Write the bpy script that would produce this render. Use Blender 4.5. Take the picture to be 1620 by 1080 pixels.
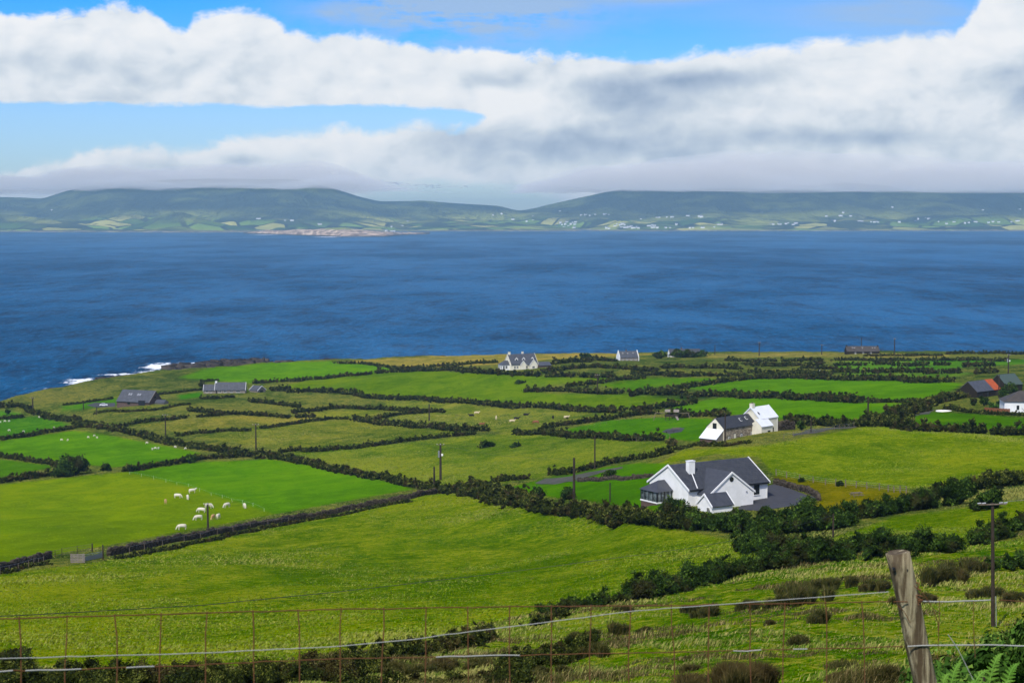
import bpy, bmesh, math, random
import numpy as np
from mathutils import Vector, Matrix

for o in list(bpy.data.objects): bpy.data.objects.remove(o, do_unlink=True)
SC = bpy.context.scene
COL = SC.collection
random.seed(7)
RNG = np.random.default_rng(11)

# ------------------------------------------------------------------ camera
CAM_H = 110.0
FPX = 2700.0                       # focal length in pixels of the 1620 px wide photograph
HORIZON = 342.0
PITCH = math.atan((540 - HORIZON) / FPX)
cam_d = bpy.data.cameras.new('camera')
cam_d.sensor_width = 36
cam_d.lens = 36 * FPX / 1620
cam_d.clip_start = 0.1
cam_d.clip_end = 90000
cam_d.dof.use_dof = True
cam_d.dof.focus_distance = 450
cam_d.dof.aperture_fstop = 13.0
cam = bpy.data.objects.new('camera', cam_d)
cam.location = (0, 0, CAM_H)
cam.rotation_euler = (math.radians(90) - PITCH, 0, 0)
COL.objects.link(cam)
SC.camera = cam

# ------------------------------------------------------------------ render + view
SC.render.engine = 'CYCLES'
SC.view_settings.view_transform = 'Standard'
SC.view_settings.look = 'None'
SC.view_settings.exposure = 0.0
SC.view_settings.gamma = 1.0
SC.view_settings.use_curve_mapping = False
cy = SC.cycles
cy.use_denoising = True
cy.max_bounces = 4
cy.diffuse_bounces = 2
cy.glossy_bounces = 2
cy.transmission_bounces = 3
cy.volume_bounces = 0
cy.transparent_max_bounces = 6
cy.use_adaptive_sampling = True
cy.adaptive_threshold = 0.02

# ------------------------------------------------------------------ node maths helper
class NB:
    def __init__(s, nt): s.nt = nt
    def node(s, typ, **kw):
        n = s.nt.nodes.new(typ)
        for k, v in kw.items(): setattr(n, k, v)
        return n
    def link(s, a, b): s.nt.links.new(a.s if isinstance(a, E) else a, b)
    def m(s, op, *a, clamp=False):
        n = s.node('ShaderNodeMath', operation=op, use_clamp=clamp)
        for i, x in enumerate(a):
            if isinstance(x, E): s.nt.links.new(x.s, n.inputs[i])
            else: n.inputs[i].default_value = x
        return E(s, n.outputs[0])
    def mix(s, f, a, b, mode='MIX'):
        n = s.node('ShaderNodeMix', data_type='RGBA', blend_type=mode)
        n.clamp_factor = True
        for sock, x in ((n.inputs[0], f), (n.inputs[6], a), (n.inputs[7], b)):
            if isinstance(x, E): s.nt.links.new(x.s, sock)
            elif isinstance(x, (tuple, list)): sock.default_value = tuple(x) + ((1,) if len(x) == 3 else ())
            else: sock.default_value = x
        return E(s, n.outputs[2])
    def noise(s, vec, scale, detail=4, rough=.55, dist=0, out=0):
        n = s.node('ShaderNodeTexNoise')
        n.inputs['Scale'].default_value = scale; n.inputs['Detail'].default_value = detail
        n.inputs['Roughness'].default_value = rough; n.inputs['Distortion'].default_value = dist
        if vec is not None: s.nt.links.new(vec.s, n.inputs['Vector'])
        return E(s, n.outputs[out])
    def xyz(s, x, y, z):
        n = s.node('ShaderNodeCombineXYZ')
        for i, v in enumerate((x, y, z)):
            if isinstance(v, E): s.nt.links.new(v.s, n.inputs[i])
            else: n.inputs[i].default_value = v
        return E(s, n.outputs[0])
    def sep(s, v):
        n = s.node('ShaderNodeSeparateXYZ'); s.nt.links.new(v.s, n.inputs[0])
        return [E(s, n.outputs[i]) for i in range(3)]
    def mapping(s, v, scale=(1, 1, 1), rot=(0, 0, 0), loc=(0, 0, 0)):
        n = s.node('ShaderNodeMapping')
        n.inputs['Scale'].default_value = scale; n.inputs['Rotation'].default_value = rot; n.inputs['Location'].default_value = loc
        s.nt.links.new(v.s, n.inputs['Vector']); return E(s, n.outputs[0])
    def smooth(s, x, a, b):
        n = s.node('ShaderNodeMapRange', interpolation_type='SMOOTHSTEP')
        s.nt.links.new(x.s, n.inputs['Value'])
        n.inputs['From Min'].default_value = a; n.inputs['From Max'].default_value = b
        return E(s, n.outputs['Result'])
    def curve(s, x, pts):
        """piecewise function of x given as (x, y) pairs"""
        xs = [p[0] for p in pts]; ys = [p[1] for p in pts]
        x0, x1, y0, y1 = min(xs), max(xs), min(ys), max(ys)
        n = s.node('ShaderNodeFloatCurve')
        c = n.mapping.curves[0]
        q = [((a - x0) / (x1 - x0), (b - y0) / (y1 - y0 or 1)) for a, b in pts]
        c.points[0].location = q[0]; c.points[1].location = q[-1]
        for a in q[1:-1]: c.points.new(*a)
        n.mapping.update()
        t = (x - x0) * (1 / (x1 - x0))
        s.nt.links.new(t.s, n.inputs['Value'])
        return E(s, n.outputs[0]) * (y1 - y0 or 1) + y0
class E:
    def __init__(s, b, k): s.b = b; s.s = k
    def __add__(s, o): return s.b.m('ADD', s, o)
    __radd__ = __add__
    def __sub__(s, o): return s.b.m('SUBTRACT', s, o)
    def __rsub__(s, o): return s.b.m('SUBTRACT', o, s)
    def __mul__(s, o): return s.b.m('MULTIPLY', s, o)
    __rmul__ = __mul__
    def __truediv__(s, o): return s.b.m('DIVIDE', s, o)
    def mx(s, o): return s.b.m('MAXIMUM', s, o)
    def mn(s, o): return s.b.m('MINIMUM', s, o)
    def clamp(s): return s.b.m('ADD', s, 0.0, clamp=True)

# ------------------------------------------------------------------ sun and sky
SUN_DIR = Vector((-0.27, -0.64, 0.70)).normalized()      # towards the sun: high, from the left, a little behind the camera
sun_d = bpy.data.lights.new('sun', 'SUN')
sun_d.energy = 4.3
sun_d.angle = math.radians(0.6)
sun_d.color = (1.0, 0.95, 0.87)
sun = bpy.data.objects.new('sun', sun_d)
sun.rotation_euler = SUN_DIR.to_track_quat('Z', 'Y').to_euler()
sun.location = (0, 0, 600)
COL.objects.link(sun)

world = bpy.data.worlds.new('World')
SC.world = world
world.use_nodes = True
world.cycles.sampling_method = 'MANUAL'
world.cycles.sample_map_resolution = 256
wt = world.node_tree
wt.nodes.clear()
B = NB(wt)
skyn = B.node('ShaderNodeTexSky', sky_type='NISHITA')
skyn.sun_disc = False
skyn.sun_elevation = math.asin(SUN_DIR.z)
skyn.sun_rotation = math.atan2(SUN_DIR.x, SUN_DIR.y)
skyn.altitude = 100; skyn.air_density = 1.0; skyn.dust_density = 0.3; skyn.ozone_density = 3.0
tc = B.node('ShaderNodeTexCoord')
D = E(B, tc.outputs['Generated'])
dx, dy, dz = B.sep(D)
rh = B.m('SQRT', dx * dx + dy * dy).mx(1e-4)
az = B.m('ARCTAN2', dx, dy)
azc = az.mx(-1.25).mn(1.25)
X = B.m('TANGENT', azc) * FPX + 810.0
Y = HORIZON - (dz / rh) * FPX / B.m('COSINE', azc)
PV = B.xyz(X * 0.01, Y * 0.014, az * 0.5)
w1 = B.noise(B.mapping(PV, (1, 1, 1)), 0.55, 3, .5, out=1)
vm = B.node('ShaderNodeVectorMath', operation='MULTIPLY_ADD')
B.link(w1, vm.inputs[0]); vm.inputs[1].default_value = (.9, .9, .9); B.link(PV, vm.inputs[2])
PW = E(B, vm.outputs[0])
def bill(off, det=8):
    p = B.mapping(PW, loc=off)
    v = B.node('ShaderNodeTexVoronoi', feature='F1'); v.inputs['Scale'].default_value = 1.5; v.inputs['Detail'].default_value = 1.0; v.inputs['Roughness'].default_value = .5
    B.link(p, v.inputs['Vector'])
    return B.noise(p, 0.8, det, .62) * .62 + (.95 - E(B, v.outputs['Distance'])) * .30
n0 = bill((0, 0, 0)); nM = bill((0, 0, 0), 4); nL = bill((-.20, -.34, 0), 4)
nb = B.noise(B.mapping(PW, loc=(7, 3, 1)), 2.4, 6, .6)
ns = B.noise(B.mapping(PV, (0.35, 1.6, 1), loc=(3, 9, 2)), 1.0, 6, .6)
TA = B.curve(X, [(-900, 30), (0, 20), (100, 20), (160, 6), (215, 4), (262, 26), (300, 40), (316, 20), (400, 16), (440, 28), (475, 50), (560, 45), (600, 56),
                 (700, 68), (780, 74), (850, 80), (950, 82), (1050, 90), (1100, 92), (1170, 80), (1260, 84), (1330, 92), (1400, 96), (1465, 88), (1500, 52), (1545, 0), (1620, -60), (2400, -200)])
BA = B.curve(X, [(-900, 150), (0, 162), (160, 170), (400, 166), (560, 168), (690, 172), (745, 180), (790, 225), (830, 275), (880, 310), (930, 350), (1000, 400), (2400, 430)])
TC = B.curve(X, [(-900, 300), (-100, 275), (0, 268), (60, 256), (130, 238), (230, 222), (300, 225), (380, 212), (440, 197), (560, 193), (592, 202), (630, 188),
                 (690, 194), (730, 200), (770, 172), (800, 160), (830, 120), (2400, 0)])
BC = B.curve(X, [(-900, 360), (400, 360), (540, 330), (600, 306), (700, 296), (800, 300), (870, 316), (930, 345), (1100, 360), (2400, 360)])
nf = B.noise(B.mapping(PW, (1.0, 1.0, 1), loc=(5, 2, 7)), 4.5, 7, .66)
wob = (n0 - .5) + (nf - .5) * .42
eA = ((Y - TA) / 16.0 + wob * 3.4).mn((BA - Y) / 11.0 + (ns - .5) * 4.2 + (nf - .5) * 1.2)
eC = ((Y - TC) / 16.0 + wob * 3.2).mn((BC - Y) / 24.0 + (ns - .5) * 3.2 + (nf - .5) * .8)
dA = B.smooth(eA, -.35, .62)
dC = B.smooth(eC, -.4, .9)
def gs(cx, cy_, sx, sy):
    a = (X - cx) * (1 / sx); b = (Y - cy_) * (1 / sy)
    return B.m('EXPONENT', (a * a + b * b) * -1.0)
veil = gs(740, 14, 210, 56) * B.smooth(ns + (nb - .5) * .4, .28, .60) * 1.7 + gs(520, 26, 60, 12) * .45 + gs(1040, 0, 90, 12) * .8 \
    + gs(1400, 30, 200, 70) * (ns * 1.3 + .1) * 1.1 + gs(1130, 20, 120, 30) * .25
veil = veil.clamp()
# cloud cover that goes on outside the frame
PG = B.xyz(dx / (dz.mx(0.03) + .12), dy / (dz.mx(0.03) + .12), 0.0)
ng = B.noise(PG, 0.75, 8, .58, .3)
inside = B.smooth(Y, -330, -120)
gen = B.smooth(ng, .44, .58)
front = B.smooth(dy, -.1, .3)
dens = (dA.mx(dC) * inside * front).mx(gen * (1.0 - inside * front))
# shading of the clouds: tops and sun-facing billows bright, thick bases grey
relief = (nM - nL) * 1.25 + (n0 - nM) * 1.2 + (nf - .5) * .26
fA = ((Y - TA) / 150.0).clamp()
fC = ((Y - TC) / 130.0).clamp()
selC = B.smooth(eC - (X.mx(760) - 760) * 0.02, -.4, .6)
depth = fA + (fC - fA) * selC
sh = 0.93 - depth * 0.16 + relief * .55 + (ns - .5) * .20 + gs(500, 215, 190, 28) * .16 + gs(835, 172, 75, 22) * .30 + gs(1570, 45, 70, 60) * .16 + gs(1590, 212, 60, 12) * .16 \
    + gs(700, 150, 700, 12) * .08 + gs(1200, 275, 420, 34) * .12 + gs(60, 30, 60, 14) * .08 + gs(360, 36, 50, 18) * .10 \
    - (nM * 1.3 + .45) * (gs(990, 152, 140, 34) * .50 + gs(1120, 125, 130, 18) * .34 + gs(960, 235, 220, 34) * .36 + gs(1370, 218, 170, 16) * .36 + gs(1620, 140, 70, 40) * .36 + gs(770, 132, 60, 14) * .26 \
    + gs(700, 225, 100, 26) * .30 + gs(385, 255, 44, 11) * .28 + gs(500, 245, 34, 15) * .26 + gs(270, 265, 60, 12) * .24 + gs(0, 285, 90, 26) * .18 + gs(150, 105, 130, 22) * .18 + gs(420, 110, 90, 20) * .14)
sh = sh.clamp()
cr = B.node('ShaderNodeValToRGB')
B.link(sh, cr.inputs[0])
el = cr.color_ramp.elements
el[0].position = .30; el[0].color = (.30, .40, .56, 1)
el[1].position = 1.0; el[1].color = (.97, .98, .99, 1)
e = el.new(.52); e.color = (.52, .61, .73, 1)
e = el.new(.68); e.color = (.70, .77, .84, 1)
e = el.new(.82); e.color = (.86, .90, .94, 1)
cloudc = E(B, cr.outputs[0])
hsv = B.node('ShaderNodeHueSaturation')
hsv.inputs['Saturation'].default_value = 1.5
hsv.inputs['Value'].default_value = 1.0
B.link(skyn.outputs[0], hsv.inputs['Color'])
hi = B.smooth(dz / rh, .055, .15)
skyc = B.mix(1.0, E(B, hsv.outputs[0]), B.mix(hi, (.80, .98, 1.48), (.16, .95, 1.75)), 'MULTIPLY')
c10 = B.mix(1.0, cloudc, (9.6, 9.6, 9.6), 'MULTIPLY')
c10.s.node.clamp_result = False
vcol = (4.0, 5.4, 7.4)
col = B.mix(veil * inside * front * .85, skyc, vcol)
col = B.mix(dens * .985, col, c10)
# milky air close to the horizon
bg = B.node('ShaderNodeBackground')
bg.inputs['Strength'].default_value = 0.1
B.link(col, bg.inputs['Color'])
wo = B.node('ShaderNodeOutputWorld')
B.link(bg.outputs[0], wo.inputs['Surface'])

# ------------------------------------------------------------------ helpers
def srgb(r, g, b):
    f = lambda c: (c / 255 / 12.92) if c / 255 <= .04045 else ((c / 255 + .055) / 1.055) ** 2.4
    return (f(r), f(g), f(b))

def tag(o, label=None, cat=None, group=None, kind=None):
    if label: o['label'] = label
    if cat: o['category'] = cat
    if group: o['group'] = group
    if kind: o['kind'] = kind
    return o

def empty(name, loc=(0, 0, 0), rz=0, label=None, cat=None, group=None):
    o = bpy.data.objects.new(name, None)
    o.location = loc; o.rotation_euler = (0, 0, rz); o.empty_display_size = .2
    COL.objects.link(o)
    return tag(o, label, cat, group)

def link(name, me, mat=None, parent=None):
    o = bpy.data.objects.new(name, me)
    if mat is not None and len(me.materials) == 0: me.materials.append(mat)
    COL.objects.link(o)
    if parent is not None: o.parent = parent
    return o

def mk_mesh(name, V, F, tint=None, smooth=False):
    """V (N,3), F (M,k) with k = 3 or 4"""
    me = bpy.data.meshes.new(name)
    V = np.ascontiguousarray(V, dtype=np.float32); F = np.ascontiguousarray(F, dtype=np.int32)
    k = F.shape[1]
    me.vertices.add(len(V)); me.vertices.foreach_set('co', V.ravel())
    me.loops.add(F.size); me.loops.foreach_set('vertex_index', F.ravel())
    me.polygons.add(len(F))
    me.polygons.foreach_set('loop_start', np.arange(0, F.size, k, dtype=np.int32))
    if tint is not None:
        a = me.attributes.new('tint', 'FLOAT', 'FACE'); a.data.foreach_set('value', np.ascontiguousarray(tint, dtype=np.float32))
    me.update(calc_edges=True)
    if smooth: me.polygons.foreach_set('use_smooth', np.ones(len(F), dtype=bool))
    return me

class MB:
    """collects boxes, bars and polygons into one mesh"""
    def __init__(s): s.v = []; s.f = []
    def poly(s, pts):
        n = len(s.v); s.v += [tuple(p) for p in pts]; s.f.append(tuple(range(n, n + len(pts)))); return s
    def box(s, x0, x1, y0, y1, z0, z1):
        n = len(s.v)
        s.v += [(x0, y0, z0), (x1, y0, z0), (x1, y1, z0), (x0, y1, z0), (x0, y0, z1), (x1, y0, z1), (x1, y1, z1), (x0, y1, z1)]
        s.f += [tuple(n + i for i in q) for q in ((3, 2, 1, 0), (4, 5, 6, 7), (0, 1, 5, 4), (1, 2, 6, 5), (2, 3, 7, 6), (3, 0, 4, 7))]
        return s
    def prism(s, pts, d):
        """extrude polygon pts (3-D, planar) by vector d"""
        n = len(s.v); k = len(pts)
        s.v += [tuple(p) for p in pts] + [tuple(np.add(p, d)) for p in pts]
        s.f.append(tuple(range(n, n + k))); s.f.append(tuple(range(n + 2 * k - 1, n + k - 1, -1)))
        for i in range(k):
            j = (i + 1) % k
            s.f.append((n + j, n + i, n + k + i, n + k + j))
        return s
    def tube(s, pts, r, seg=6, cap=True):
        pts = [Vector(p) for p in pts]
        rr = r if isinstance(r, (list, tuple)) else [r] * len(pts)
        n = len(s.v)
        for i, p in enumerate(pts):
            d = (pts[min(i + 1, len(pts) - 1)] - pts[max(i - 1, 0)]).normalized()
            a = d.cross(Vector((0, 0, 1)))
            if a.length < .05: a = d.cross(Vector((0, 1, 0)))
            a.normalize(); b = d.cross(a)
            for j in range(seg):
                t = 2 * math.pi * j / seg
                s.v.append(tuple(p + (a * math.cos(t) + b * math.sin(t)) * rr[i]))
        for i in range(len(pts) - 1):
            for j in range(seg):
                k = (j + 1) % seg
                s.f.append((n + i * seg + j, n + i * seg + k, n + (i + 1) * seg + k, n + (i + 1) * seg + j))
        if cap:
            s.f.append(tuple(n + j for j in reversed(range(seg))))
            m = n + (len(pts) - 1) * seg
            s.f.append(tuple(m + j for j in range(seg)))
        return s
    def build(s, name, mat, parent=None, smooth=False):
        me = bpy.data.meshes.new(name)
        me.from_pydata(s.v, [], s.f)
        bm = bmesh.new(); bm.from_mesh(me); bmesh.ops.recalc_face_normals(bm, faces=bm.faces); bm.to_mesh(me); bm.free()
        if smooth: me.polygons.foreach_set('use_smooth', np.ones(len(me.polygons), dtype=bool))
        return link(name, me, mat, parent)

def material(name, color, rough=.8, spec=.3, noise=None, bump=0, bscale=5, metallic=0):
    """noise = (scale, second colour, amount)"""
    m = bpy.data.materials.new(name); m.use_nodes = True
    nt = m.node_tree; b = NB(nt)
    p = nt.nodes['Principled BSDF']
    p.inputs['Roughness'].default_value = rough
    p.inputs['Specular IOR Level'].default_value = spec
    p.inputs['Metallic'].default_value = metallic
    p.inputs['Base Color'].default_value = (*color, 1)
    tc = b.node('ShaderNodeTexCoord'); o = E(b, tc.outputs['Object'])
    if noise:
        n = b.smooth(b.noise(o, noise[0], 5, .6), .35, .65) * noise[2]
        b.link(b.mix(n, color, noise[1]), p.inputs['Base Color'])
    if bump:
        bn = b.node('ShaderNodeBump'); bn.inputs['Strength'].default_value = bump; bn.inputs['Distance'].default_value = .05
        b.link(b.noise(o, bscale, 4, .6), bn.inputs['Height']); b.link(bn.outputs[0], p.inputs['Normal'])
    return m
# ------------------------------------------------------------------ terrain shape
CT, ST = math.cos(PITCH), math.sin(PITCH)
def ray(px, py):
    """direction with unit y through a pixel of the photograph"""
    px = np.asarray(px, float); py = np.asarray(py, float)
    a = (px - 810) / FPX; b = (540 - py) / FPX
    Yd = CT + b * ST; Zd = -ST + b * CT
    return a / Yd, Zd / Yd
def project(x, y, z):
    dz_ = z - CAM_H
    f = y * CT - dz_ * ST; u = y * ST + dz_ * CT
    f = np.maximum(f, .01)
    return 810 + FPX * x / f, 540 - FPX * u / f
ctrl = []      # x, y, z
def cpt(px, py, d):
    t, s = ray(px, py); ctrl.append((t * d, d, CAM_H + s * d))
for px_, d_ in ((-300, 105), (0, 95), (400, 90), (800, 72), (1200, 50), (1600, 38), (1900, 34)): cpt(px_, 1079, d_)
for px_, d_ in ((-300, 175), (0, 160), (400, 150), (800, 130), (1200, 92), (1568, 112), (1900, 105)): cpt(px_, 1000 if px_ != 1568 else 990, d_)
for px_, py_, d_ in ((-400, 900, 290), (0, 900, 280), (400, 900, 262), (800, 900, 228), (1200, 900, 168), (1600, 895, 150), (1900, 880, 150),
                     (-400, 800, 500), (0, 800, 485), (400, 800, 462), (690, 785, 440), (1000, 818, 292), (960, 765, 360), (1300, 800, 265), (1600, 815, 205), (1900, 800, 210),
                     (-400, 700, 760), (0, 700, 735), (400, 700, 680), (720, 755, 492), (800, 700, 600), (1000, 740, 420), (1112, 701, 407), (1180, 690, 424), (1400, 730, 345), (1600, 745, 290), (1600, 685, 410), (1900, 690, 400),
                     (1560, 622, 620), (1900, 620, 640), (1200, 620, 760), (900, 640, 800), (700, 625, 890), (450, 655, 830), (215, 641, 855), (365, 623, 935), (60, 660, 900), (1600, 652, 505),
                     (825, 583, 960), (1000, 571, 1050), (1360, 557, 1150), (1600, 585, 830), (1250, 590, 900), (600, 590, 1080)):
    cpt(px_, py_, d_)
for x_ in (-14, -6, 0, 6, 14):
    ctrl += [(x_, -20, CAM_H + .5), (x_, -6, CAM_H - 1.0), (x_, 0, CAM_H - 1.6), (x_, 6.5, CAM_H - 2.75 - .02 * x_), (x_, 20, CAM_H - 6.9)]
for x_ in (-90, 90): ctrl += [(x_, -40, CAM_H + 2), (x_, 10, CAM_H - 5)]
BUNG_D = 287.0
_t, _s = ray(1058, 736); BUNG = (float(_t) * BUNG_D + 8.6 * math.cos(math.radians(32)), BUNG_D + 8.6 * math.sin(math.radians(32)), CAM_H + float(_s) * BUNG_D - 6.1)
for _a, _b, _z in ((-8.6, -5.4, 0), (8.6, -5.4, -.1), (8.6, 5.4, .1), (-8.6, 5.4, 0), (-1.6, -8.2, -.3), (-12, 1, -.3), (0, 0, 0), (14, -6, -.3)):
    _c, _n = math.cos(math.radians(32)), math.sin(math.radians(32)); ctrl.append((BUNG[0] + _a * _c - _b * _n, BUNG[1] + _a * _n + _b * _c, BUNG[2] + _z))
# top of the sea cliff: distance of the edge for each direction
EDGE = [(-900, 720), (-500, 690), (-250, 662), (-100, 645), (0, 631), (60, 619), (110, 609), (150, 601), (200, 593), (250, 587), (290, 583), (330, 581), (400, 576), (450, 573), (520, 569.5), (600, 566),
        (700, 561.5), (800, 559.5), (950, 558), (1100, 557), (1300, 556), (1450, 557), (1620, 557), (2000, 557), (2600, 556)]
EDGE_ALT = 9.0
et, ed = [], []
for a_, b_ in EDGE:
    t_, s_ = ray(a_, b_); et.append(float(t_)); ed.append(float((EDGE_ALT - CAM_H) / s_))
et = np.array(et); ed = np.array(ed)
for i in range(0, len(et), 2): ctrl.append((et[i] * ed[i], ed[i], EDGE_ALT)); 
for i in range(0, len(et), 3): ctrl.append((et[i] * ed[i] * 1.15, ed[i] * 1.15, EDGE_ALT - 3))
ctrl = np.array(ctrl)
def _phi(r2): return np.where(r2 > 1e-12, r2 * np.log(r2 + 1e-12), 0)
def _warp(x, y):      # perspective-like coordinates so that near control points count as much as far ones
    r = np.log(np.maximum(y, 2.5 - 0 * y) + 12 - np.minimum(y, 2.5) * -0.0)
    r = np.log(np.maximum(y, -30) + 45)
    return x / (np.maximum(y, -30) + 60) * 1.6, r
cu, cv = _warp(ctrl[:, 0], ctrl[:, 1])
_n = len(ctrl)
# height is modelled as a smooth surface of warped coordinates
K = _phi((cu[:, None] - cu[None]) ** 2 + (cv[:, None] - cv[None]) ** 2) + np.eye(_n) * 1e-4
P = np.stack([np.ones(_n), cu, cv, np.exp(cv)], 1)
A = np.block([[K, P], [P.T, np.zeros((4, 4))]])
W = np.linalg.solve(A, np.concatenate([ctrl[:, 2], np.zeros(4)]))
def smooth01(t): t = np.clip(t, 0, 1); return t * t * (3 - 2 * t)
def H(x, y):
    x = np.asarray(x, float); y = np.asarray(y, float)
    sh_ = x.shape; x = x.ravel(); y = y.ravel()
    out = np.empty(len(x))
    for i in range(0, len(x), 40000):
        a, b = _warp(x[i:i + 40000], y[i:i + 40000])
        out[i:i + 40000] = _phi((a[:, None] - cu) ** 2 + (b[:, None] - cv) ** 2) @ W[:_n] + W[_n] + W[_n + 1] * a + W[_n + 2] * b + W[_n + 3] * np.exp(b)
    amp = smooth01((y - 20) / 120)
    out += amp * (.45 * np.sin(x * .071 + 1.3 * np.sin(y * .043)) * np.sin(y * .057 + .8 * np.sin(x * .05)) + .25 * np.sin(x * .19 + y * .11 + 2) * np.sin(y * .17 - x * .07)
                  + .7 * np.sin(x * .023 + 2) * np.sin(y * .019 + 1))
    near = smooth01((y - 12) / 30) * (1 - smooth01((y - 120) / 80))
    out += near * (.16 * np.sin(x * .8 + 1.1 * np.sin(y * .5)) * np.sin(y * .66 + x * .21) + .12 * np.sin(x * 1.9 + y * 1.1) * np.sin(y * 1.3 - .6 * x))
    t = x / np.maximum(y, 1)
    E_ = np.interp(t, et, ed)
    k = (y - E_) / 26 + .16 * np.sin(x * .11) + .1 * np.sin(x * .31 + 1) + .06 * np.sin(x * .77)
    dr = smooth01(k)
    out = np.where(y > 300, out * (1 - dr) - 5 * dr, out)
    return out.reshape(sh_)
def G(px, py, rows=900):
    """ground point seen through a pixel of the photograph"""
    px = np.atleast_1d(np.asarray(px, float)); py = np.atleast_1d(np.asarray(py, float))
    t, s = ray(px, py)
    ys = np.geomspace(8, 1700, rows)
    res = np.zeros((len(px), 3))
    for i in range(0, len(px), 200):
        tt = t[i:i + 200, None]; ss = s[i:i + 200, None]
        yy = np.broadcast_to(ys, (tt.shape[0], rows))
        diff = CAM_H + ss * yy - H(tt * yy, yy)
        hit = diff < 0
        k = np.where(hit.any(1), hit.argmax(1), rows - 1); k = np.maximum(k, 1)
        r = np.arange(len(k))
        d0, d1 = diff[r, k - 1], diff[r, k]
        f = np.clip(d0 / (d0 - d1 + 1e-9), 0, 1)
        Y_ = ys[k - 1] + (ys[k] - ys[k - 1]) * f
        X_ = tt[:, 0] * Y_
        res[i:i + 200] = np.stack([X_, Y_, H(X_, Y_)], 1)
    return res
def g1(px, py): return Vector(G([px], [py])[0])
def inside(poly, x, y):
    r = np.zeros(x.shape, bool); n = len(poly)
    for i in range(n):
        x0, y0 = poly[i]; x1, y1 = poly[(i + 1) % n]
        c = ((y0 > y) != (y1 > y))
        with np.errstate(divide='ignore', invalid='ignore'):
            r ^= c & (x < (x1 - x0) * (y - y0) / ((y1 - y0) or 1e-9) + x0)
    return r

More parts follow.
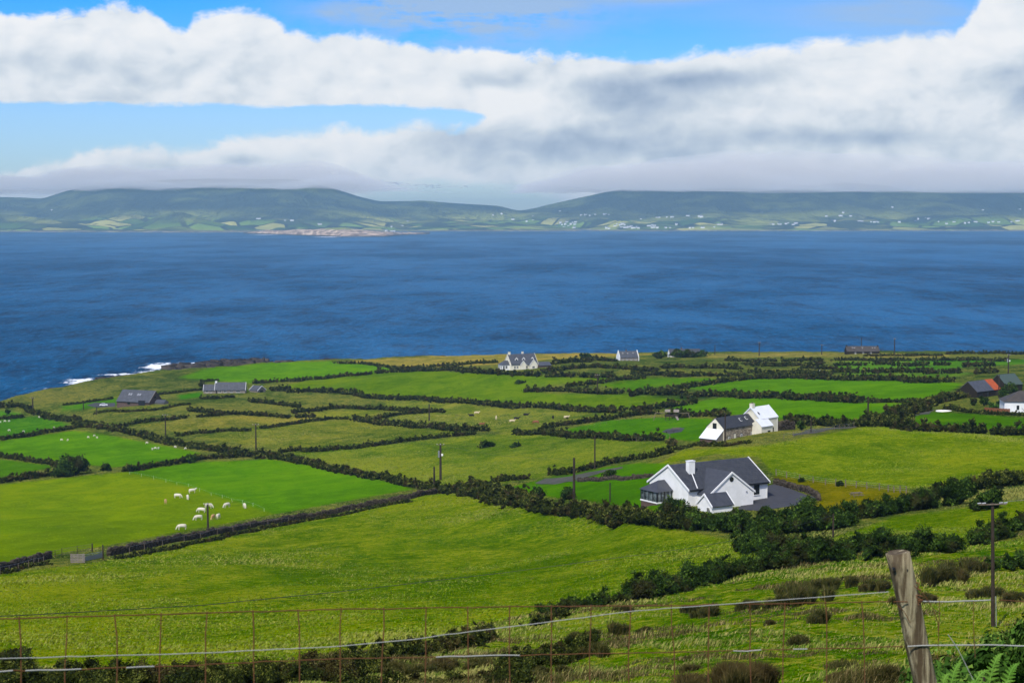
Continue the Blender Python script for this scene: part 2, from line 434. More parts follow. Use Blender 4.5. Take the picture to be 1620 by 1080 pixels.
# ------------------------------------------------------------------ fields: outline, colour as the grass is, roughness of the sward (0 mown .. 1 rough), kind of surface
BR, BR2, MID, YG, OL, TAN, STRAW = (82, 128, 0), (70, 114, 0), (88, 116, 20), (108, 132, 0), (96, 112, 40), (136, 124, 66), (112, 122, 44)
FIELDS = [
    ('scrub_land', [(560, 560), (1800, 545), (1800, 700), (1380, 660), (1100, 640), (700, 650), (560, 600)], (74, 90, 38), .9),
    ('field', [(-60, 598), (0, 632), (150, 603), (300, 584), (330, 600), (310, 612), (180, 622), (100, 640), (0, 644), (-200, 660)], (84, 94, 44), .8),
    ('field', [(283, 597), (330, 582), (430, 573.5), (520, 571), (540, 572), (600, 577), (628, 582), (590, 591), (513, 597), (467, 603), (407, 606), (340, 603)], BR, .05),
    ('field', [(440, 612), (483, 602), (545, 595), (600, 588), (680, 586), (780, 590), (870, 594), (975, 596), (1075, 598), (960, 604), (835, 612), (860, 622), (1000, 623), (1080, 632), (1055, 641), (973, 648), (900, 644), (860, 640), (817, 641), (727, 633), (607, 627), (540, 620), (470, 616)], MID, .18),
    ('field', [(945, 609), (1020, 600), (1085, 597), (1150, 599), (1090, 607), (1030, 613), (1000, 621), (985, 615)], BR2, .1),
    ('field', [(1085, 613), (1150, 604), (1215, 596.5), (1310, 599), (1400, 601), (1480, 604), (1525, 606), (1500, 620), (1465, 631), (1400, 634), (1330, 632), (1250, 627), (1147, 622)], BR, .05),
    ('field', [(1050, 648), (1085, 638), (1140, 629), (1240, 628), (1330, 634), (1400, 636), (1460, 640), (1440, 650), (1395, 660), (1330, 666), (1240, 663), (1150, 655), (1100, 653)], BR, .05),
    ('field', [(1438, 660), (1470, 651), (1540, 655), (1640, 662), (1640, 680), (1547, 679), (1480, 675), (1440, 670)], BR2, .05),
    ('field', [(1325, 584), (1400, 586), (1470, 586), (1540, 580), (1640, 575), (1640, 568), (1500, 570), (1320, 572)], (76, 122, 30), .3),
    ('field', [(1330, 596), (1500, 597), (1545, 590), (1500, 588), (1330, 588)], (84, 118, 34), .4),
    ('field', [(890, 680), (960, 665), (1040, 660), (1125, 662), (1140, 672), (1105, 698), (1050, 694), (960, 690), (900, 686)], (68, 118, 0), .1),
    ('meadow', [(1040, 735), (1080, 712), (1150, 708), (1210, 704), (1290, 690), (1371, 674), (1440, 676), (1520, 682), (1700, 688), (1700, 752), (1560, 762), (1500, 768), (1440, 772), (1330, 764), (1225, 752), (1200, 722), (1130, 718)], (108, 128, 18), .6),
    ('pasture', [(-420, 990), (0, 908), (160, 888), (400, 842), (690, 778), (735, 779), (880, 806), (1050, 832), (1190, 862), (1235, 886), (1000, 945), (850, 965), (700, 1015), (560, 1045), (300, 1060), (0, 1075), (-420, 1085)], (98, 122, 4), .75),
    ('field', [(-300, 790), (0, 766), (200, 746), (300, 770), (435, 813), (300, 838), (170, 862), (0, 892), (-300, 945)], YG, .12),
    ('field', [(200, 746), (300, 732), (427, 726), (560, 746), (655, 773), (560, 790), (435, 813), (300, 770)], BR, .03),
    ('field', [(-200, 705), (0, 697), (120, 681), (180, 690), (318, 716), (262, 731), (180, 739), (90, 731), (0, 720), (-200, 725)], BR, .05),
    ('field', [(-200, 728), (0, 726), (88, 737), (0, 757), (-200, 770)], BR2, .05),
    ('field', [(-200, 668), (0, 663), (60, 658), (112, 671), (60, 684), (0, 691), (-200, 700)], (66, 118, 22), .2),
    ('field', [(-100, 652), (0, 650), (36, 652), (30, 658), (-100, 662)], (60, 124, 18), .2),
    ('lawn', [(95, 650), (100, 640), (190, 628), (186, 640), (150, 645)], (62, 112, 22), .2),
    ('lawn', [(280, 625), (318, 620), (320, 628), (284, 632)], (58, 116, 18), .1),
    ('lawn', [(800, 772), (860, 757), (915, 748), (960, 738), (1010, 732), (1062, 733), (1045, 760), (1050, 805), (1035, 808), (930, 792), (860, 785)], (68, 116, 0), .06),
    ('orange_grass', [(1222, 752), (1330, 765), (1435, 776), (1452, 790), (1400, 808), (1330, 822), (1255, 822), (1270, 800), (1300, 785), (1232, 768)], (112, 106, 10), .25),
    ('field', [(1300, 856), (1420, 816), (1500, 806), (1590, 793), (1700, 788), (1700, 800), (1620, 818), (1540, 862), (1430, 870)], (92, 118, 10), .5),
    ('rough_pasture', [(590, 658), (700, 651), (760, 642), (830, 645), (985, 655), (900, 668), (820, 690), (780, 682), (690, 673), (600, 664)], (104, 116, 40), .75),
    ('rough_pasture', [(455, 716), (600, 704), (760, 688), (830, 686), (1060, 700), (1045, 714), (930, 735), (880, 752), (790, 764), (690, 768), (560, 742)], (98, 118, 30), .6),
    ('rough_pasture', [(310, 692), (420, 669), (560, 664), (745, 683), (560, 703), (440, 711)], (104, 114, 38), .8),
    ('rough_pasture', [(215, 672), (290, 662), (380, 658), (500, 660), (430, 673), (290, 684)], (126, 122, 50), .8),
    ('rough_pasture', [(470, 656), (560, 648), (600, 650), (590, 660), (520, 660)], (118, 124, 40), .7),
    ('rough_pasture', [(610, 646), (610, 634), (730, 636), (760, 642), (700, 650)], (108, 118, 44), .7),
    ('stubble_field', [(525, 573), (600, 567.5), (700, 562.5), (800, 560.5), (950, 559), (1100, 559), (940, 565), (870, 568), (780, 577), (700, 581), (640, 580), (600, 576)], (150, 132, 62), .6),
    ('stubble_field', [(1100, 560), (1330, 558), (1500, 560), (1500, 564), (1330, 565), (1100, 565)], (132, 122, 62), .7),
    ('hillside', [(560, 1048), (700, 1018), (850, 968), (1000, 950), (1110, 925), (1250, 890), (1440, 862), (1560, 862), (1720, 830), (1900, 800), (1900, 1400), (300, 1400), (300, 1075)], (84, 116, 6), 1.0),
]
f0 = lambda c: srgb(*c)
bt = np.concatenate([np.linspace(-1.6, -.36, 26)[:-1], np.linspace(-.36, .36, 640), np.linspace(.36, 1.6, 26)[1:]])
# rows: dense where the photograph sees the ground
ysr = [-60, -45, -30, -20, -12, -6, -2, 2, 5, 7]
ysr += list(np.geomspace(9, 42, 26)[:-1])
ysr += list(np.geomspace(42, 300, 190)[:-1]) + list(np.geomspace(300, 1440, 300))
yr = np.array(ysr)
# keep the cliff edge well resolved: shift rows is not needed, 1440 m covers every edge
TT, YY = np.meshgrid(bt, yr)
XX = TT * (np.maximum(YY, 0) + 60 * (YY < 1e9)) * 1.0
XX = TT * np.where(YY > 60, YY, 60 - (60 - YY) * .0 + 0)
XX = np.where(YY > 60, TT * YY, TT * 60)
# near rows keep a width of at least 60 m each side
ZZ = H(XX, YY)
nr, nc = XX.shape
PX, PY = project(XX, np.maximum(YY, 3), ZZ)
wxn = 5 * np.sin(XX * .13 + YY * .04) + 3 * np.sin(XX * .31)
colr = np.zeros((nr, nc, 4), np.float32)
base = f0((86, 98, 42))
colr[..., :3] = base; colr[..., 3] = .85
fid = np.full((nr, nc), -1)
vis = YY > 24
for k, (nm, poly, c, rg) in enumerate(FIELDS):
    m = inside(poly, PX, PY) & vis
    colr[m, :3] = f0(c); colr[m, 3] = rg; fid[m] = k
m = (YY <= 24); colr[m, :3] = f0((84, 116, 6)); colr[m, 3] = .95
# smooth the borders a little
for _ in range(2):
    c = colr.copy()
    c[1:-1, 1:-1] = (colr[1:-1, 1:-1] * 2 + colr[:-2, 1:-1] + colr[2:, 1:-1] + colr[1:-1, :-2] + colr[1:-1, 2:]) / 6
    colr = c
# bare rock on the seaward slope
tE = np.interp(TT, et, ed)
rock = smooth01((YY - tE + 4 + 5 * np.sin(XX * .09) + 3 * np.sin(XX * .23)) / 10) * (YY > 300)
alla = colr

def ground_material():
    m = bpy.data.materials.new('grassland'); m.use_nodes = True
    nt = m.node_tree; b = NB(nt); p = nt.nodes['Principled BSDF']
    at = b.node('ShaderNodeAttribute', attribute_name='field_col')
    C = E(b, at.outputs['Color']); R = E(b, at.outputs['Alpha'])
    at2 = b.node('ShaderNodeAttribute', attribute_name='rock'); RK = E(b, at2.outputs['Fac'])
    g = b.node('ShaderNodeNewGeometry'); Pn = E(b, g.outputs['Position'])
    big = b.noise(Pn, .012, 4, .6)
    med = b.noise(b.mapping(Pn, (1, .55, 1), (0, 0, .4)), .09, 6, .62, .6)
    fine = b.noise(b.mapping(Pn, (.55, 1.0, 1), (0, 0, -.45)), .85, 6, .68, .8)
    tiny = b.noise(Pn, 5.0, 4, .7)
    f2 = b.noise(b.mapping(Pn, (.5, 1.0, 1), (0, 0, -.3)), 2.1, 5, .7, .5)
    # blown streaks of dead grass
    streak = b.smooth(fine + (f2 - .5) * .9 + (med - .5) * .45 + (big - .5) * .5 + (tiny - .5) * .3, .47, .66)
    straw = b.mix(.78, C, srgb(158, 146, 62))
    col = b.mix(streak * R * .8, C, straw)
    # lush darker patches and clumps
    lush = b.smooth(med + (big - .5) * .9 + (fine - .5) * 1.0 + (f2 - .5) * .9, .54, .34)
    dark = b.mix(1.0, C, (.36, .62, .4), 'MULTIPLY')
    col = b.mix(lush * (R * .65 + .24), col, dark)
    col = b.mix(b.smooth(big + (med - .5) * .6, .52, .68) * .42, col, b.mix(1.0, C, (1.25, .98, .9), 'MULTIPLY'))
    col = b.mix(b.smooth(b.noise(Pn, .035, 5, .65), .50, .66) * .38, col, b.mix(1.0, C, (.55, .78, .5), 'MULTIPLY'))
    tuft = b.smooth(b.noise(b.mapping(Pn, (1, .7, 1)), .33, 5, .7, .3), .60, .72)
    col = b.mix(tuft * R * R * .8, col, srgb(62, 60, 24))
    v = (big - .5) * .6 + (tiny - .5) * 1.0 + (fine - .5) * .9 * (R + .25) + (f2 - .5) * .8 * (R + .1) + (med - .5) * .7 + 1.0
    hs = b.node('ShaderNodeHueSaturation'); b.link(v, hs.inputs['Value']); b.link(col, hs.inputs['Color'])
    hs.inputs['Saturation'].default_value = 1.04
    col = E(b, hs.outputs[0])
    # mowing / tractor lines in smooth fields
    wv = b.node('ShaderNodeTexWave', wave_type='BANDS'); wv.inputs['Scale'].default_value = .035; wv.inputs['Distortion'].default_value = 5; wv.inputs['Detail'].default_value = 2; wv.inputs['Detail Scale'].default_value=.4
    b.link(b.mapping(Pn, (1, 1, 0), (0, 0, 1.1)), wv.inputs['Vector'])
    col = b.mix((E(b, wv.outputs['Fac'])) * (1.0 - R).clamp() * .16, col, b.mix(1.0, col, (.7, .8, .6), 'MULTIPLY'))
    rockc = b.mix(b.smooth(b.noise(Pn, .25, 6, .65), .4, .6), srgb(40, 34, 30), srgb(86, 78, 66))
    col = b.mix(b.smooth(RK + (fine - .5) * .7, .4, .6), col, rockc)
    b.link(col, p.inputs['Base Color'])
    p.inputs['Roughness'].default_value = 1.0; p.inputs['Specular IOR Level'].default_value = 0.0
    bu = b.node('ShaderNodeBump'); bu.inputs['Strength'].default_value = .8; bu.inputs['Distance'].default_value = .7
    b.link(fine * (R * .9 + .15) + tiny * .45 + med * 1.2 * R + tuft * R * .6, bu.inputs['Height']); b.link(bu.outputs[0], p.inputs['Normal'])
    return m
M = {}
M['ground'] = ground_material()

# split the sheet into the ground and the fields (they share their edges)
vi = np.arange(nr * nc).reshape(nr, nc)
quads = np.stack([vi[:-1, :-1], vi[:-1, 1:], vi[1:, 1:], vi[1:, :-1]], -1).reshape(-1, 4)
fq = fid[:-1, :-1].reshape(-1)
allV = np.stack([XX, YY, ZZ], -1).reshape(-1, 3)
allC = alla.reshape(-1, 4); allR = rock.reshape(-1).astype(np.float32)
def sheet(name, q):
    u, inv = np.unique(q, return_inverse=True)
    me = mk_mesh(name, allV[u], inv.reshape(-1, 4), smooth=True)
    a = me.attributes.new('field_col', 'FLOAT_COLOR', 'POINT'); a.data.foreach_set('color', allC[u].ravel())
    a = me.attributes.new('rock', 'FLOAT', 'POINT'); a.data.foreach_set('value', allR[u])
    o = link(name, me, M['ground']); o['kind'] = 'structure'; return o
sheet('ground', quads[fq < 0])
for k in range(len(FIELDS)):
    q = quads[fq == k]
    if len(q): sheet(FIELDS[k][0], q)

# ------------------------------------------------------------------ sea
def sea_material():
    m = bpy.data.materials.new('sea_water'); m.use_nodes = True
    nt = m.node_tree; b = NB(nt); p = nt.nodes['Principled BSDF']
    g = b.node('ShaderNodeNewGeometry'); Pn = E(b, g.outputs['Position'])
    fo = b.node('ShaderNodeAttribute', attribute_name='foam'); F = E(b, fo.outputs['Fac'])
    n1 = b.noise(b.mapping(Pn, (1, .4, 1), (0, 0, .1)), .07, 6, .66, .5)
    n2 = b.noise(b.mapping(Pn, (1, .4, 1), (0, 0, -.08)), .02, 6, .68, .4)
    n6 = b.noise(b.mapping(Pn, (1, .30, 1), (0, 0, .1)), .20, 6, .78, .4)
    n3 = b.noise(b.mapping(Pn, (1, .45, 1)), .0011, 5, .6, .6)
    n4 = b.noise(b.mapping(Pn, (1, .42, 1), (0, 0, .06)), .0036, 6, .66, .5)
    col = b.mix(b.smooth(n3 * .6 + n4 * .4 + (n2 - .5) * .25, .38, .62), srgb(0, 48, 80), srgb(4, 90, 134))
    col = b.mix(b.smooth(n1 * .5 + n2 * .5, .40, .62) * .55, col, srgb(6, 82, 124))
    col = b.mix(b.smooth(n1 * .45 + n2 * .55, .52, .36) * .6, col, srgb(0, 30, 54))
    col = b.mix(b.smooth(n6, .50, .68) * .45, col, srgb(28, 124, 178))  # wave highlights painted into the water's base colour
    col = b.mix(b.smooth(n6, .48, .32) * .5, col, srgb(0, 20, 42))
    fn = b.noise(b.mapping(Pn, (.5, .3, 1)), .35, 6, .7, .4)
    caps = b.smooth(b.noise(b.mapping(Pn, (1, .5, 1)), .09, 7, .75), .735, .77) * b.smooth(n2, .5, .7)
    foam = b.smooth(F * .88 + (fn - .5) * 2.6, .46, .74) * b.smooth(F, .04, .3)
    foam = foam.mx(caps * .7)
    col = b.mix(foam, col, (.85, .88, .9))
    b.link(col, p.inputs['Base Color'])
    b.link(b.smooth(n3 * .5 + n4 * .5, .42, .62) * .014 + .002, p.inputs['Specular IOR Level'])
    b.link(foam * .3 + .38, p.inputs['Roughness'])
    bu = b.node('ShaderNodeBump'); bu.inputs['Strength'].default_value = 1.0; bu.inputs['Distance'].default_value = 4.5
    n5 = b.noise(b.mapping(Pn, (1, .9, 1), (0, 0, .5)), .16, 4, .6, .3)
    b.link(n1 * 1.1 + n5 * .3 + n2 * 1.5, bu.inputs['Height']); b.link(bu.outputs[0], p.inputs['Normal'])
    return m
M['sea'] = sea_material()
st = np.concatenate([np.linspace(-1.02, -.33, 30)[:-1], np.linspace(-.33, .33, 400), np.linspace(.33, 1.02, 30)[1:]])
sy = np.concatenate([np.linspace(600, 1700, 500)[:-1], np.geomspace(1700, 19500, 90)])
ST_, SY_ = np.meshgrid(st, sy); SX_ = ST_ * SY_
spx, spy = project(SX_, SY_, np.zeros_like(SX_))
foam = np.zeros_like(SX_)
FOAM = [(258, 580, 34, 6, 1.3), (300, 577, 50, 4.0, 1.25), (355, 574.5, 30, 1.8, .9), (335, 575.5, 26, 2.0, 1.0), (243, 588, 24, 4, .9), (262, 591, 10, 3.0, .8), (135, 603, 32, 5.0, 1.25), (165, 605, 16, 5.0, 1.2),
        (112, 606, 22, 3, .75), (205, 593, 44, 3.0, 1.15), (230, 590, 20, 3.0, 1.0), (186, 597, 18, 2.8, 1.0), (77, 604, 5, .9, .7), (170, 600, 12, 2, .6), (235, 586, 40, 4, .35), (120, 600, 60, 7, .25), (60, 615, 40, 3, .3), (420, 371.5, 30, 1, .7), (520, 375, 30, .8, .9), (560, 375, 40, .8, .6)]
for a_, b_, c_, d_, s_ in FOAM: foam = np.maximum(foam, s_ * np.exp(-((spx - a_) / c_) ** 2 - ((spy - b_) / d_) ** 2))
nr2, nc2 = SX_.shape; vi2 = np.arange(nr2 * nc2).reshape(nr2, nc2)
q2 = np.stack([vi2[:-1, :-1], vi2[:-1, 1:], vi2[1:, 1:], vi2[1:, :-1]], -1).reshape(-1, 4)
me = mk_mesh('sea', np.stack([SX_, SY_, 0 * SX_], -1).reshape(-1, 3), q2)
a = me.attributes.new('foam', 'FLOAT', 'POINT'); a.data.foreach_set('value', foam.ravel().astype(np.float32))
tag(link('sea', me, M['sea']), kind='structure')

# ------------------------------------------------------------------ far shore
def vnoise(x, y, seed=0):
    r = np.zeros_like(x); a = 1; f = 1; rg = np.random.default_rng(seed)
    for o in range(6):
        for _ in range(3):
            th = rg.uniform(0, 6.28); ph = rg.uniform(0, 6.28)
            r += a / 3 * np.sin((x * math.cos(th) + y * math.sin(th)) * f + ph + 1.3 * np.sin(y * f * .7 + x * f * .4 + ph * 2))
        a *= .55; f *= 2.0
    return r
RIDGE = [(-1200, 330), (-600, 300), (-200, 305), (0, 311), (40, 312), (66, 314), (100, 303), (130, 295), (200, 286), (330, 282), (470, 283), (530, 298), (570, 311), (600, 318), (650, 317.5), (668, 316.5), (720, 321), (790, 325),
         (808, 330), (822, 333), (840, 330), (860, 325), (900, 316), (950, 305), (985, 298), (1060, 299), (1120, 302), (1200, 303), (1280, 293), (1330, 288), (1400, 292), (1450, 303), (1480, 303), (1560, 300), (1620, 299), (1800, 300), (2400, 310), (3000, 330)]
ft, fs = ray(*zip(*RIDGE)); 
SHORE = [(-1200, 366.5), (0, 367), (300, 368), (600, 367), (700, 366), (1620, 365), (3000, 365)]
sht, shs = ray(*zip(*SHORE))
def hills_sheet(name, tl, tr, nt_, ridge_t, ridge_s, ridge_d, shore_d, seed, rows_=130, amp=60, back=3000, plain=.16):
    t = np.linspace(tl, tr, nt_)
    zr = CAM_H + np.interp(t, ridge_t, ridge_s) * ridge_d
    k = np.hanning(5); k /= k.sum(); zr = np.convolve(np.pad(zr, 2, 'edge'), k, 'valid')
    s = np.linspace(0, 1, rows_)
    T, S = np.meshgrid(t, s)
    sd = np.interp(t, sht, (0 - CAM_H) / shs) if shore_d is None else np.full_like(t, shore_d)
    Yv = sd + (ridge_d - sd) * S
    Xv = T * Yv
    prof = plain * S + (1 - plain) * smooth01((S - .22) / .78) ** 1.25
    n = vnoise(Xv / 900, Yv / 900, seed)
    fold = vnoise(Xv / 2200, Yv / 5000, seed + 5)
    rid = 1 - np.abs(vnoise(Xv / 700, Yv / 2600, seed + 9)) * 1.6
    Zv = zr * prof + (n * amp * .6 + fold * amp * .9 + rid * amp * .9 - amp * .45) * smooth01(S / .25) * smooth01((1 - S) / .3) * .9
    # never rise above the sight line to the ridge
    lim = CAM_H + (zr - CAM_H) / ridge_d * Yv
    Zv = np.minimum(Zv, np.maximum(lim - 4, 2 + 12 * S))
    Zv[0] = -3; Zv[1] = 3 + 3 * np.sin(t * 400)
    # back side
    Yb = ridge_d + back * np.linspace(.1, 1, 8)[:, None] + 0 * t; Xb = t * Yb; Zb = zr * (1 - np.linspace(.1, 1, 8)[:, None] ** .8) - 3
    V = np.stack([np.vstack([Xv, Xb]), np.vstack([Yv, Yb]), np.vstack([Zv, Zb])], -1)
    a_, b_ = V.shape[:2]; v = np.arange(a_ * b_).reshape(a_, b_)
    q = np.stack([v[:-1, :-1], v[:-1, 1:], v[1:, 1:], v[1:, :-1]], -1).reshape(-1, 4)
    me = mk_mesh(name, V.reshape(-1, 3), q, smooth=True)
    return me, (t, Yv, Zv)
def hills_material():  # field and moor tones, with cloud-shadow dapple put into the same colours
    m = bpy.data.materials.new('far_hills'); m.use_nodes = True
    nt = m.node_tree; b = NB(nt); p = nt.nodes['Principled BSDF']
    g = b.node('ShaderNodeNewGeometry'); Pn = E(b, g.outputs['Position']); x, y, z = b.sep(Pn)
    vo = b.node('ShaderNodeTexVoronoi'); vo.inputs['Scale'].default_value = .0042; b.link(b.mapping(Pn, (1, .8, 0), (0, 0, .3)), vo.inputs['Vector'])
    ve = b.node('ShaderNodeTexVoronoi', feature='DISTANCE_TO_EDGE'); ve.inputs['Scale'].default_value = .0042; b.link(b.mapping(Pn, (1, .8, 0), (0, 0, .3)), ve.inputs['Vector'])
    h, s_, v_ = b.sep(E(b, vo.outputs['Color']))
    fieldc = b.mix(b.smooth(h, .3, .7), srgb(56, 84, 36), srgb(118, 146, 56))
    fieldc = b.mix(b.smooth(s_, .62, .72), fieldc, srgb(176, 172, 92))
    fieldc = b.mix(b.smooth(v_, .60, .72), fieldc, srgb(46, 58, 36))
    fieldc = b.mix(b.smooth(E(b, ve.outputs['Distance']), .07, .03), fieldc, srgb(36, 46, 32))
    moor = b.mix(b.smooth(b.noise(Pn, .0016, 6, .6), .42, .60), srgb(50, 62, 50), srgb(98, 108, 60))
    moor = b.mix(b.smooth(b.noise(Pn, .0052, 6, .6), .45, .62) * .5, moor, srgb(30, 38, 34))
    nz = b.noise(Pn, .0009, 5, .6)
    up = b.smooth(z + (nz - .5) * 190.0, 45, 120)
    col = b.mix(up, fieldc, moor)
    # sunlit patches on the grassy slopes, painted into their colour
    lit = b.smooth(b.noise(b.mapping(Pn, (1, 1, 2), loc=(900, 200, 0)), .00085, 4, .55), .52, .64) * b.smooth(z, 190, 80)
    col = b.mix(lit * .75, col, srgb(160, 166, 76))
    rk = b.smooth(z + b.noise(Pn, .012, 5, .7) * 30.0, 26, 16)
    col = b.mix(rk, col, b.mix(b.smooth(b.noise(Pn, .01, 4, .7), .45, .6), srgb(92, 88, 80), srgb(150, 142, 126)))
    gul = b.noise(b.mapping(Pn, (1, .35, 1), (0, 0, .25)), .0032, 6, .62, .4)
    bu = b.node('ShaderNodeBump'); bu.inputs['Strength'].default_value = 1.0; bu.inputs['Distance'].default_value = 190
    b.link(gul * b.smooth(z, 20, 120), bu.inputs['Height']); b.link(bu.outputs[0], p.inputs['Normal'])
    col = b.mix(b.smooth(gul, .52, .40) * .5, col, b.mix(1.0, col, (.6, .65, .7), 'MULTIPLY'))
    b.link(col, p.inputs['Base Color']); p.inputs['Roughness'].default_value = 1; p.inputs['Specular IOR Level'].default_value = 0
    return m
M['hills'] = hills_material()
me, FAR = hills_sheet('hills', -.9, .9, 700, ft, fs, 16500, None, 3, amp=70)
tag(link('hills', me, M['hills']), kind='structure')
# lower hills that stand in front of the main ridge
def small_hill(pts, ridge_d, shore_d, seed, amp=12):
    t, s = ray(*zip(*pts))
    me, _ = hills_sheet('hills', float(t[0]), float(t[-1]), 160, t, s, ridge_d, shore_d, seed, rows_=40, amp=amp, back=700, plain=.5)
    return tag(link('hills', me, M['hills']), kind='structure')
small_hill([(150, 367), (190, 362), (225, 352), (250, 341), (270, 335), (290, 335.5), (310, 341), (340, 350), (370, 357), (400, 361), (430, 366.5)], 12900, 12100, 8)
small_hill([(-300, 340), (-100, 336), (0, 338), (40, 341), (90, 347), (140, 354), (190, 361), (240, 366.5)], 13000, 12050, 9, 25)
small_hill([(560, 366), (620, 352), (700, 345), (760, 346), (820, 350), (880, 356), (930, 365)], 14500, 12600, 10, 12)
small_hill([(1010, 362), (1100, 346), (1180, 336), (1250, 334), (1330, 338), (1400, 345), (1500, 350), (1600, 344), (1700, 338), (1900, 345), (2000, 362)], 14600, 12700, 12, 14)
# pale rocky headland
def headland():
    top = [(385, 368.5), (410, 366), (422, 364.2), (450, 364.5), (470, 363), (500, 363), (520, 360.5), (545, 359.8), (560, 362), (580, 364.5), (610, 366.6), (640, 368), (680, 369)]
    t, s = ray(*zip(*top)); d = 9800.; tt_ = np.linspace(t[0], t[-1], 260)
    base_t, base_s = ray([385, 420, 470, 540, 610, 640, 690], [369.3, 370.6, 372.5, 374.6, 374.6, 372, 370])
    bd = (0 - CAM_H) / np.interp(tt_, base_t, base_s)
    rd = np.maximum(bd + 250, d); zr = np.maximum(CAM_H + np.interp(tt_, t, s) * rd, 3)
    S = np.linspace(0, 1, 26)[:, None]
    Yv = bd + (rd - bd) * S; Xv = tt_ * Yv
    jag = vnoise(Xv / 60, Yv / 60, 21)
    Zv = zr * smooth01(S * 3.2) ** .7 * (.72 + .28 * S) + jag * 3.5 * (S > .02) * (S < .95); Zv[0] = -4
    Yb = rd + np.array([200, 600, 1500])[:, None]; Xb = tt_ * Yb; Zb = zr * np.array([.8, .4, -.1])[:, None]
    V = np.stack([np.vstack([Xv, Xb]), np.vstack([Yv, Yb]), np.vstack([Zv, Zb])], -1)
    a_, b_ = V.shape[:2]; v = np.arange(a_ * b_).reshape(a_, b_)
    q = np.stack([v[:-1, :-1], v[:-1, 1:], v[1:, 1:], v[1:, :-1]], -1).reshape(-1, 4)
    m = bpy.data.materials.new('headland_rock'); m.use_nodes = True
    b = NB(m.node_tree); p = m.node_tree.nodes['Principled BSDF']
    g = b.node('ShaderNodeNewGeometry'); Pn = E(b, g.outputs['Position']); _, _, z = b.sep(Pn); _, _, nz = b.sep(E(b, g.outputs['Normal']))
    c = b.mix(b.smooth(b.noise(b.mapping(Pn, (1, 1, 3)), .02, 6, .7), .4, .62), srgb(118, 98, 84), srgb(214, 190, 164))
    c = b.mix(b.smooth(z + b.noise(Pn, .02, 4, .6) * 20.0, 42, 52), c, srgb(128, 140, 66))
    c = b.mix(b.smooth(z, 7, 3), c, srgb(60, 52, 48))
    b.link(c, p.inputs['Base Color']); p.inputs['Roughness'].default_value = 1; p.inputs['Specular IOR Level'].default_value = 0
    tag(link('headland', mk_mesh('headland', V.reshape(-1, 3), q), m), kind='structure')
headland()

# ------------------------------------------------------------------ haze
mh = bpy.data.materials.new('haze'); mh.use_nodes = True
mh.node_tree.nodes.clear()
bh = NB(mh.node_tree)
pv = bh.node('ShaderNodeVolumePrincipled'); pv.inputs['Color'].default_value = (.48, .80, 1.0, 1); pv.inputs['Density'].default_value = 5.5e-5; pv.inputs['Anisotropy'].default_value = 0.15
oh = bh.node('ShaderNodeOutputMaterial'); bh.link(pv.outputs[0], oh.inputs['Volume'])
mbz = MB().box(-20500, 20500, -600, 20500, -8, 306)
hz = mbz.build('haze', mh)
tag(hz, 'thin blue sea haze over the bay and far hills', 'haze', kind='stuff')

# ------------------------------------------------------------------ cloud bank that caps the far hills
def cloud_cap():
    xs = np.linspace(-8500, 8500, 340); ys = np.linspace(13600, 19500, 90)
    X_, Y_ = np.meshgrid(xs, ys); px_ = 810 + FPX * X_ / Y_
    cov = np.interp(px_, [-900, -50, 60, 130, 300, 500, 560, 620, 700, 800, 860, 930, 1050, 1400, 1620, 2500], [1, .75, .6, 1, 1.1, 1.1, .75, .30, .1, .12, .45, .9, 1.1, 1.15, 1.1, 1])
    edge = smooth01((Y_ - 13700 - 500 * vnoise(X_ / 1100, Y_ / 900, 61)) / 1500) * smooth01((19400 - Y_) / 900) * smooth01((8400 - np.abs(X_)) / 900)
    n = vnoise(X_ / 700, Y_ / 700, 62)
    th = np.clip(cov * edge * (250 + 95 * n) - 40, 0, 600)
    lift = np.interp(px_, [0, 560, 700, 860, 1000, 1620], [22, 34, 50, 34, 8, 6])
    base = 306 + lift + 34 * np.abs(vnoise(X_ / 520, Y_ / 620, 63)) * np.where(px_ < 700, 1.5, 1.1)
    base = np.maximum(base, 307.5)
    top = base + th + .5; bot = base
    V = np.concatenate([np.stack([X_, Y_, top], -1).reshape(-1, 3), np.stack([X_, Y_, bot], -1).reshape(-1, 3)])
    a, b = X_.shape; v = np.arange(a * b).reshape(a, b); q = np.stack([v[:-1, :-1], v[:-1, 1:], v[1:, 1:], v[1:, :-1]], -1).reshape(-1, 4)
    F = [q, q[:, ::-1] + a * b]
    ring = np.concatenate([v[0, :], v[1:, -1], v[-1, -2::-1], v[-2:0, 0]])
    r2 = np.roll(ring, -1); F.append(np.stack([ring, ring + a * b, r2 + a * b, r2], 1))
    m = bpy.data.materials.new('cloud'); m.use_nodes = True; m.node_tree.nodes.clear(); b_ = NB(m.node_tree)
    pv = b_.node('ShaderNodeVolumePrincipled'); pv.inputs['Color'].default_value = (1, .99, .96, 1); pv.inputs['Density'].default_value = .0013; pv.inputs['Anisotropy'].default_value = -.45
    b_.link(pv.outputs[0], b_.node('ShaderNodeOutputMaterial').inputs['Volume'])
    tag(link('cloud', mk_mesh('cloud', V, np.concatenate(F)), m), 'low cloud bank hiding the summits of the far hills', 'cloud', kind='stuff')
cloud_cap()
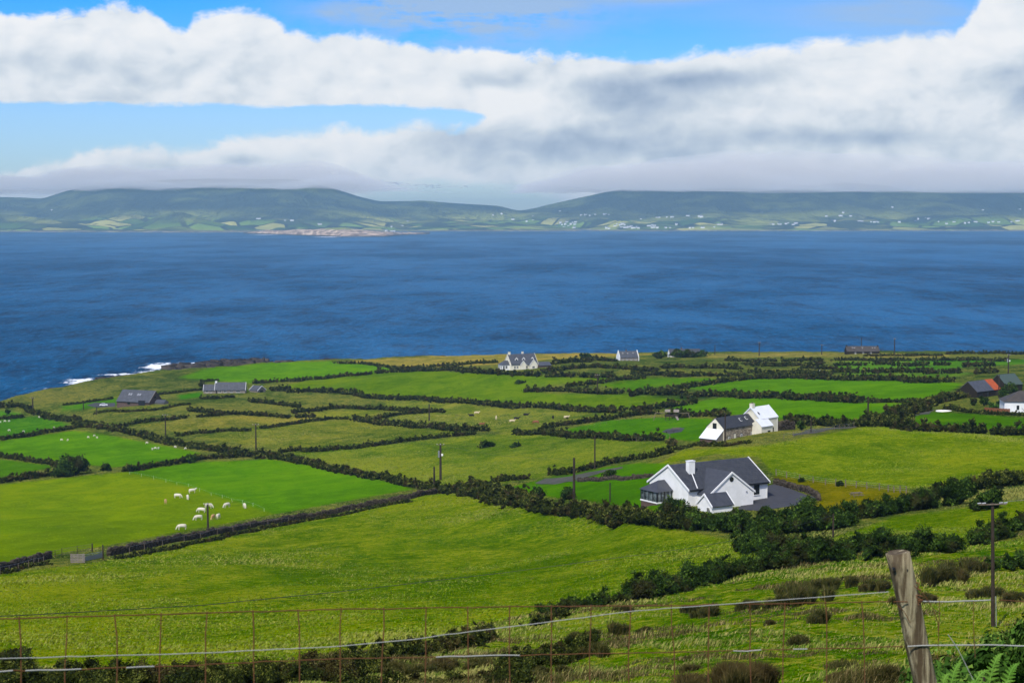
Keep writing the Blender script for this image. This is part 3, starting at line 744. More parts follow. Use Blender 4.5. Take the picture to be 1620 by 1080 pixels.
# ------------------------------------------------------------------ foliage
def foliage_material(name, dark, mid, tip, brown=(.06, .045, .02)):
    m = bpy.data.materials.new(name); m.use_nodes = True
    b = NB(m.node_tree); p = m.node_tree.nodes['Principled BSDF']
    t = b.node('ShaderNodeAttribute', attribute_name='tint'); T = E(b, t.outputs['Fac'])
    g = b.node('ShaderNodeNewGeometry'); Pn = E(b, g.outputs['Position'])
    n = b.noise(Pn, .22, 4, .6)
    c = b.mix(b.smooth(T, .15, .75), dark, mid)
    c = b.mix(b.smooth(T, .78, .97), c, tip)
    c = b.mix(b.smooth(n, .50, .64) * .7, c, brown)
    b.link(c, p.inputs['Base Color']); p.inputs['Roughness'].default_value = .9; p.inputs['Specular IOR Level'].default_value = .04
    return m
M['hedge'] = foliage_material('gorse_foliage', (.009, .014, .003), (.036, .050, .008), (.12, .13, .022), (.050, .034, .014))
M['tree'] = foliage_material('tree_foliage', (.008, .018, .003), (.026, .055, .007), (.075, .13, .016), (.030, .024, .009))
M['bramble'] = foliage_material('bramble_foliage', (.02, .05, .008), (.055, .13, .016), (.14, .23, .035), (.07, .065, .018))
M['rush'] = foliage_material('rush_stems', (.03, .038, .009), (.085, .078, .022), (.20, .16, .06), (.075, .05, .02))
M['grasst'] = foliage_material('grass_blades', (.05, .10, .012), (.12, .16, .03), (.34, .27, .12), (.20, .16, .07))
M['bark'] = material('bark', (.05, .04, .03), .9, .1)

_ico = {}
def ico(sub):
    if sub not in _ico:
        bm = bmesh.new(); bmesh.ops.create_icosphere(bm, subdivisions=sub, radius=1)
        _ico[sub] = (np.array([v.co[:] for v in bm.verts]), np.array([[v.index for v in f.verts] for f in bm.faces])); bm.free()
    return _ico[sub]
def clumps(C, R, leaf, cover=1.1, seed=0, squash=1.0, up=-.25, core=.68):
    """dense foliage: lumps at C (N,3) with radii R (N,3), leaf triangles of size `leaf`"""
    rg = np.random.default_rng(seed)
    V, F, T = [], [], []
    iv, jf = ico(2 if leaf < .5 else 1)
    n = len(C)
    jit = 1 + rg.normal(0, .10, (n, len(iv), 1))
    cv_ = C[:, None] + iv[None] * R[:, None] * core * jit
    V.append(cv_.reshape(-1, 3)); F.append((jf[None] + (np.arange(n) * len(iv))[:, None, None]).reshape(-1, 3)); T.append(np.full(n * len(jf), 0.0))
    base = n * len(iv)
    area = 2 * math.pi * R[:, 0] * R[:, 2] * 1.3
    la = leaf * leaf * .45
    cnt = np.clip((area * cover / la).astype(int), 6, 6000)
    ids = np.repeat(np.arange(n), cnt); N = len(ids)
    d = rg.normal(0, 1, (N, 3)); d /= np.linalg.norm(d, axis=1)[:, None]
    d[:, 2] = np.where(d[:, 2] < up, -d[:, 2] * .6, d[:, 2])
    # knobbly outline: several sprays per lump
    ph = rg.uniform(0, 6.28, (n, 3)); q = ph[ids]
    knob = 1 + .16 * np.sin(d[:, 0] * 5 + q[:, 0]) * np.sin(d[:, 1] * 5 + q[:, 1]) + .14 * np.sin(d[:, 2] * 6 + d[:, 0] * 4 + q[:, 2])
    rr = (rg.uniform(.62, 1.12, N) + (rg.random(N) < .12) * rg.uniform(.0, .30, N)) * knob
    Pn = C[ids] + d * R[ids] * rr[:, None]
    nrm = d * .9 + rg.normal(0, .65, (N, 3)); nrm /= np.linalg.norm(nrm, axis=1)[:, None]
    a = np.cross(nrm, rg.normal(0, 1, (N, 3))); a /= np.linalg.norm(a, axis=1)[:, None] + 1e-9
    b = np.cross(nrm, a)
    s = (leaf * rg.uniform(.6, 1.35, N))[:, None]
    v = np.stack([Pn - a * s * .5 - b * s * .35, Pn + a * s * .5 - b * s * .35, Pn + b * s * .75], 1)
    V.append(v.reshape(-1, 3)); F.append(np.arange(N * 3).reshape(-1, 3) + base)
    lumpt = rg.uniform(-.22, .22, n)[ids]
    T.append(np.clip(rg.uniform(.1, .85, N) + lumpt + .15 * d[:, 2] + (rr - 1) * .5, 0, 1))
    V = np.concatenate(V); rm = float(np.median(R[:, 0])); f = 1.35 / max(rm, .05); A_ = rm * .30
    x, y, z = V.T.copy() * f
    V = V + A_ * np.stack([np.sin(y * 1.1 + 1.7 * np.sin(z * .9)) + .5 * np.sin(z * 2.3 + x), np.sin(x * .9 + 1.3 * np.sin(z * 1.2 + 2)) + .5 * np.sin(x * 2.1 - z), .8 * np.sin(x * 1.3 + y * .8 + 1) + .6 * np.sin(x * 2.7 - y * 1.9)], 1)
    return V, np.concatenate(F), np.concatenate(T)
def leaf_size(y, k=1.5): return max(.07, y * k / 1707)
PXM = lambda y: FPX / y       # photo pixels per metre at distance y

def line_pts(pts, step):
    P3 = G([p[0] for p in pts], [p[1] for p in pts])
    seg = np.linalg.norm(np.diff(P3[:, :2], axis=0), axis=1); L = np.concatenate([[0], np.cumsum(seg)])
    u = np.arange(0, L[-1], step)
    x = np.interp(u, L, P3[:, 0]); y = np.interp(u, L, P3[:, 1])
    return x, y, L[-1]
tri_total = 0
def hedge(label, pts, h=2.0, w=1.8, gaps=.06, group='hedges between the fields', name='hedge', cat='hedge', mat='hedge', var=.35, seed=None, cover=1.0, rows=1):
    """pts: the foot of the hedge as seen in the photograph"""
    global tri_total
    seed = seed if seed is not None else int(abs(pts[0][0] * 7 + pts[0][1] * 13)) % 9999
    rg = np.random.default_rng(seed)
    h *= .78; w *= .80
    x, y, L = line_pts(pts, w * .5)
    n0_ = len(x)
    if rows > 1: x = np.tile(x, rows); y = np.concatenate([y[:n0_] + k * w * .9 for k in range(rows)])
    n = len(x)
    wav = .5 + .5 * np.sin(np.arange(n) * .43 + rg.uniform(0, 6)) * np.sin(np.arange(n) * .17 + rg.uniform(0, 6))
    keep = rg.random(n) > gaps
    hh = h * (1 - var * .55 + var * (rg.random(n) * .65 + wav * .6))
    tall = rg.random(n) < .05; hh = np.where(tall, hh * 1.35, hh)
    x = x + rg.normal(0, w * .13, n); y = y + rg.normal(0, w * .17, n)
    x, y, hh = x[keep], y[keep], hh[keep]
    z = H(x, y)
    C = np.stack([x, y, z + hh * .42], 1)
    rw = w * .52 * rg.uniform(.45, 1.25, len(x))
    R = np.stack([rw, rw, hh * .56], 1)
    # small shoots and side lumps break the outline
    k2 = len(x); o2 = rg.normal(0, w * .34, (k2, 2)); h2 = hh * rg.uniform(.5, 1.25, k2); r2 = w * rg.uniform(.14, .30, k2)
    C = np.concatenate([C, np.stack([x + o2[:, 0], y + o2[:, 1], z + h2 - r2 * .3], 1)]); R = np.concatenate([R, np.stack([r2, r2, r2 * rg.uniform(.8, 1.5, k2)], 1)])
    o3 = rg.normal(0, w * .5, (k2, 2)); r3 = w * rg.uniform(.14, .32, k2)
    C = np.concatenate([C, np.stack([x + o3[:, 0], y + o3[:, 1], z + r3 * .5], 1)]); R = np.concatenate([R, np.stack([r3, r3, r3 * 1.1], 1)])
    lf = leaf_size(y.mean())
    V, F, T = clumps(C, R, lf, cover, seed)
    tri_total += len(F)
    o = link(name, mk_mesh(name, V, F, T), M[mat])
    return tag(o, label, cat, group)

HEDGES = [
 # left side
 ('dark gorse hedge along the far left coast, below the clifftop utility pole', [(-60, 646), (0, 645), (25, 643), (52, 648)], 3.0, 3.2),
 ('short hedge by the left edge under the small bright paddock', [(-60, 664), (0, 663), (37, 660)], 2.0, 2.2),
 ('long broad hedge running from the coast down past the bright sheep field', [(43, 651), (67, 658), (97, 665), (125, 671), (150, 676), (173, 680), (200, 685), (227, 691), (260, 700), (290, 706), (320, 711), (350, 715), (383, 720), (413, 725)], 2.6, 3.6),
 ('dark hedge between the upper left sheep paddock and the bright sheep field', [(-60, 702), (0, 697), (37, 692), (67, 686), (100, 681), (125, 676), (160, 678)], 2.2, 2.4),
 ('thin hedge under the bright sheep field reaching the round tree', [(-60, 718), (0, 723), (20, 726), (50, 731), (83, 735), (100, 742)], 2.0, 2.0),
 ('hedge along the upper left edge of the cattle field, running into the round tree', [(-60, 772), (0, 764), (33, 759), (67, 754), (93, 750), (140, 745)], 2.4, 2.6),
 ('hedge between the sheep field and the cattle field, right of the round tree', [(197, 746), (233, 741), (267, 736), (300, 730), (333, 726), (367, 724), (400, 721), (430, 720)], 2.3, 2.3),
 ('hedge above the bright strip of the cattle field, running right to the tall poles', [(425, 724), (445, 727), (477, 733), (507, 740), (540, 748), (573, 754), (607, 759), (640, 767), (663, 772), (690, 774)], 2.4, 3.0),
 ('short hedge below the dark slate house, ending left of the yellow pasture', [(190, 676), (217, 670), (247, 666), (277, 664), (295, 661)], 2.0, 2.4),
 ('broken hedge along the lower edge of the yellow pasture', [(280, 690), (307, 686), (333, 685), (360, 682), (395, 682)], 1.6, 1.8),
 ('long dark hedge across the rough pastures below the grey bungalow', [(297, 650), (320, 653), (353, 656), (383, 656), (417, 658), (450, 661), (477, 661), (500, 660)], 2.3, 2.6),
 ('low forked hedge lying above the yellow pasture', [(313, 660), (343, 658), (367, 655)], 1.6, 1.8),
 ('short hedge bending right above the mid rough pasture', [(413, 678), (433, 676), (450, 673), (473, 670), (500, 666), (520, 663), (552, 663)], 1.5, 1.8),
 ('hedge between two rough pastures left of the utility pole with the transformer', [(443, 716), (467, 713), (493, 715), (520, 713), (540, 711), (563, 710), (597, 705), (630, 700), (663, 696), (693, 693), (720, 690), (753, 687)], 1.8, 2.0),
 ('bushy hedge below the grey shed beside the bungalow', [(395, 636), (420, 638), (433, 640), (460, 643), (474, 645)], 2.4, 2.6),
 ('thin hedge in the rough ground right of the bushy hedge', [(463, 654), (493, 651), (540, 646), (573, 648), (597, 647), (633, 650), (667, 651), (703, 653)], 2.2, 2.3),
 ('lower fork of hedge left of the pasture with the brown and black cattle', [(593, 663), (623, 658), (647, 655), (690, 652)], 2.0, 2.0),
 ('hedge along the lower edge of the bright clifftop field', [(400, 607), (433, 605), (467, 604), (483, 601), (513, 600), (540, 596), (587, 592)], 2.2, 2.6),
 ('low hedge left of the long grey bungalow', [(345, 602), (320, 604), (318, 612)], 1.6, 2.0),
 ('garden hedge in front of the long grey bungalow', [(318, 631), (340, 631), (370, 629)], 1.6, 2.2),
 ('hedge behind the dark slate house towards the sea', [(100, 641), (130, 638), (160, 634), (180, 631)], 1.3, 1.5),
 ('hedge right of the dark slate house', [(250, 625), (275, 622), (300, 619), (320, 617)], 1.2, 1.6),
 ('faint hedge across the rough pasture below the slate house', [(150, 655), (200, 652), (240, 650), (300, 640)], 1.0, 1.6),
 # middle
 ('long continuous hedge between the big mid green field and the cattle pasture', [(430, 618), (460, 621), (483, 620), (513, 621), (540, 622), (573, 629), (607, 632), (650, 632), (690, 636), (727, 637), (773, 641), (817, 646), (857, 645), (900, 650), (940, 652), (973, 653), (1007, 650), (1040, 647), (1080, 641), (1100, 638)], 2.9, 3.4),
 ('thick hedge left of the pasture where the brown cow lies', [(560, 665), (583, 669), (623, 673), (657, 677), (690, 678), (723, 682), (757, 682), (773, 682)], 2.9, 3.0),
 ('dark hedge with fence posts below the lawn of the play set', [(813, 687), (840, 688), (860, 687), (890, 690), (917, 693), (957, 694), (990, 697), (1017, 697), (1047, 697)], 2.6, 2.6),
 ('hedge rising to the play set above its lawn', [(860, 679), (887, 674), (917, 671), (950, 666), (983, 661), (1013, 657), (1040, 655)], 2.4, 2.6),
 ('island hedge in the mid green field, lower arm', [(833, 620), (860, 619), (907, 620), (940, 623), (987, 623)], 2.8, 3.0),
 ('upper arm of the island hedge above the bright wedge of field', [(895, 613), (930, 609), (957, 605), (987, 601), (1020, 599)], 2.6, 2.8),
 ('tall clump of hedge at the right end of the mid green field', [(997, 628), (1015, 624), (1035, 624), (1060, 625), (1085, 624)], 4.0, 4.0),
 ('hedge under the tan stubble strip by the sea, left part', [(530, 575), (573, 576), (607, 580), (640, 585)], 1.8, 2.0),
 ('long scrubby hedge below the dormer house', [(597, 591), (627, 588), (673, 587), (707, 586), (740, 589), (773, 592), (807, 593), (840, 595), (873, 596), (907, 596), (973, 597)], 3.0, 4.4),
 ('dark hedge between the stubble strip and the dormer house', [(630, 585), (673, 582), (720, 578), (760, 575), (785, 574)], 2.2, 2.6),
 ('hedge right of the dormer house garage', [(872, 577), (917, 573), (940, 570), (975, 572)], 2.6, 3.2),
 ('hedge between the dormer house and the white gabled house', [(860, 590), (900, 584), (950, 582), (1000, 585), (1040, 588)], 2.6, 4.0),
 # right far
 ('diagonal hedge between the bright wedge and the big bright right field', [(1060, 618), (1090, 613), (1120, 609), (1147, 605), (1180, 601), (1207, 598)], 2.8, 3.0),
 ('long hedge along the top of the big bright right field', [(1207, 599), (1270, 599), (1313, 601), (1357, 602), (1397, 602), (1433, 604), (1473, 606), (1513, 604)], 3.0, 3.0),
 ('long lumpy hedge between the two bright right fields', [(1080, 630), (1107, 628), (1130, 627), (1147, 627), (1193, 630), (1230, 630), (1267, 633), (1297, 633), (1330, 636), (1367, 637)], 3.2, 3.2),
 ('low hedge tail with a gap at the right end between the two bright fields', [(1375, 636), (1400, 637), (1433, 637), (1475, 634), (1500, 628)], 1.5, 1.8),
 ('dark hedge behind the play set', [(1060, 658), (1080, 661), (1107, 659), (1133, 658), (1150, 660)], 3.0, 3.0),
 ('hedge behind the ruined stone yard and below the lower bright field', [(1247, 670), (1287, 673), (1327, 675), (1355, 675), (1385, 675)], 2.6, 2.8),
 ('tall overgrown hedge climbing from the pole to the lane end', [(1370, 673), (1397, 668), (1425, 660), (1445, 655), (1463, 650)], 3.2, 3.6),
 ('thick hedge under the small field beside the white cottage', [(1380, 671), (1413, 676), (1440, 681), (1480, 683), (1513, 684), (1547, 686), (1580, 688), (1640, 688)], 2.9, 3.4),
 ('clipped hedge in front of the white cottage garden', [(1495, 648), (1520, 651), (1557, 655), (1600, 657), (1640, 658)], 1.3, 1.6),
 ('overgrown bank of scrub below the slate barn', [(1430, 652), (1455, 646), (1475, 640), (1500, 634), (1525, 629)], 2.8, 4.0),
 # near
 ('long thick hedge along the far side of the big near pasture, left of the bungalow', [(690, 779), (720, 780), (760, 790), (790, 797), (820, 803), (860, 810), (900, 815), (950, 820), (1000, 826), (1050, 832), (1090, 838)], 2.7, 3.2),
 ('hedge from the lane junction towards the bent trees', [(745, 768), (770, 776), (800, 785), (830, 790)], 2.4, 2.6),
 ('thick hedge in front of the white bungalow', [(1075, 832), (1120, 838), (1160, 842), (1210, 846), (1260, 842), (1310, 838), (1350, 832)], 2.5, 3.2),
 ('hedge below the orange grass right of the bungalow', [(1260, 824), (1310, 826), (1350, 824), (1400, 815), (1440, 806), (1480, 800)], 2.6, 2.8),
 ('second belt of hedge below the bungalow, bordering the sloping pasture', [(1180, 866), (1230, 876), (1290, 880), (1350, 876), (1400, 870), (1460, 870), (1510, 874)], 2.2, 3.0),
 ('broad green hedge curving along the near side of the big pasture', [(990, 952), (1030, 944), (1060, 935), (1110, 925), (1160, 912), (1210, 902), (1270, 893), (1330, 886), (1390, 882), (1440, 882)], 2.1, 2.8),
 ('low scrub hedge leading down to the lower edge of the pasture', [(860, 972), (900, 964), (950, 958), (990, 952)], 1.1, 1.6),
 ('lane side hedge above the bungalow lawn', [(870, 751), (900, 750), (930, 743), (960, 735), (1000, 728), (1040, 722), (1062, 717)], 1.9, 2.0),
 ('brownish hedge left of the lane bend', [(780, 762), (800, 761), (832, 758)], 1.7, 1.8),
 ('overgrown edge in front of the stone barn', [(1040, 716), (1075, 710), (1110, 705), (1150, 706), (1190, 700)], .8, 1.4),
 ('dark hedge at the right edge above the sloping pasture', [(1545, 775), (1580, 770), (1640, 764)], 3.0, 3.4),
 ('dark hedge across the hillside behind the tall near pole', [(1545, 862), (1575, 850), (1610, 838), (1660, 825)], 1.7, 2.0),
 ('low dark hedge on the hillside right of the tall near pole', [(1570, 902), (1600, 900), (1650, 898)], 1.5, 2.0),
]
for lb, pts, h_, w_ in HEDGES:
    nearg = pts[0][1] > 860 or 'bungalow' in lb and pts[0][1] > 820
    hedge(lb, pts, h_, w_ * (1.15 if nearg else 1), mat='tree' if nearg else 'hedge')
# the broken belts of scrub that stripe the far right
STR = [([(1320, 571), (1380, 571), (1446, 571)], 2.0, 3, 'scrub belt just below the clifftop cottage'), ([(1450, 571), (1520, 571), (1594, 571)], 2.0, 3, 'scrub belt right of the clifftop cottage, ending at the barn pole'), ([(1320, 579), (1372, 578)], 2.4, 3, 'short scrub belt, second row under the clifftop cottage'),
 ([(1385, 577), (1412, 577)], 3.0, 3.2, 'very short tall scrub clump in the second row under the cottage'), ([(1416, 579), (1468, 578)], 3.0, 3, 'scrub belt in the second row, right of the short clump'), ([(1477, 578), (1505, 578)], 2.6, 3, 'short scrub belt left of the one above the green roofed barn'),
 ([(1524, 581), (1550, 580), (1575, 579)], 3.2, 3.4, 'tall scrub belt standing above the green roofed barn'), ([(1320, 589), (1350, 590), (1376, 590)], 2.8, 3, 'scrub belt next to the pale sheep, third row'), ([(1381, 591), (1425, 590), (1468, 589)], 3.2, 3.2, 'long lumpy scrub belt in the third row, right of the sheep'),
 ([(1464, 592), (1500, 591), (1516, 590)], 2.8, 3, 'scrub belt left of the barns in the third row'), ([(1544, 592), (1577, 590)], 2.8, 3, 'scrub clump touching the green roofed barn on its left'), ([(1270, 583), (1320, 584)], 2.4, 3, 'short scrub belt left of the pale sheep'),
 ([(1500, 560.5), (1560, 560), (1640, 560)], 2.2, 3, 'line of bushes on the cliff edge at the far right against the sea'), ([(1180, 578), (1240, 580), (1300, 577)], 2.6, 4, 'wide scrub belt above the bright right field, middle row'), ([(1150, 571), (1220, 572), (1300, 570)], 2.0, 4, 'scrub belt below the pole against the sea'),
 ([(1060, 596), (1120, 595), (1180, 594)], 2.4, 4, 'scrub belt above the bright wedge of field'), ([(1190, 590), (1250, 591), (1310, 592)], 2.6, 4, 'scrub belt directly above the hedge of the big bright right field'), ([(1050, 583), (1120, 582), (1170, 585)], 2.4, 4.5, 'scrub belt below the low house masked by bushes'),
 ([(1370, 563.5), (1430, 563.5), (1490, 563)], 1.4, 2.5, 'thin scrub line along the stubble right of the clifftop cottage'), ([(1000, 592), (1040, 594), (1080, 592)], 2.4, 4, 'scrub belt below the small white gabled house')]
for pts, h_, w_, lb in STR: hedge(lb, pts, h_, w_, .10, 'scrub belts on the far right')

def bush(label, px, py, wpx, hpx, name='bush', group='bushes', mat='tree', cat='bush', depth=.8, lumps=None, seed=None, trunk=False, lean=0):
    global tri_total
    p = g1(px, py); k = 1 / PXM(p.y)
    w = wpx * k; h = hpx * k
    rg = np.random.default_rng(seed if seed is not None else int(px * 3 + py))
    n = lumps or 12
    th = rg.uniform(0, 6.28, n); rr = np.sqrt(rg.random(n)) * .30 * w
    zz = rg.uniform(.16, .72, n) * h
    shrink = 1 - (zz / h) * .35
    C = np.stack([p.x + np.cos(th) * rr * shrink + lean * zz, p.y + np.sin(th) * rr * depth * shrink, H(p.x + np.cos(th) * rr, p.y + np.sin(th) * rr) + zz], 1)
    r = w * rg.uniform(.17, .25, n)
    R = np.stack([r, r, np.minimum(r * .95, h * .34)], 1)
    V, F, T = clumps(C, R, leaf_size(p.y), 1.0, int(px), core=.78)
    V = V - np.array([p.x, p.y, p.z])
    tri_total += len(F)
    if trunk:
        e_ = empty(name, p, 0, label, cat, group)
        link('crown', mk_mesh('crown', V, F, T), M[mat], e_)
        mb = MB()
        mb.tube([(0, 0, -.3), (.1 * lean * h, 0, h * .25), (lean * h * .45, 0, h * .5)], [w * .035, w * .028, w * .02])
        for a in range(5):
            t = a * 1.256 + px; mb.tube([(lean * h * .2, 0, h * .28), (lean * h * .5 + math.cos(t) * w * .2, math.sin(t) * w * .2, h * .6)], [w * .018, w * .008], 5)
        mb.build('trunk', M['bark'], e_)
        return e_
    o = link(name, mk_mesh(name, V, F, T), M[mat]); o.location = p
    return tag(o, label, cat, group)
bush('large round dark tree in the hedge between sheep and cattle fields', 114, 752, 58, 32, 'tree', 'trees in the hedges', trunk=True, cat='tree', lumps=22)
bush('small round bush just right of the large round tree', 168, 745, 20, 12)
bush('small low bush left of the hedge above the cattle field', 211, 745, 20, 9)
bush('round bush in the middle of the hedge above the cattle field', 301, 732, 26, 14)
bush('wind-bent dark tree leaning right, beside the lane bend', 838, 796, 36, 26, 'tree', 'trees in the hedges', trunk=True, cat='tree', lean=.75, lumps=16)
bush('second wind-bent dark tree, left of the bare pole by the lawn', 896, 790, 30, 24, 'tree', 'trees in the hedges', trunk=True, cat='tree', lean=.5, lumps=16)
bush('leafy tree in front of the sunroom of the white bungalow', 1070, 826, 60, 40, 'tree', 'trees in the hedges', trunk=True, cat='tree', lumps=24)
bush('green bush below the small porch of the white bungalow', 1125, 832, 40, 18)
bush('green bush in front of the bungalow front gable', 1168, 824, 44, 20)
bush('spreading bush at the corner of the driveway wall', 1215, 822, 40, 20)
bush('dark green bush standing out of the hedge below the driveway', 1250, 834, 46, 22)
bush('round green bush beside the curved hedge of the near pasture', 1128, 912, 48, 28)
bush('dark wide tree at the right end of the orange grass', 1515, 799, 72, 40, 'tree', 'trees in the hedges', trunk=True, cat='tree', lumps=20)
bush('broad dark tree above the sloping pasture, rightmost of its clump', 1562, 806, 64, 32, 'tree', 'trees in the hedges', trunk=True, cat='tree', lumps=18)
bush('dark reddish bush left of the tree clump by the orange grass', 1458, 806, 60, 30, lumps=18)
bush('bare topped bush rising behind the tree clump', 1486, 786, 24, 30)
bush('small bush on the fence line above the orange grass', 1328, 769, 16, 9)
bush('small bush near the left end of the post and wire fence', 1268, 762, 12, 7)
bush('reddish bush on the lane by the bungalow entrance', 962, 756, 26, 12)
bush('dry pampas-like bush at the corner of the play set lawn', 1062, 706, 24, 14, mat='rush')
bush('tall bush growing in the ruined stone yard', 1267, 681, 17, 20)
bush('dense dark bushes masking the low house near the sea', 1090, 565, 66, 9, lumps=30, depth=.3)
bush('dark tree left of the low house near the sea', 1043, 567, 30, 10, lumps=14)
bush('dark tree clump left of the white gabled house', 927, 568, 24, 9)
bush('tall round shrub in front of the red roofed shed', 1540, 643, 14, 16)
bush('leafy bush beside the tall round shrub', 1556, 642, 18, 16)
bush('bushy garden shrub near the timber fence', 1585, 643, 22, 12)
bush('yellow green garden bush below the barns', 1572, 646, 20, 10, mat='bramble')
bush('large dark tree mass between barns and white cottage', 1600, 634, 46, 26, 'tree', 'trees in the hedges', trunk=True, cat='tree', lumps=22)
bush('round bush at the left end of the grassy bank under the barns', 1440, 645, 26, 10)
bush('small dark tree standing on the stubble strip by the sea', 767, 577, 6, 11, 'tree', 'trees in the hedges', trunk=True, cat='tree')
bush('dark bush in the small paddock at the left edge', 12, 655, 12, 8)
bush('low patch of heather bushes in the green field below the dormer house', 822, 606, 22, 4)
bush('low dark bushes in the rough pasture right of the transformer pole', 770, 707, 34, 9, lumps=18)
bush('second patch of low bushes in the rough pasture', 815, 707, 26, 6, lumps=12)
bush('clump of bushes at the bottom left corner behind the fence', 22, 1056, 66, 34, lumps=18)
G2 = 'scrub along the foot of the hillside'
hedge('long bramble hedge along the bottom left edge behind the wire fence', [(-80, 1092), (60, 1092), (180, 1092), (300, 1090), (420, 1086), (520, 1080), (580, 1068)], 1.15, 1.7, .14, G2, rows=2)
hedge('dark green scrub sloping up from the bottom hedge towards the middle', [(560, 1066), (610, 1050), (660, 1040), (720, 1030), (775, 1014)], 1.0, 1.3, .05, G2, rows=2)
hedge('low spreading scrub in the middle of the hillside foot', [(800, 1064), (850, 1054), (900, 1046), (935, 1032)], .95, 1.2, .1, G2, rows=2)
hedge('ragged strip of dark bushes below the middle scrub', [(560, 1094), (650, 1088), (740, 1082), (830, 1084)], .7, 1.2, .25, G2)
hedge('thin row of bushes where the hillside meets the near pasture', [(845, 990), (868, 982), (895, 974)], .9, 1.0, .2, G2)

# rush tussocks and grass on the near hillside: real blades
def blades(cx, cy, rad, n, hgt, wid, mat_seed, lean=(.25, .0), spread=.5, tip=(.2, 1)):
    """tufts of upright blades (two stacked triangles each)"""
    rg = np.random.default_rng(mat_seed)
    x = cx + rg.normal(0, 1, n) * rad[0]; y = cy + rg.normal(0, 1, n) * rad[1]
    return x, y, rg
def blade_mesh(x, y, h, w, lean, rg, tint, hz_=None):
    n = len(x); z = (H(x, y) if hz_ is None else hz_) - .03
    th = rg.uniform(0, math.pi, n); a = np.stack([np.cos(th), np.sin(th) * .5, 0 * th], 1) * w[:, None] * .5
    b0 = np.stack([x, y, z], 1)
    l1 = np.stack([lean[:, 0] * h * .35, lean[:, 1] * h * .35, h * .6], 1)
    l2 = np.stack([lean[:, 0] * h, lean[:, 1] * h, h * np.clip(1 - .4 * np.hypot(lean[:, 0], lean[:, 1]), .3, 1)], 1)
    V = np.stack([b0 - a, b0 + a, b0 + l1 + a * .7, b0 + l1 - a * .7, b0 + l2], 1).reshape(-1, 3)
    i = np.arange(n)[:, None] * 5
    F = np.concatenate([i + [0, 1, 2], i + [0, 2, 3], i + [3, 2, 4]])
    return V, F, np.tile(tint, 3)
def tussock(label, px, py, wpx, hpx, group='rush tussocks on the near hillside', dens=1.0):
    global tri_total
    p = g1(px, py); k = 1 / PXM(p.y); w = wpx * k; h = hpx * k
    rg = np.random.default_rng(int(px * 5 + py))
    wpx *= 1.5; hpx *= 1.35; w *= 1.5; h *= 1.35
    n = int(min(6500, 300 + dens * 30 * wpx))
    nc_ = max(3, int(w / .35)); cx = rg.uniform(-.45, .45, nc_) * w; cyy = rg.uniform(-.45, .45, nc_) * w * .7
    pk = rg.integers(0, nc_, n)
    ox = cx[pk] + rg.normal(0, .10, n); oy = cyy[pk] + rg.normal(0, .10, n)
    rr = np.hypot(ox / (w * .5), oy / (w * .4)); hh = h * np.clip(1.05 - .35 * rr ** 2, .4, 1.1) * rg.uniform(.55, 1.1, n)
    lean = np.stack([.30 + (ox - cx[pk]) * 2.2 + rg.normal(0, .18, n), (oy - cyy[pk]) * 2 + rg.normal(0, .18, n)], 1)
    wd = np.full(n, max(.012, p.y * 1.1 / 1707)) * rg.uniform(.7, 1.3, n)
    zz = H(p.x + ox, p.y + oy)
    V, F, T = blade_mesh(p.x + ox, p.y + oy, hh, wd, lean, rg, np.clip(rg.beta(1.6, 2.2, n), 0, 1), zz)
    V -= np.array([p.x, p.y, p.z]); tri_total += len(F)
    o = link('rush_tussock', mk_mesh('rush_tussock', V, F, T), M['rush']); o.location = p
    return tag(o, label, 'rush clump', group)
TUS = [(1170, 1078, 150, 34, 'largest brown rush tussock, at the bottom of the hillside below the mesh'), (1290, 986, 30, 20, 'dark rounded rush tussock left of the post, under the long dark row'), (1270, 955, 64, 26, 'long dark rush tussock crossing the pale plain wire left of the post'),
 (1255, 938, 40, 16, 'rush tussock tucked behind the long dark row left of the post'), (1120, 972, 36, 16, 'small dark rush tussock where the two upper wires nearly meet'), (1090, 970, 22, 12, 'small rush tussock left of the dark one under the wires'),
 (1200, 965, 50, 16, 'low wide rush tussock under the top mesh wire'), (1330, 930, 44, 18, 'rush tussock just below the green hedge, left of the post top'), (1380, 935, 40, 16, 'rush tussock nearest the left side of the post'), (1290, 935, 36, 16, 'rush tussock between hedge and pale wire'),
 (1262, 1018, 20, 14, 'small lone rush tussock in the middle of the hillside grass'), (960, 1005, 44, 20, 'brown rush tussock right of the middle scrub'), (930, 1040, 40, 20, 'rush tussock at the right tip of the middle scrub'), (905, 1012, 30, 12, 'small rush tussock above the middle scrub'),
 (845, 1048, 60, 20, 'rush tussock in front of the middle scrub'), (720, 1062, 80, 20, 'wide rush tussock between the two lower scrub strips'), (640, 1070, 70, 18, 'leftmost rush tussock, beside the bottom bramble hedge'), (1480, 925, 60, 28, 'tall dark rush tussock just right of the weathered post'),
 (1520, 905, 50, 22, 'rush tussock between the weathered post and the near utility pole'), (1440, 955, 50, 16, 'rush tussock half hidden behind the weathered post'), (1600, 955, 44, 18, 'rush tussock right of the near utility pole'), (1400, 1080, 50, 26, 'rush tussock at the lower edge left of the post foot'),
 (1345, 1075, 40, 16, 'small rush tussock on the lower edge, second from the post foot'), (1020, 1000, 16, 9, 'tiny rush tussock in the open grass left of centre'), (1210, 990, 18, 9, 'tiny rush tussock below the low wide one'), (1330, 1060, 30, 14, 'rush tussock right of the largest tussock'),
 (985, 968, 24, 10, 'rush tussock at the top of the hillside beside the hedge end'), (1560, 945, 40, 16, 'rush tussock at the left side of the near utility pole'), (860, 1070, 50, 16, 'rush tussock on the lower edge under the middle scrub'), (1090, 1062, 26, 12, 'rush tussock left of the largest tussock')]
for a, b_, c, d, lb in TUS: tussock(lb, a, b_, c, d)
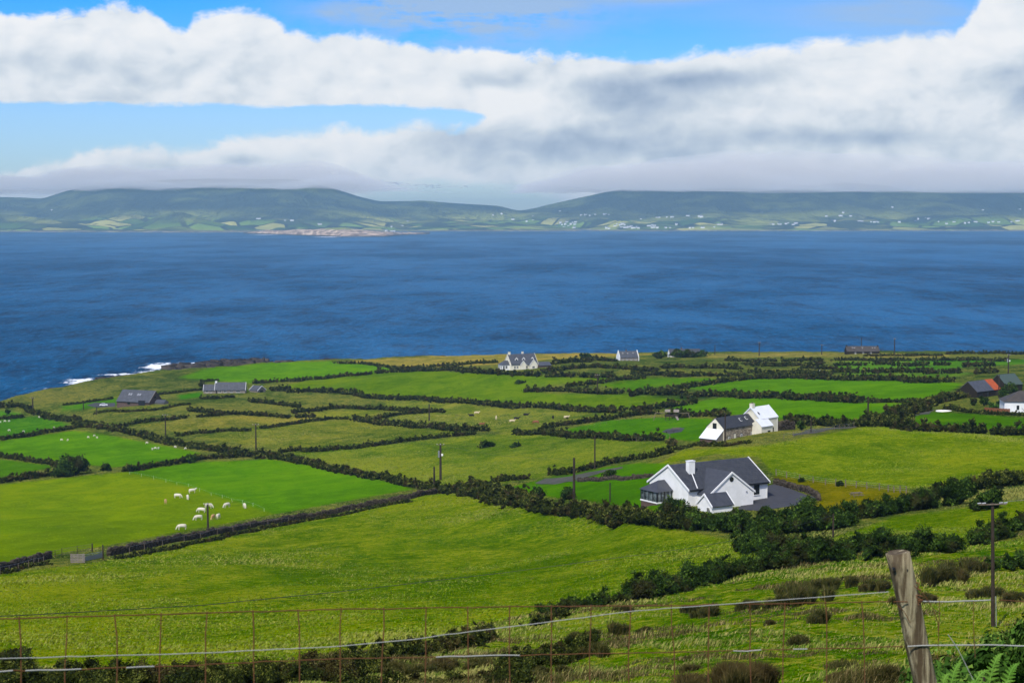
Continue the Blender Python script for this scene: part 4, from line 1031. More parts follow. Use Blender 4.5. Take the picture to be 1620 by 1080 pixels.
# hillside grass
def grass_mat():
    m = bpy.data.materials.new('grass_tufts'); m.use_nodes = True
    b = NB(m.node_tree); p = m.node_tree.nodes['Principled BSDF']
    at = b.node('ShaderNodeAttribute', attribute_name='blade_col'); b.link(E(b, at.outputs['Color']), p.inputs['Base Color'])
    p.inputs['Roughness'].default_value = 1; p.inputs['Specular IOR Level'].default_value = 0
    return m
M['tufts'] = grass_mat()
_gx = np.linspace(-260, 1910, 110); _gy = np.linspace(600, 1112, 110); _GX, _GY = np.meshgrid(_gx, _gy)
_Q = G(_GX.ravel(), _GY.ravel(), 700).reshape(110, 110, 3)
def gtab(px, py):
    fx = (px - _gx[0]) / (_gx[1] - _gx[0]); fy = (py - _gy[0]) / (_gy[1] - _gy[0]); ix = np.clip(fx.astype(int), 0, 108); iy = np.clip(fy.astype(int), 0, 108); fx = fx - ix; fy = fy - iy
    return (_Q[iy, ix].T * (1 - fx) * (1 - fy) + _Q[iy, ix + 1].T * fx * (1 - fy) + _Q[iy + 1, ix].T * (1 - fx) * fy + _Q[iy + 1, ix + 1].T * fx * fy).T
def blade_cols(me, c3):
    a = me.attributes.new('blade_col', 'FLOAT_COLOR', 'FACE'); a.data.foreach_set('color', np.concatenate([c3, np.ones((len(c3), 1))], 1).astype(np.float32).ravel())
def grass_sheet(name, label, n, lo, hi, seed, near):
    rg = np.random.default_rng(seed)
    px = rg.uniform(-250, 1880, n); l = lo(px); h_ = hi(px); py = l + (h_ - l) * rg.random(n) ** (.9 if near else 1.0)
    ok = h_ > l; px, py = px[ok], py[ok]
    q = gtab(px, py); x, y = q[:, 0], q[:, 1]; n = len(x)
    c = np.tile(np.array(f0((86, 98, 42))), (n, 1)); R = np.full(n, .8); hide_ = np.zeros(n, bool)
    for nm, poly, cc, rgh in FIELDS:
        m_ = inside(poly, px, py); c[m_] = f0(cc); R[m_] = rgh
    for poly in ([(1165, 806), (1190, 778), (1226, 766), (1252, 774), (1291, 787), (1288, 794), (1245, 802), (1200, 808)], [(846, 766), (862, 755), (985, 736), (985, 743), (870, 768)], [(1245, 690), (1300, 675), (1375, 670), (1355, 679), (1255, 694)]):
        hide_ |= inside(poly, px, py)
    pat = vnoise(x / (5.5 if near else 16), y / (5 if near else 22), seed + 1) + .55 * vnoise(x / (1.4 if near else 4.5), y / (1.3 if near else 7), seed + 2)
    keep = (rg.random(n) < np.clip(.45 + .35 * pat + .2 * R, .1, 1) * np.clip(R * 1.6, .16, 1)) & ~hide_
    x, y, pat, c, R = x[keep], y[keep], pat[keep], c[keep], R[keep]; n = len(x)
    if near: h = (.12 + .30 * np.clip(pat, 0, 1.1)) * rg.uniform(.5, 1.35, n)
    else: h = (.08 + .24 * R * np.clip(.45 + .5 * pat, .25, 1.2)) * rg.uniform(.6, 1.5, n); h = np.maximum(h, y * .55 / 1707)
    wd = np.maximum(.012, y * (1.0 if near else 1.25) / 1707) * rg.uniform(.6, 1.4, n)
    if not near: wd *= 1.15
    patch_ = smooth01((vnoise(x / 30, y / 38, seed + 7) + .2) / .9)[:, None]; c = c * (1 - patch_ * np.array([.30, .16, .2]))
    lean = np.stack([.7 + rg.normal(0, .3, n), rg.normal(0, .35, n)], 1)
    st = np.clip(.16 + .40 * pat + rg.normal(0, .26, n), 0, 1) * R
    straw = np.array([.42, .34, .12]) if near else np.array([.36, .32, .085])
    dk = c * np.array([.55, .72, .5])
    u = rg.random(n)[:, None]
    col = np.where(u < .42, dk, c * rg.uniform(.8, 1.35, n)[:, None])
    col = col * (1 - st[:, None] * .85) + straw * st[:, None] * .85
    V, F, T = blade_mesh(x, y, h, wd, lean, rg, np.zeros(n))
    me = mk_mesh(name, V, F); blade_cols(me, np.tile(col, (3, 1)))
    tag(link(name, me, M['tufts']), label, 'grass', kind='stuff')
_lo = lambda px: np.interp(px, [-250, 560, 850, 1000, 1250, 1560, 1900], [1075, 1040, 968, 948, 885, 858, 800])
grass_sheet('grass', 'wind-blown straw and green grass on the near hillside', 240000, _lo, lambda px: px * 0 + 1100, 5, True)
grass_sheet('field_grass', 'tufted grass over the near pasture and the rough fields', 480000, lambda px: np.interp(px, [-250, 1900], [655, 655]), lambda px: _lo(px) + 12, 15, False)
def rush_patches():
    rg = np.random.default_rng(51); n = 420000
    px = rg.uniform(-150, 1850, n); l = _lo(px) - 4; py = l + (1100 - l) * rg.random(n)
    q = gtab(px, py); x, y = q[:, 0], q[:, 1]
    pt = vnoise(x / 9, y / 4.2, 71) + .6 * vnoise(x / 3, y / 1.8, 72)
    keep = pt > .48
    x, y, pt = x[keep], y[keep], pt[keep]; n = len(x)
    h = np.clip((pt - .40) * .9, .12, .60) * rg.uniform(.6, 1.25, n)
    wd = np.maximum(.012, y * .9 / 1707) * rg.uniform(.6, 1.3, n); lean = np.stack([.45 + rg.normal(0, .3, n), rg.normal(0, .3, n)], 1)
    V, F, T = blade_mesh(x, y, h, wd, lean, rg, np.zeros(n)); me = mk_mesh('rushes', V, F)
    u = rg.random((n, 1)); c = np.where(u < .5, [[.050, .052, .014]], np.where(u < .85, [[.10, .082, .028]], [[.24, .19, .08]])) * rg.uniform(.7, 1.3, (n, 1))
    blade_cols(me, np.tile(c, (3, 1)))
    tag(link('rushes', me, M['tufts']), 'brown rushes and dead stalks growing in patches over the hillside', 'rushes', kind='stuff')
rush_patches()
# bramble and nettles beside the near post
def near_scrub():
    rg = np.random.default_rng(9); C = []
    for i in range(190):
        px = rg.uniform(1465, 1760); d = rg.uniform(11, 24)
        top = np.interp(px, [1440, 1500, 1570, 1640, 1760], [1120, 1085, 1048, 1022, 1000]) + rg.uniform(-4, 70)
        t_, s_ = ray(px, top); x, y = float(t_ * d), d
        C.append((x, y, CAM_H + float(s_) * d))
    C = np.array(C); r = rg.uniform(.12, .34, len(C)); R = np.stack([r, r, r * .8], 1)
    g_ = H(C[:, 0], C[:, 1]); ok = C[:, 2] < g_ + 2.2
    C = C[ok]; R = R[ok]
    V, F, T = clumps(C, R, .035, .9, 4, core=.6)
    # stems of the thicket run to the ground
    tag(link('bramble', mk_mesh('bramble', V, F, T), M['bramble']), 'green bramble thicket behind the weathered fence post', 'bramble', kind='stuff')
    mb = MB()
    for i in range(0, len(C)):
        mb.tube([(C[i, 0], C[i, 1], g_[ok][i] - .1), tuple(C[i])], .012, 4)
    mb.build('bramble_stems', M['bark'])['kind'] = 'stuff'
near_scrub()
print('triangles in foliage', tri_total)
# ------------------------------------------------------------------ building materials
M['white'] = material('white_render', (.78, .78, .76), .8, .2, (.8, (.64, .65, .62), .5))
M['cream'] = material('cream_render', (.72, .68, .54), .8, .2, (.8, (.58, .55, .44), .5))
M['slate'] = material('slate_roof', (.042, .046, .056), .55, .3, (1.2, (.066, .07, .080), .6), .3, 3)
M['slate2'] = material('old_slate_roof', (.075, .08, .095), .6, .3, (.9, (.04, .045, .05), .7), .3, 3)
M['fascia'] = material('black_fascia', (.012, .013, .016), .5, .3)
M['sglass'] = material('sunroom_glass', (.16, .19, .20), .1, .6, (1.1, (.02, .03, .03), 1.0))
M['darkroof'] = material('brown_slate_roof', (.07, .06, .052), .7, .2, (.8, (.04, .036, .034), .7))
M['glass'] = material('window_glass', (.012, .016, .02), .12, .5)
M['wframe'] = material('white_frame', (.75, .75, .73), .5, .3)
M['tin'] = material('white_painted_tin', (.74, .76, .78), .45, .4, (.5, (.62, .64, .66), .5))
M['redtin'] = material('rusty_red_tin', (.42, .085, .022), .8, .2, (.9, (.26, .06, .025), .7))
M['greentin'] = material('dark_green_tin', (.055, .085, .07), .7, .2, (.8, (.07, .09, .085), .6))
M['wood'] = material('weathered_wood', (.20, .16, .12), .9, .1, (3, (.10, .08, .06), .8))
M['wood_dark'] = material('creosoted_wood', (.035, .026, .02), .9, .1, (2, (.06, .045, .035), .6))
M['wood_red'] = material('red_brown_timber', (.22, .085, .04), .85, .1, (2, (.14, .06, .03), .6))
M['mortar'] = material('lime_mortar', (.24, .21, .18), .95, .1, (2, (.16, .14, .12), .6))
M['asphalt'] = material('asphalt', (.045, .046, .052), .9, .2, (1, (.06, .06, .065), .6))
M['lane'] = material('lane_surface', (.085, .08, .068), .95, .1, (.3, (.05, .06, .03), .8))
M['metal'] = material('galvanised_metal', (.32, .33, .35), .5, .4, metallic=.6)
M['brick'] = material('dark_brick', (.09, .06, .05), .9, .1, (3, (.14, .1, .08), .6))
def stone_mat(name, a, b2):
    m = bpy.data.materials.new(name); m.use_nodes = True
    b = NB(m.node_tree); p = m.node_tree.nodes['Principled BSDF']
    t = b.node('ShaderNodeAttribute', attribute_name='tint'); g = b.node('ShaderNodeNewGeometry')
    n = b.noise(E(b, g.outputs['Position']), 2.5, 5, .65)
    c = b.mix(E(b, t.outputs['Fac']), a, b2); c = b.mix(b.smooth(n, .35, .7) * .5, c, b.mix(1.0, c, (.5, .52, .5), 'MULTIPLY'))
    b.link(c, p.inputs['Base Color']); p.inputs['Roughness'].default_value = .95; p.inputs['Specular IOR Level'].default_value = .1
    return m
M['stone'] = stone_mat('dark_field_stone', (.026, .021, .016), (.105, .085, .06))
M['stone2'] = stone_mat('barn_stone', (.17, .135, .10), (.46, .40, .31))
M['rockd'] = stone_mat('shore_rock', (.018, .016, .015), (.085, .07, .058))

BX = np.array([(-1, -1, -1), (1, -1, -1), (1, 1, -1), (-1, 1, -1), (-1, -1, 1), (1, -1, 1), (1, 1, 1), (-1, 1, 1)], float) * .5
BF = np.array([(3, 2, 1, 0), (4, 5, 6, 7), (0, 1, 5, 4), (1, 2, 6, 5), (2, 3, 7, 6), (3, 0, 4, 7)])
def stones_mesh(name, P, S, rot, seed=0, jit=.12):
    """many rough stones: centres P, sizes S, yaw rot"""
    rg = np.random.default_rng(seed); n = len(P)
    v = BX[None] * (1 + rg.normal(0, jit, (n, 8, 3))) * S[:, None]
    c, s = np.cos(rot)[:, None], np.sin(rot)[:, None]
    v = np.stack([v[..., 0] * c - v[..., 1] * s, v[..., 0] * s + v[..., 1] * c, v[..., 2]], -1) + P[:, None]
    F = (BF[None] + (np.arange(n) * 8)[:, None, None]).reshape(-1, 4)
    return mk_mesh(name, v.reshape(-1, 3), F, np.repeat(rg.random(n), 6))

def window(parent, x, y, z, w, h, axis='y', out=-1, sill=True, frame='wframe', bars=1):
    """opening centre x, y, z in the house's frame; the wall faces out * axis"""
    fr = MB(); t = .07; d = .05
    def bx(mb, a0, a1, z0, z1, o0, o1):
        o0, o1 = sorted((o0 * out, o1 * out))
        if axis == 'y': mb.box(x + a0, x + a1, y + o0, y + o1, z + z0, z + z1)
        else: mb.box(x + o0, x + o1, y + a0, y + a1, z + z0, z + z1)
    bx(fr, -w / 2, -w / 2 + t, -h / 2, h / 2, -.02, d); bx(fr, w / 2 - t, w / 2, -h / 2, h / 2, -.02, d)
    bx(fr, -w / 2 + t, w / 2 - t, h / 2 - t, h / 2, -.02, d); bx(fr, -w / 2 + t, w / 2 - t, -h / 2, -h / 2 + t, -.02, d)
    for i in range(bars): a = -w / 2 + w * (i + 1) / (bars + 1); bx(fr, a - t / 2, a + t / 2, -h / 2 + t, h / 2 - t, -.02, d * .9)
    f = fr.build('window', M[frame], parent)
    g = MB(); bx(g, -w / 2 + t, w / 2 - t, -h / 2 + t, h / 2 - t, -.02, .025); g.build('pane', M['glass'], f)
    if sill: s_ = MB(); bx(s_, -w / 2 - .08, w / 2 + .08, -h / 2 - .1, -h / 2 - .003, -.02, .14); s_.build('sill', M['wframe'], f)
    return f
def gable_walls(parent, x0, x1, y0, y1, eave, ridge, mat, base=-1.5, name='wall', axis='x', yr=None):
    """pentagonal solid: ridge runs along axis"""
    yr = (y0 + y1) / 2 if yr is None else yr
    mb = MB()
    if axis == 'x': mb.prism([(x0, y0, base), (x0, y1, base), (x0, y1, eave), (x0, yr, ridge), (x0, y0, eave)], (x1 - x0, 0, 0))
    else: mb.prism([(y0, x0, base), (y1, x0, base), (y1, x0, eave), (yr, x0, ridge), (y0, x0, eave)], (0, x1 - x0, 0))
    return mb.build(name, M[mat], parent)
def roof_slab(parent, a, b, c, d, mat='slate', th=.14, name='roof'):
    """a,b ridge ends; c,d eave ends below b,a"""
    a, b, c, d = map(Vector, (a, b, c, d)); n = (b - a).cross(d - a).normalized()
    if n.z < 0: n = -n
    return MB().prism([a, b, c, d], n * th).build(name, M[mat], parent)
def slate_courses(roof, a, b, c, d, mat, rows_, lift=.15):
    """raised courses of slates on a roof plane"""
    a, b, c, d = map(Vector, (a, b, c, d)); n = (b - a).cross(d - a).normalized()
    if n.z < 0: n = -n
    rg = random.Random(3); V = []; F = []; T = []
    for i in range(rows_):
        f0_, f1_ = i / rows_, (i + 1) / rows_
        L = (b - a).length; k = max(4, int(L / .7)); off = .5 * (i % 2) / k
        for j in range(k):
            u0, u1 = max(0, j / k + off - .5 / k + .004), min(1, (j + 1) / k + off - .5 / k - .004)
            if u1 - u0 < .01: continue
            p = lambda u, f: (a.lerp(b, u)).lerp(d.lerp(c, u), f)
            q = len(V); l0 = lift + .012; l1 = lift + .03 + rg.random() * .012
            V += [tuple(p(u0, f0_) + n * l0), tuple(p(u1, f0_) + n * l0), tuple(p(u1, f1_) + n * l1), tuple(p(u0, f1_) + n * l1), tuple(p(u0, f1_) + n * lift), tuple(p(u1, f1_) + n * lift)]
            F += [(q, q + 1, q + 2, q + 3), (q + 3, q + 2, q + 5, q + 4)]; T += [rg.random()] * 2
    me = mk_mesh('slates', np.array(V), np.array(F), T)
    o = link('slates', me, M[mat], roof); o['kind'] = 'stuff'; return o
def gable_roof(parent, x0, x1, y0, y1, eave, ridge, mat='slate', over=.25, gov=.12, verge='wframe', axis='x', courses=0, sides=(1, 1)):
    yr = (y0 + y1) / 2; hw = (y1 - y0) / 2; s = (ridge - eave) / hw
    z = lambda o: ridge - s * (hw + o)
    P = (lambda x, y, zz: (x, y, zz)) if axis == 'x' else (lambda x, y, zz: (y, x, zz))
    x0 -= gov; x1 += gov
    for k, sgn in enumerate((-1, 1)):
        if not sides[k]: continue
        a, b, c, d = P(x0, yr, ridge), P(x1, yr, ridge), P(x1, yr + sgn * (hw + over), z(over)), P(x0, yr + sgn * (hw + over), z(over))
        r = roof_slab(parent, a, b, c, d, mat)
        if courses and sgn == -1: slate_courses(r, a, b, c, d, mat, courses)
    ln = math.hypot(1, s)
    if verge:
        for xx in (x0, x1):
            for k, sgn in enumerate((-1, 1)):
                if not sides[k]: continue
                ox = -.02 if xx == x0 else .02
                xa, xb = sorted((xx + ox * 1, xx + ox * 9))
                p0 = P(xa, yr, ridge + .02); p1 = P(xa, yr + sgn * (hw + over), z(over) + .02)
                mb = MB(); e = (0, 0, .26 * ln)
                a_ = [Vector(P(xa, yr + sgn * .003, ridge - .12)), Vector(P(xb, yr + sgn * .003, ridge - .12)), Vector(P(xb, yr + sgn * (hw + over), z(over) - .12)), Vector(P(xa, yr + sgn * (hw + over), z(over) - .12))]
                mb.prism(a_, (0, 0, .34)); mb.build('verge', M[verge], parent)
    return z
def chimney(parent, x, y, z0, z1, w=.9, d=.7, mat='white', pots=2):
    c = MB().box(x - w / 2, x + w / 2, y - d / 2, y + d / 2, z0, z1).box(x - w / 2 - .06, x + w / 2 + .06, y - d / 2 - .06, y + d / 2 + .06, z1, z1 + .12).build('chimney', M[mat], parent)
    for i in range(pots):
        xx = x + (i - (pots - 1) / 2) * .35; MB().tube([(xx, y, z1 + .12), (xx, y, z1 + .42)], [.13, .11], 8).build('chimney_pot', M['brick'], c)
    return c
def house_at(name, label, px, py, rot, cat='house', group=None, dz=0):
    p = g1(px, py); return empty(name, (p.x, p.y, p.z + dz), math.radians(rot), label, cat, group)
def skylight(parent, x, y, ridge, s, w=.7, l=1.0):
    """on the front slope (y < 0) of a roof with ridge on y=0 and slope s"""
    n = Vector((0, -s, 1)).normalized(); dn = Vector((0, -1, -s)).normalized(); c = Vector((x, y, ridge + s * y)) + n * .17
    ex = Vector((w / 2, 0, 0))
    f = MB().prism([c - ex - dn * l / 2, c + ex - dn * l / 2, c + ex + dn * l / 2, c - ex + dn * l / 2], n * .1).build('skylight', M['wframe'], parent)
    ex *= .8; dn *= .82; c += n * .103
    MB().prism([c - ex - dn * l / 2, c + ex - dn * l / 2, c + ex + dn * l / 2, c - ex + dn * l / 2], n * .02).build('pane', M['glass'], f)

# ------------------------------------------------------------------ white bungalow
k_ = 1 / PXM(290)
hb = house_at('bungalow', 'large white bungalow with dark slate roofs, round gable window and glazed corner sunroom', 1142, 800, 32)
GZ = hb.location.z
hb.rotation_euler.z = math.radians(32)
RZ = 6.1; EZ = 2.8
hb.location = BUNG
gable_walls(hb, -8.6, 8.6, -5.4, 5.4, EZ, RZ - .05, 'white', -3)
gable_roof(hb, -8.6, 8.6, -5.4, 5.4, EZ, RZ, 'slate', .45, .1, 'wframe', courses=14)
MB().box(-8.5, 8.5, -5.92, -5.80, 2.38, 2.52).box(-8.5, 8.5, 5.80, 5.92, 2.38, 2.52).build('gutter', M['fascia'], hb)
# front wing
w0, w1, wy = -6.4, 3.1, -8.2; wr = RZ - .75; wm = (w0 + w1) / 2
gable_walls(hb, wy, -1.0, w0, w1, 1.95, wr - .05, 'white', -3.5, axis='y')
gable_roof(hb, wy, -.6, w0, w1, 1.95, wr, 'slate', .3, .06, 'wframe', axis='y')
rw = MB(); rw.tube([(wm, wy + .02, 4.25), (wm, wy - .06, 4.25)], .42, 18); rwo = rw.build('round_window', M['fascia'], hb)
MB().tube([(wm, wy - .05, 4.25), (wm, wy - .075, 4.25)], .33, 18).build('pane', M['glass'], rwo)
MB().tube([(1.6, wy + .02, 1.9), (1.6, wy - .14, 1.9)], .13, 10).build('wall_vent', M['metal'], hb)
# small porch
gable_walls(hb, -8.8, -4.5, -12.0, wy + .003, .9, 2.5, 'white', -3.5)
gable_roof(hb, -8.8, -4.5, -12.0, wy - .02, .9, 2.55, 'slate', .25, .08, 'wframe')
window(hb, -8.8, -11.0, .1, .8, .9, 'x', -1, False, 'wframe', 1)
# right hand window on the recessed front
window(hb, 6.2, -5.4, 1.45, 1.2, 1.7, 'y', -1, True, 'fascia', 0)
MB().tube([(8.45, -5.5, -.5), (8.45, -5.5, 2.4)], .05, 6).build('downpipe', M['wframe'], hb)
# chimney with the white band below it
chimney(hb, -5.6, -2.1, 3.6, RZ + .75, 1.25, .9, 'white', 0)
s__ = (RZ - EZ) / 5.4
MB().prism([(-5.7, -2.5, RZ - s__ * 2.5 + .16), (-5.5, -2.5, RZ - s__ * 2.5 + .16), (-6.8, -5.7, RZ - s__ * 5.7 + .16), (-7.0, -5.7, RZ - s__ * 5.7 + .16)], (0, 0, .1)).build('roof_flashing', M['wframe'], hb)
# sunroom
sr = MB(); sx0, sx1, sy0, sy1 = -11.9, -8.6, -1.1, 3.4; se = 1.95; sp = 3.55
P0 = [(sx0 - .25, sy0 - .25, se), (sx1 - .003, sy0 - .25, se), (sx1 - .003, sy1 + .25, se), (sx0 - .25, sy1 + .25, se)]; ap = [(sx0 + 2.0, (sy0 + sy1) / 2, sp), (sx1 - .003, (sy0 + sy1) / 2, sp)]
def hipf(mb, P0, ap):
    n = len(mb.v); mb.v += P0 + ap; mb.f += [(n, n + 1, n + 5, n + 4), (n + 2, n + 3, n + 4, n + 5), (n + 3, n, n + 4), (n + 1, n + 2, n + 5), (n + 3, n + 2, n + 1, n)]
hipf(sr, P0, ap); sr.build('sunroom_roof', M['slate'], hb)
MB().box(sx0, sx1 - .004, sy0, sy1, -3, 0.0).build('plinth', M['brick'], hb)
MB().box(sx0 - .1, sx1 - .004, sy0 - .1, sy1 + .1, .003, .22).build('sill', M['white'], hb)
fr = MB()
for i in range(5):
    y_ = sy0 + (sy1 - sy0) * i / 4; fr.box(sx0 - .04, sx0 + .09, y_ - .08, y_ + .08, .223, se - .003)
for i in range(5):
    x_ = sx0 + .15 + (sx1 - sx0 - .3) * i / 4; fr.box(x_ - .08, x_ + .08, sy0 - .04, sy0 + .09, .223, se - .003); fr.box(x_ - .05, x_ + .05, sy1 - .09, sy1, .223, se - .003)
srf = fr.build('sunroom_frame', M['fascia'], hb)
for i in range(4):
    y_ = sy0 + (sy1 - sy0) * (i + .5) / 4; MB().box(sx0 + .03, sx0 + .05, y_ - .5, y_ + .5, .223, se - .01).build('pane', M['sglass'], srf)
for i in range(4):
    x_ = sx0 + .15 + (sx1 - sx0 - .3) * (i + .5) / 4; MB().box(x_ - .33, x_ + .33, sy0 + .03, sy0 + .05, .223, se - .01).build('pane', M['sglass'], srf)

# ------------------------------------------------------------------ stone barn and white roofed cottage
def fit(px, py, lx, ly, lz, rot, d0, d1):
    """base point of a house whose local point (lx, ly, lz) is seen at px, py and that stands on the ground"""
    t_, s_ = ray(px, py); best = None; c, s2 = math.cos(math.radians(rot)), math.sin(math.radians(rot))
    ds = np.linspace(d0, d1, 400); X_ = t_ * ds - (lx * c - ly * s2); Y_ = ds - (lx * s2 + ly * c); Z_ = CAM_H + s_ * ds - lz
    e = Z_ - H(X_, Y_); i = int(np.argmin(np.abs(e)))
    return Vector((X_[i], Y_[i], Z_[i]))
sb = empty('stone_barn', fit(1131.5, 661.7, -6.9, 0, 5.9, 46, 380, 470), math.radians(46), 'two storey stone barn conversion with dark slate roof, cream gable and white lean-to', 'barn')
HW = 2.65
gable_walls(sb, -6.9, 6.9, -HW, HW, 3.5, 5.85, 'mortar', -1.5)
MB().prism([(-6.96, -HW - .05, -1.5), (-6.96, HW + .05, -1.5), (-6.96, HW + .05, 3.5), (-6.96, 0, 5.83), (-6.96, -HW - .05, 3.5)], (.055, 0, 0)).build('gable_render', M['cream'], sb)
gable_roof(sb, -6.9, 6.9, -HW, HW, 3.5, 5.9, 'slate', .2, .08, None, courses=10)
rg = np.random.default_rng(2); Pn_, Sn_ = [], []
z_ = -.8
while z_ < 3.35:
    x_ = -6.85; hh_ = rg.uniform(.2, .32)
    while x_ < 6.8:
        w_ = rg.uniform(.25, .65)
        hole = any(abs(x_ + w_ / 2 - a) < b / 2 + .25 and abs(z_ + hh_ / 2 - c) < d / 2 + .1 for a, b, c, d in ((-4.6, .8, .7, 1.4), (-2.2, .9, 1.0, 2.0), (.6, .8, 1.1, 1.0), (5.0, .8, 1.3, 1.0)))
        if not hole: Pn_.append((x_ + w_ / 2, -HW - .01, z_ + hh_ / 2)); Sn_.append((w_ * .93, .14, hh_ * .9))
        x_ += w_
    z_ += hh_
me_ = stones_mesh('stone', np.array(Pn_), np.array(Sn_), np.zeros(len(Pn_)), 1, .07)
o_ = link('stones', me_, M['stone2'], sb); o_['kind'] = 'stuff'
window(sb, -6.97, .1, 4.0, 1.2, 1.4, 'x', -1, False, 'fascia', 1)
window(sb, -4.6, -HW - .02, .7, .7, 1.2, 'y', -1, True, 'wframe', 1)
window(sb, .6, -HW - .02, 1.1, .7, .9, 'y', -1, True, 'wframe', 1)
window(sb, 5.0, -HW - .02, 1.3, .7, .9, 'y', -1, True, 'wframe', 1)
dr = MB().box(-2.6, -1.8, -HW - .1, -HW - .02, -.2, 1.8).build('door', M['cream'], sb); MB().box(-1.9, -1.85, -HW - .16, -HW - .103, .8, .9).build('handle', M['metal'], dr)
sk = 2.4 / HW
skylight(sb, 1.9, -1.2, 5.9, sk); skylight(sb, 4.6, -1.0, 5.9, sk)
# lean-to
MB().prism([(-6.97, -2.75, 3.15), (-6.97, 2.75, 3.15), (-10.0, 2.75, 1.0), (-10.0, -2.75, 1.0)], (0, 0, .1)).build('lean_to_roof', M['tin'], sb)
MB().prism([(-6.98, -2.6, -1.5), (-6.98, -2.6, 3.1), (-9.7, -2.6, 1.15), (-9.7, -2.6, -1.5)], (0, .2, 0)).build('lean_to_wall', M['mortar'], sb)
MB().box(-9.72, -9.5, -2.395, 2.6, -1.5, .95).build('lean_to_wall', M['brick'], sb)
MB().box(-9.95, -9.73, -2.6, -1.4, -.4, 0.1).build('trough', M['white'], sb)

bm_ = Matrix.Translation(sb.location) @ Matrix.Rotation(math.radians(46), 4, 'Z')
wc = empty('white_roofed_cottage', bm_ @ Vector((10.72, -.9, 0)), math.radians(46), 'cream cottage with bright white tin roof and chimney, right behind the stone barn', 'house')
gable_walls(wc, -3.75, 3.8, -3.0, 3.0, 4.8, 7.5, 'cream', -1.5)
gable_roof(wc, -3.75, 3.8, -3.0, 3.0, 4.85, 7.6, 'tin', .12, .08, 'tin')
MB().prism([(-5.6, -4.7, -1.5), (-5.6, -1.78, -1.5), (-5.6, -1.78, 3.9), (-5.6, -3.0, 4.6), (-5.6, -4.7, 3.25)], (4.9, 0, 0)).build('wall', M['cream'], wc)
MB().prism([(-5.7, -2.9, 4.86), (-.6, -2.9, 4.86), (-.6, -4.95, 3.1), (-5.7, -4.95, 3.1)], (0, 0, .12)).build('roof', M['tin'], wc)
chimney(wc, -3.2, 0, 6.5, 8.5, 1.1, .9, 'cream', 2)
d_ = MB().box(-2.9, -1.8, -4.78, -4.7, -.3, 2.0).build('door', M['fascia'], wc); MB().box(-2.0, -1.94, -4.84, -4.783, .8, .9).build('handle', M['metal'], d_)
window(wc, 1.9, -3.0, 1.6, .7, 1.6, 'y', -1, True, 'cream', 0)
skylight(wc, -3.0, -1.7, 7.6, 2.75 / 3.0, .7, 1.0)
MB().tube([(3.7, -3.1, -.5), (3.7, -3.1, 4.6)], .05, 6).build('downpipe', M['wframe'], wc)

# dry stone walls: one thing each, the stones joined because they are smaller than they could be picked out
def stone_wall(label, pts, h=1.2, w=.6, s=.38, name='dry_stone_wall', mat='stone', growth=True, seed=1, world=None):
    rg = np.random.default_rng(seed)
    if world is None: x, y, L = line_pts(pts, s * .8)
    else:
        W_ = np.array(world, float); seg = np.linalg.norm(np.diff(W_[:, :2], axis=0), axis=1); Lc = np.concatenate([[0], np.cumsum(seg)]); u = np.arange(0, Lc[-1], s * .8)
        x = np.interp(u, Lc, W_[:, 0]); y = np.interp(u, Lc, W_[:, 1])
    ang = np.arctan2(np.gradient(y), np.gradient(x)); z = H(x, y); P_, S_, R_ = [], [], []
    hn = h * (1 + .12 * np.sin(np.arange(len(x)) * .21) + .08 * np.sin(np.arange(len(x)) * .7))
    k = max(2, int(h / (s * .62)))
    for i in range(k):
        for side in (-1, 1):
            n = len(x); zz = z - .1 + hn * (i + .5) / k
            P_.append(np.stack([x - np.sin(ang) * side * w * .25 + rg.normal(0, .05, n), y + np.cos(ang) * side * w * .25 + rg.normal(0, .05, n), zz + rg.normal(0, .03, n)], 1))
            S_.append(np.stack([s * rg.uniform(.7, 1.3, n), w * .5 * rg.uniform(.8, 1.2, n), h / k * rg.uniform(.8, 1.25, n)], 1)); R_.append(ang + rg.normal(0, .12, n))
    # coping stones set on edge
    n = len(x); P_.append(np.stack([x, y, z - .1 + hn + s * .2 + rg.normal(0, .06, n)], 1)); S_.append(np.stack([s * .5 * rg.uniform(.6, 1.5, n), w * rg.uniform(.5, .9, n), s * rg.uniform(.6, 1.2, n)], 1)); R_.append(ang + rg.normal(0, .3, n))
    P_, S_, R_ = np.concatenate(P_), np.concatenate(S_), np.concatenate(R_)
    e_ = empty(name, (x.mean(), y.mean(), H(x.mean(), y.mean())), 0, label, 'wall', 'dry stone walls')
    o = link('stones', stones_mesh('stones', P_ - np.array(e_.location), S_, R_, seed), M[mat], e_); o['kind'] = 'stuff'
    return e_
WALL1 = [(172, 879), (200, 873), (240, 865), (290, 855), (330, 847), (380, 838), (430, 830), (480, 821), (540, 810), (600, 798), (650, 789), (690, 781)]
stone_wall('long dark dry stone wall between the cattle field and the near pasture', WALL1, 1.3, .8, .33)
stone_wall('short dry stone wall at the left edge, left of the field gate', [(-60, 918), (0, 903), (30, 896), (55, 889), (80, 883)], 1.2, .8, .33, seed=2)
hedge('dark weedy bank along the near foot of the long dry stone wall', [(185, 884), (230, 876), (300, 861), (380, 844), (460, 829), (560, 811), (650, 794)], .8, 1.3, .12)
hedge('weedy bank below the short stone wall at the left edge', [(-50, 918), (0, 908), (40, 898), (75, 891)], .6, 1.1, .3)
stone_wall('low brown stone wall along the lane above the bungalow lawn', [(915, 761), (950, 761), (985, 760), (1020, 756), (1034, 753)], .65, .6, .4, seed=3)
stone_wall('dark retaining stone wall with shrubs round the bungalow driveway', [(1226, 766), (1250, 772), (1275, 778), (1291, 785), (1296, 792)], .9, .6, .4, seed=4)
